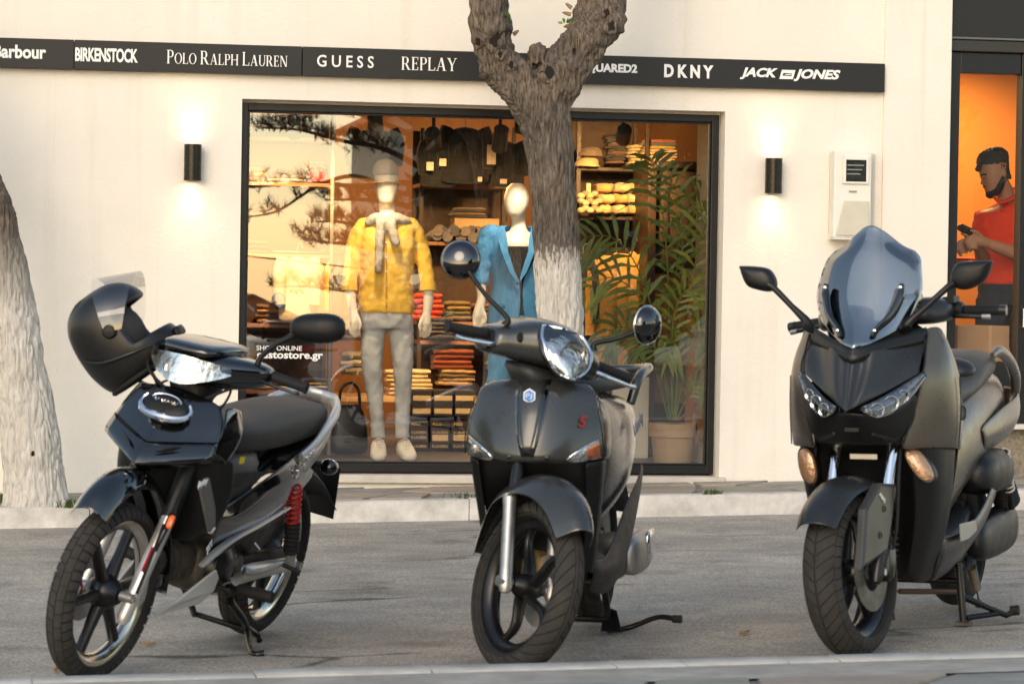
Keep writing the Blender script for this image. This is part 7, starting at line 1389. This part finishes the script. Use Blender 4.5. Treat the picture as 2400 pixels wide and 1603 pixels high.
# handlebar
for s in (1,-1):
    m = MB(); m.loft([ring((x_,s*y_,z_), (w_,0,0), (-.2*h_,0,h_), 16, 3) for x_, y_, z_, w_, h_ in ((-.42,.04,1.10,.08,.03),(-.40,.12,1.105,.085,.045),(-.40,.19,1.105,.08,.048),(-.44,.225,1.10,.055,.036),(-.45,.24,1.10,.03,.024))]); b.put(m, 'bar_cover', M_XD, None, True, sub=1)
    m = MB(); m.loft([ring((-.49,s*y_,1.10), (.030*k_,0,0), (0,0,.028*k_), 14, 3) for y_, k_ in ((.215,.8),(.225,1),(.25,1),(.26,.7))]); m.box((-.47,s*.225,1.135), (.05,.04,.022)); b.put(m, 'switch_block', M_XB, None, True)
    a, e = Vector((-.505,s*.255,1.097)), Vector((-.522,s*.372,1.088)); k = 12
    m = MB(); m.tube([lerp(a, e, i/k) for i in range(k+1)], lambda t: .0165+.0008*(int(t*24) % 2), 14); b.put(m, 'grip', M_GRIP, None, True)
    m = MB(); m.tube([e, e+(e-a).normalized()*.024], [.0185,.0175], 14); b.put(m, 'bar_end', M_XD, None, True, angle=40)
    m = MB(); m.tube([(-.455,s*.225,1.085),(-.44,s*.27,1.078),(-.455,s*.34,1.070)], [.010,.008,.007], 8, smooth=4); lv = b.put(m, 'brake_lever', M_BMET, None, True)
    m = MB(); m.tube([(-.453,s*.335,1.0705),(-.460,s*.362,1.068)], [.008,.009], 8); b.put(m, 'lever_tip', M_ALU, lv, True)
m = MB(); m.box((-.43,.10,1.155), (.07,.06,.02)); b.put(m, 'brake_reservoir', M_XB, None, True, smooth=False, bevel=.006)
m = MB(); m.loft([ring((x_,0,z_), (0,w_,0), (0,0,h_), 16, 3) for x_, z_, w_, h_ in ((-.27,1.03,.15,.03),(-.36,1.06,.17,.035),(-.45,1.02,.16,.05),(-.50,.95,.14,.05))]); b.put(m, 'dash', M_XB, sub=1)
m = MB(); m.grid(surf(both([[(-.46,0,1.02),(-.45,.12,1.01),(-.42,.21,.98)],[(-.54,0,.80),(-.52,.14,.80),(-.46,.265,.80)],[(-.52,0,.60),(-.50,.14,.60),(-.46,.255,.60)],[(-.50,0,.36),(-.48,.12,.36),(-.46,.21,.36)]]), 3, 3)); b.put(m, 'inner_shield', M_XB, solid=.006, sub=1)
# tunnel, seat, tail
m = MB(); m.loft([ring((x_,0,(z0+z1)/2), (0,w_,0), (0,0,(z1-z0)/2), 22, 3) for x_, z0, z1, w_ in ((-.45,.25,.60,.13),(-.60,.24,.62,.15),(-.72,.30,.74,.16),(-.85,.40,.80,.185),(-1.0,.46,.84,.20),(-1.2,.52,.88,.21),(-1.45,.58,.90,.205),(-1.65,.66,.89,.16),(-1.80,.76,.87,.08))]); b.put(m, 'rear_body', M_XM, sub=1)
m = MB(); m.loft([ring((x_,0,(z0+z1)/2), (0,w_,0), (0,0,(z1-z0)/2), 22, 3) for x_, z0, z1, w_ in ((-.66,.74,.79,.06),(-.70,.74,.835,.11),(-.85,.76,.855,.16),(-1.02,.79,.865,.185),(-1.12,.80,.90,.19),(-1.20,.82,.955,.195),(-1.35,.84,.970,.185),(-1.55,.86,.965,.155),(-1.68,.87,.935,.10),(-1.72,.88,.91,.05))]); b.put(m, 'seat', M_XSEAT, sub=1)
m = MB(); m.loft([ring((x_,0,z_), (0,w_,0), (.02,0,h_), 20, 2.6) for x_, z_, w_, h_ in ((-1.06,.865,.13,.02),(-1.085,.885,.165,.045),(-1.13,.895,.172,.055),(-1.17,.90,.165,.05))]); b.put(m, 'backrest', pbr('black_vinyl', (.018,.019,.022), .38), sub=1)
for s in (1,-1):
    m = MB(); m.tube([(-1.28,s*.192,.945),(-1.38,s*.198,.958),(-1.54,s*.202,.915),(-1.64,s*.200,.85),(-1.66,s*.192,.785),(-1.58,s*.195,.750)], [.009,.015,.018,.020,.017,.010], 12, smooth=4, flat=1.5); b.put(m, 'grab_rail', M_XM)
    net = L3([(-1.05,s*.205,.70),(-1.30,s*.222,.755),(-1.55,s*.225,.79),(-1.72,s*.19,.81),(-1.82,s*.12,.82)],[(-1.08,s*.210,.645),(-1.30,s*.232,.68),(-1.55,s*.232,.715),(-1.74,s*.19,.75),(-1.85,s*.11,.785)],[(-1.12,s*.19,.60),(-1.30,s*.205,.62),(-1.55,s*.205,.65),(-1.74,s*.16,.69),(-1.84,s*.09,.74)])
    m = MB(); m.grid(surf(net, 3, 3)); b.put(m, 'tail_panel', M_XM, solid=.008, sub=1)
    # floor with bright foot plate, side skirt
    net = L3([(-.45,s*.205,.36),(-.62,s*.225,.365),(-.85,s*.235,.40),(-1.05,s*.235,.47),(-1.20,s*.225,.53)],[(-.45,s*.200,.28),(-.62,s*.222,.30),(-.85,s*.236,.345),(-1.05,s*.236,.41),(-1.22,s*.225,.47)],[(-.47,s*.165,.205),(-.60,s*.175,.215),(-.80,s*.195,.265),(-.98,s*.21,.325),(-1.18,s*.205,.40)])
    m = MB(); m.grid(surf(net, 3, 3)); b.put(m, 'side_skirt', M_XD, solid=.01, sub=1)
    q = [b.y(K6(*p), .243) for p in ((1268,505),(1372,478),(1385,545),(1330,600),(1275,622))]; q = [Vector((p.x,s*p.y,p.z)) for p in q]; m = MB(); m.prism(q, (0,s*.004,0)); b.put(m, 'foot_plate', M_ALU, smooth=False, bevel=.002)
m = MB(); m.loft([ring((x_,0,z_), (0,w_,0), (0,0,h_), 16, 4) for x_, z_, w_, h_ in ((-.45,.32,.19,.03),(-.62,.325,.205,.03),(-.85,.36,.215,.04),(-1.0,.42,.205,.05))]); b.put(m, 'floorboard', M_XB, sub=1)
m = MB(); m.loft([ring((x_,0,z_), (0,w_,0), (.02,0,h_), 14, 3) for x_, z_, w_, h_ in ((-1.80,.79,.13,.03),(-1.86,.79,.11,.028),(-1.875,.79,.05,.015))]); b.put(m, 'tail_lamp', M_RED, sub=1)
# air box, transmission case, bellows
m = MB(); m.loft([ring((x_,.17,z_), (0,w_,0), (0,0,h_), 18, 3) for x_, z_, w_, h_ in ((-1.02,.52,.05,.05),(-1.08,.53,.075,.075),(-1.25,.535,.085,.085),(-1.42,.53,.08,.08),(-1.47,.525,.06,.055))]); b.put(m, 'air_box', M_XB, sub=1)
m = MB(); p0, p1 = Vector((-1.42,.19,.49)), Vector((-1.50,.20,.40)); m.tube([lerp(p0, p1, i/14) for i in range(15)], lambda t: .050 if int(t*14) % 2 else .042, 16); b.put(m, 'bellows', M_GRIP, angle=30)
m = MB(); m.loft([ring((x_,.175,z_), (0,.045*k_,0), (0,0,h_), 20, 2.8) for x_, z_, h_, k_ in ((-1.05,.29,.05,.7),(-1.12,.29,.075,1),(-1.35,.30,.085,1.1),(-1.52,.31,.09,1.1),(-1.62,.31,.075,1),(-1.66,.31,.045,.7))]); b.put(m, 'transmission_case', M_XB, sub=1)
m = MB(); m.loft([ring((x_,0,z_), (0,w_,0), (0,0,h_), 16, 3) for x_, z_, w_, h_ in ((-.62,.26,.10,.06),(-.80,.27,.14,.09),(-1.10,.29,.15,.10),(-1.35,.31,.13,.09))]); b.put(m, 'engine', M_DMET, sub=1)
t_, d_ = Vector((-1.33,.225,.60)), Vector((-1.46,.225,.385))
m = spring(t_, lerp(t_, d_, .7), .018, 10, .004); b.put(m, 'shock_spring', pbr('white_spring', (.5,.48,.44), .4)); m = MB(); m.tube([t_, d_], .012, 8); b.put(m, 'shock_rod', M_BMET)
m = MB(); m.tube([(-.80,-.10,.24),(-.95,-.16,.22),(-1.1,-.17,.27)], .022, 10, smooth=4); m.tube([(-1.1,-.17,.27),(-1.15,-.19,.30),(-1.62,-.215,.42),(-1.68,-.215,.43)], [.025,.062,.065,.045], 16); b.put(m, 'exhaust', MATS['brushed_exhaust'])
guard(b, (-1.54,0,.29), [(35,.32),(65,.33),(100,.34),(130,.37),(155,.42),(165,.45)], .095, .035, M_XB, False, 'rear_mudguard')
# centre stand: crossbar, legs, pedal, return spring
def gl3(q, h): return b.Mi @ ground(*q, h)
A_, B_, P_, P2 = gl3(K6(1300,1160),.012), Vector((-1.03,.125,.22)), gl3(K6(1585,1110),.03), gl3(K6(1635,1080),.045)
m = MB(); m.tube([B_, lerp(B_,A_,.45), A_], .014, 10); m.tube([B_-Vector((0,.26,0)), A_-Vector((0,.26,0))], .014, 10); m.tube([lerp(B_,A_,.30), lerp(B_,A_,.30)-Vector((0,.26,0))], .012, 10); cs = b.put(m, 'centre_stand', M_BMET)
m = MB(); m.tube([lerp(B_,A_,.55), lerp(lerp(B_,A_,.55),P_,.6), P_, P2], [.013,.011,.011,.013], 10); m.tube([A_+Vector((0,.01,.018)), lerp(A_,P_,.8)+Vector((0,0,.012))], .010, 8); b.put(m, 'stand_pedal', M_BMET, cs)
m = MB(); m.tube([P2-Vector((0,.012,0)), P2+Vector((0,.018,.004))], .018, 10); b.put(m, 'pedal_pad', M_GRIP, cs)
m = MB(); m.box(A_+Vector((0,0,-.002)), (.07,.05,.016)); b.put(m, 'stand_foot', M_DMET, cs, smooth=False, bevel=.004)
sp0 = b.y(K6(1352,790), .16); sp1 = b.y(K6(1385,930), .16); m = spring(sp0, sp1, .016, 14, .0035, 8); b.put(m, 'stand_spring', M_DMET, cs)
m = MB(); m.tube([sp1, b.y(K6(1398,1000), .16)], .003, 6); pr = b.y(K6(1398,1030), .17); m.tube([pr+Vector((0,.012*math.cos(t),.014*math.sin(t))) for t in [2*PI*i/14 for i in range(15)]], .0035, 6); b.put(m, 'spring_hook', M_BMET, cs)
m = MB(); m.tube([b.y(K6(875,950), -.02), b.y(K6(1250,952), .05)], .010, 8); b.put(m, 'stand_crossbar', pbr('rusty_bar', (.10,.05,.025), .7), cs)
# ================================================================== what stands across the street, behind the photographer, and shows in the glass
GY = FY+.036
def refl(px, py, Y):
    """place at depth Y behind the camera whose mirror image in the shop glass falls on this spot"""
    g = at(px, py, GY); v = Vector((CAM.x, 2*GY-CAM.y, CAM.z)); t = (Y-v.y)/(g.y-v.y); return v+(g-v)*t
M_NEED = pbr('pine_needle', (.020,.030,.012), .6, var=.4, vs=8); M_PBARK = pbr('pine_bark', (.07,.05,.035), .9, var=.3, vs=10)
pine = thing('pine_tree', 'long-needled pine reflected in the left half of the shop window', 'tree', (refl(1015,900,-27).x,-27,gzc(0)))
def rl(pts): return [refl(x_, y_, -27+d_)-pine.location for x_, y_, d_ in pts]
top = rl([(1015,900,0)])[0]; top.z = -.1
m = MB(); m.tube([top]+rl([(1012,640,0),(1003,470,0),(990,330,0),(965,200,.2),(940,40,.3),(900,-200,.4)]), [.17,.15,.13,.12,.10,.07,.03], 12, smooth=4); m.build('trunk', M_PBARK, pine)
br = [[(1003,420,0),(950,455,-.3),(840,415,-.6),(770,425,-.8),(720,450,-.9),(650,495,-1.0),(578,510,-1.0)], [(1000,400,0),(900,350,.2),(800,330,.4),(700,305,.5),(615,300,.5)], [(992,330,0),(900,290,-.3),(820,262,-.5),(760,255,-.6),(700,285,-.7)], [(990,320,0),(1060,300,.3),(1090,330,.4),(1110,380,.4)], [(985,300,0),(900,250,.3),(830,222,.5),(760,225,.6)], [(1003,430,0),(930,430,.4),(850,440,.7),(780,432,.9),(690,432,1.0),(600,438,1.1),(560,440,1.1)], [(1006,500,0),(940,480,-.2),(870,470,-.5),(810,468,-.7),(760,470,-.8)], [(1008,560,0),(930,540,.2),(850,530,.3),(790,520,.4),(740,520,.5)], [(1008,590,0),(900,585,-.2),(820,572,-.4),(760,568,-.5),(705,556,-.6)], [(1010,690,0),(900,690,.2),(800,680,.4),(720,672,.6),(650,672,.6)], [(990,330,0),(1040,400,-.3),(1075,450,-.5),(1080,490,-.5)], [(980,280,0),(1050,240,0),(1110,230,0),(1160,260,0)], [(970,240,0),(860,200,-.3),(760,190,-.4),(660,235,-.5),(580,262,-.5)]]
rnd = random.Random(4); nm = MB()
for bi, bpts in enumerate(br):
    P_ = crm(rl(bpts), 10); m = MB(); m.tube(P_, [.05,.03,.012], 7); m.build('branch', M_PBARK, pine)
    k = len(P_)
    for i in range(int(k*(.55 if bi in (0,5) else .22)), k):
        if bi in (0,5) and rnd.random() < .45: continue
        dens = 3 if bi in (1,2,3,4,10,11,12) else 2
        for _ in range(dens):
            o = P_[i]+Vector((rnd.gauss(0,.06), rnd.gauss(0,.14), rnd.gauss(0,.05))); ax = Vector((rnd.gauss(-.35,.5), rnd.gauss(0,.5), .75)).normalized(); l0 = rnd.uniform(.10,.22)
            for q in range(26):
                t = rnd.random(); root = o+ax*l0*t; d = (ax*rnd.uniform(.6,1.2)+Vector((rnd.gauss(0,.55), rnd.gauss(0,.55), rnd.gauss(.1,.4)))).normalized()*rnd.uniform(.11,.20); s_ = d.cross(Vector((rnd.gauss(0,1),rnd.gauss(0,1),rnd.gauss(0,1)))).normalized()*.0045
                nm.add([root-s_, root+s_, root+d], [(0,1,2)])
nm.build('needles', M_NEED, pine, smooth=False, kind='stuff')
M_DLEAF = pbr('dark_evergreen_leaf', (.016,.026,.010), .6, var=.5, vs=2)
def dense_tree(px, Y, rx, rz, zc, label, seed, n=5200):
    rnd = random.Random(seed); b_ = refl(px, 900, Y); t = thing('sky_blocker_tree', label, 'tree', (b_.x, Y, gzc(b_.x)), 'dark evergreens added to block reflected sky')
    m = MB(); m.tube([(0,0,-.1),(.05,0,zc*.5),(0,.1,zc),(.1,0,zc+rz*.6)], [.20,.16,.12,.04], 10, smooth=3); m.build('trunk', M_PBARK, t)
    for k in range(6):
        a = k*1.05; m = MB(); m.tube([(0,0,zc*.6+k*.12),(rx*.4*math.cos(a),rx*.4*math.sin(a),zc+.1*k),(rx*.8*math.cos(a),rx*.8*math.sin(a),zc+rz*.3*math.sin(k*2))], [.07,.05,.015], 7, smooth=3); m.build('limb', M_PBARK, t)
    m = MB(); cl = [(rnd.uniform(-1,1), rnd.uniform(-1,1), rnd.uniform(-1,1)) for _ in range(46)]
    for i in range(n):
        c = cl[rnd.randrange(46)]; q = Vector((c[0]+rnd.gauss(0,.2), c[1]+rnd.gauss(0,.2), c[2]+rnd.gauss(0,.2)))
        if q.length > 1.12: q = q.normalized()*rnd.uniform(.85,1.12)
        p = Vector((q.x*rx, q.y*rx, zc+q.z*rz)); d = Vector((rnd.gauss(0,1),rnd.gauss(0,1),rnd.gauss(0,1))).normalized(); u = d.orthogonal().normalized(); s_ = rnd.uniform(.10,.2)
        m.add([p-u*s_, p+d.cross(u)*s_*.5, p+u*s_, p-d.cross(u)*s_*.5], [(0,1,2,3)])
    m.build('crown', M_DLEAF, t, smooth=False)
dense_tree(1210, -24, 1.5, 2.2, 2.6, 'added dark evergreen blocking the sky reflection, left of three', 1); dense_tree(1500, -25, 1.7, 2.4, 2.8, 'added dark evergreen blocking the sky reflection, middle of three', 2); dense_tree(1850, -26, 2.3, 3.0, 3.4, 'added dark evergreen blocking the sky reflection, right of three', 3, 8000);  # unseen trees added to keep the sky reflection off the window's right half
# houses
M_HW = pbr('cream_house_render', (.62,.54,.42), .9, var=.06, vs=2); M_TILE = pbr('orange_roof_tile', (.50,.17,.06), .8, var=.25, vs=6); M_HG = pbr('house_window_glass', (.05,.09,.13), .1); M_HF = pbr('house_window_frame', (.16,.25,.33), .6)
Yh = -44
def house(label, x0, x1, zw, zr, d, ridge, wins, Yf, gable=True):
    t = thing('house', label, 'house', (x0, Yf, gzc(x0)-.2)); w_ = x1-x0; m = MB()
    if gable: m.prism([(0,0,0),(w_,0,0),(w_,0,zw),(w_*ridge,0,zr),(0,0,zw)], (0,-d,0))
    else: m.bx(0,w_,-d,0,0,zw)
    m.build('wall', M_HW, t, smooth=False)
    m = MB(); e = .35
    if gable:
        sl = Vector((w_*(1-ridge),0,zw-zr)).normalized(); sl2 = Vector((-w_*ridge,0,zw-zr)).normalized(); R0_ = Vector((w_*ridge,e,zr+.02))
        for dv, ln in ((sl, math.hypot(w_*(1-ridge), zr-zw)+.4), (sl2, math.hypot(w_*ridge, zr-zw)+.4)): m.add([R0_, R0_+dv*ln, R0_+dv*ln-Vector((0,d+2*e,0)), R0_-Vector((0,d+2*e,0)), R0_+Vector((0,0,.16)), R0_+dv*ln+Vector((0,0,.16)), R0_+dv*ln-Vector((0,d+2*e,-.16)), R0_-Vector((0,d+2*e,-.16))], [(0,1,2,3),(4,5,6,7),(0,1,5,4),(1,2,6,5),(2,3,7,6),(0,3,7,4)])
    else: m.bx(-.3,w_+.3,-d-.3,.3,zw,zw+.25)
    m.build('roof', M_TILE, t, smooth=False)
    for wx, wz, ww, wh in wins:
        f = MB().bx(wx,wx+ww,.0,.05,wz,wz+wh).build('window', M_HF, t, smooth=False); MB().bx(wx+.08,wx+ww/2-.03,.051,.06,wz+.08,wz+wh-.08).build('pane', M_HG, f, smooth=False); MB().bx(wx+ww/2+.03,wx+ww-.08,.051,.06,wz+.08,wz+wh-.08).build('pane', M_HG, f, smooth=False)
    return t
a, c = refl(470,800,Yh), refl(700,800,Yh); zr = refl(590,712,Yh).z+.2; zw = refl(690,765,Yh).z+.2
house('cream gabled house with orange tiled roof across the street', a.x, c.x, zw, zr, 6, .52, [(1.0,zw*.55,.7,.7)], Yh)
Y2 = -36; a, c = refl(480,900,Y2), refl(745,900,Y2); z2 = refl(650,850,Y2).z+.2
w1, w2_ = refl(642,900,Y2).x-a.x, refl(677,900,Y2).x-a.x
house('low cream house with two blue windows across the street', a.x, c.x, z2, z2, 4, .5, [(w1,.35,.20,z2*.55),(w2_,.35,.20,z2*.55)], Y2, False)
a = refl(1700,800,-52); house('wide cream house behind the evergreens across the street', a.x-8, a.x+16, 5.2, 7.4, 8, .5, [(2+3*k,2.6,1.1,1.4) for k in range(6)], -52)
# overhead wires
for k, (p0, p1) in enumerate((((560,436,-20),(1000,430,-20)), ((560,598,-22),(760,620,-22)))):
    a, c = refl(*p0), refl(*p1); d = (c-a); a2, c2 = a-d*2.2, c+d*2.2; m = MB(); m.tube([lerp(a2, c2, i/20)-Vector((0,0,.25*math.sin(PI*i/20)*0)) for i in range(21)], .010, 6); tag(m.build('overhead_wire', M_BLACK), ['upper overhead wire across the street, reflected in the glass','lower overhead wire with a hanging lamp, reflected in the glass'][k], 'wire')
bpy.data.scenes.remove(TS)
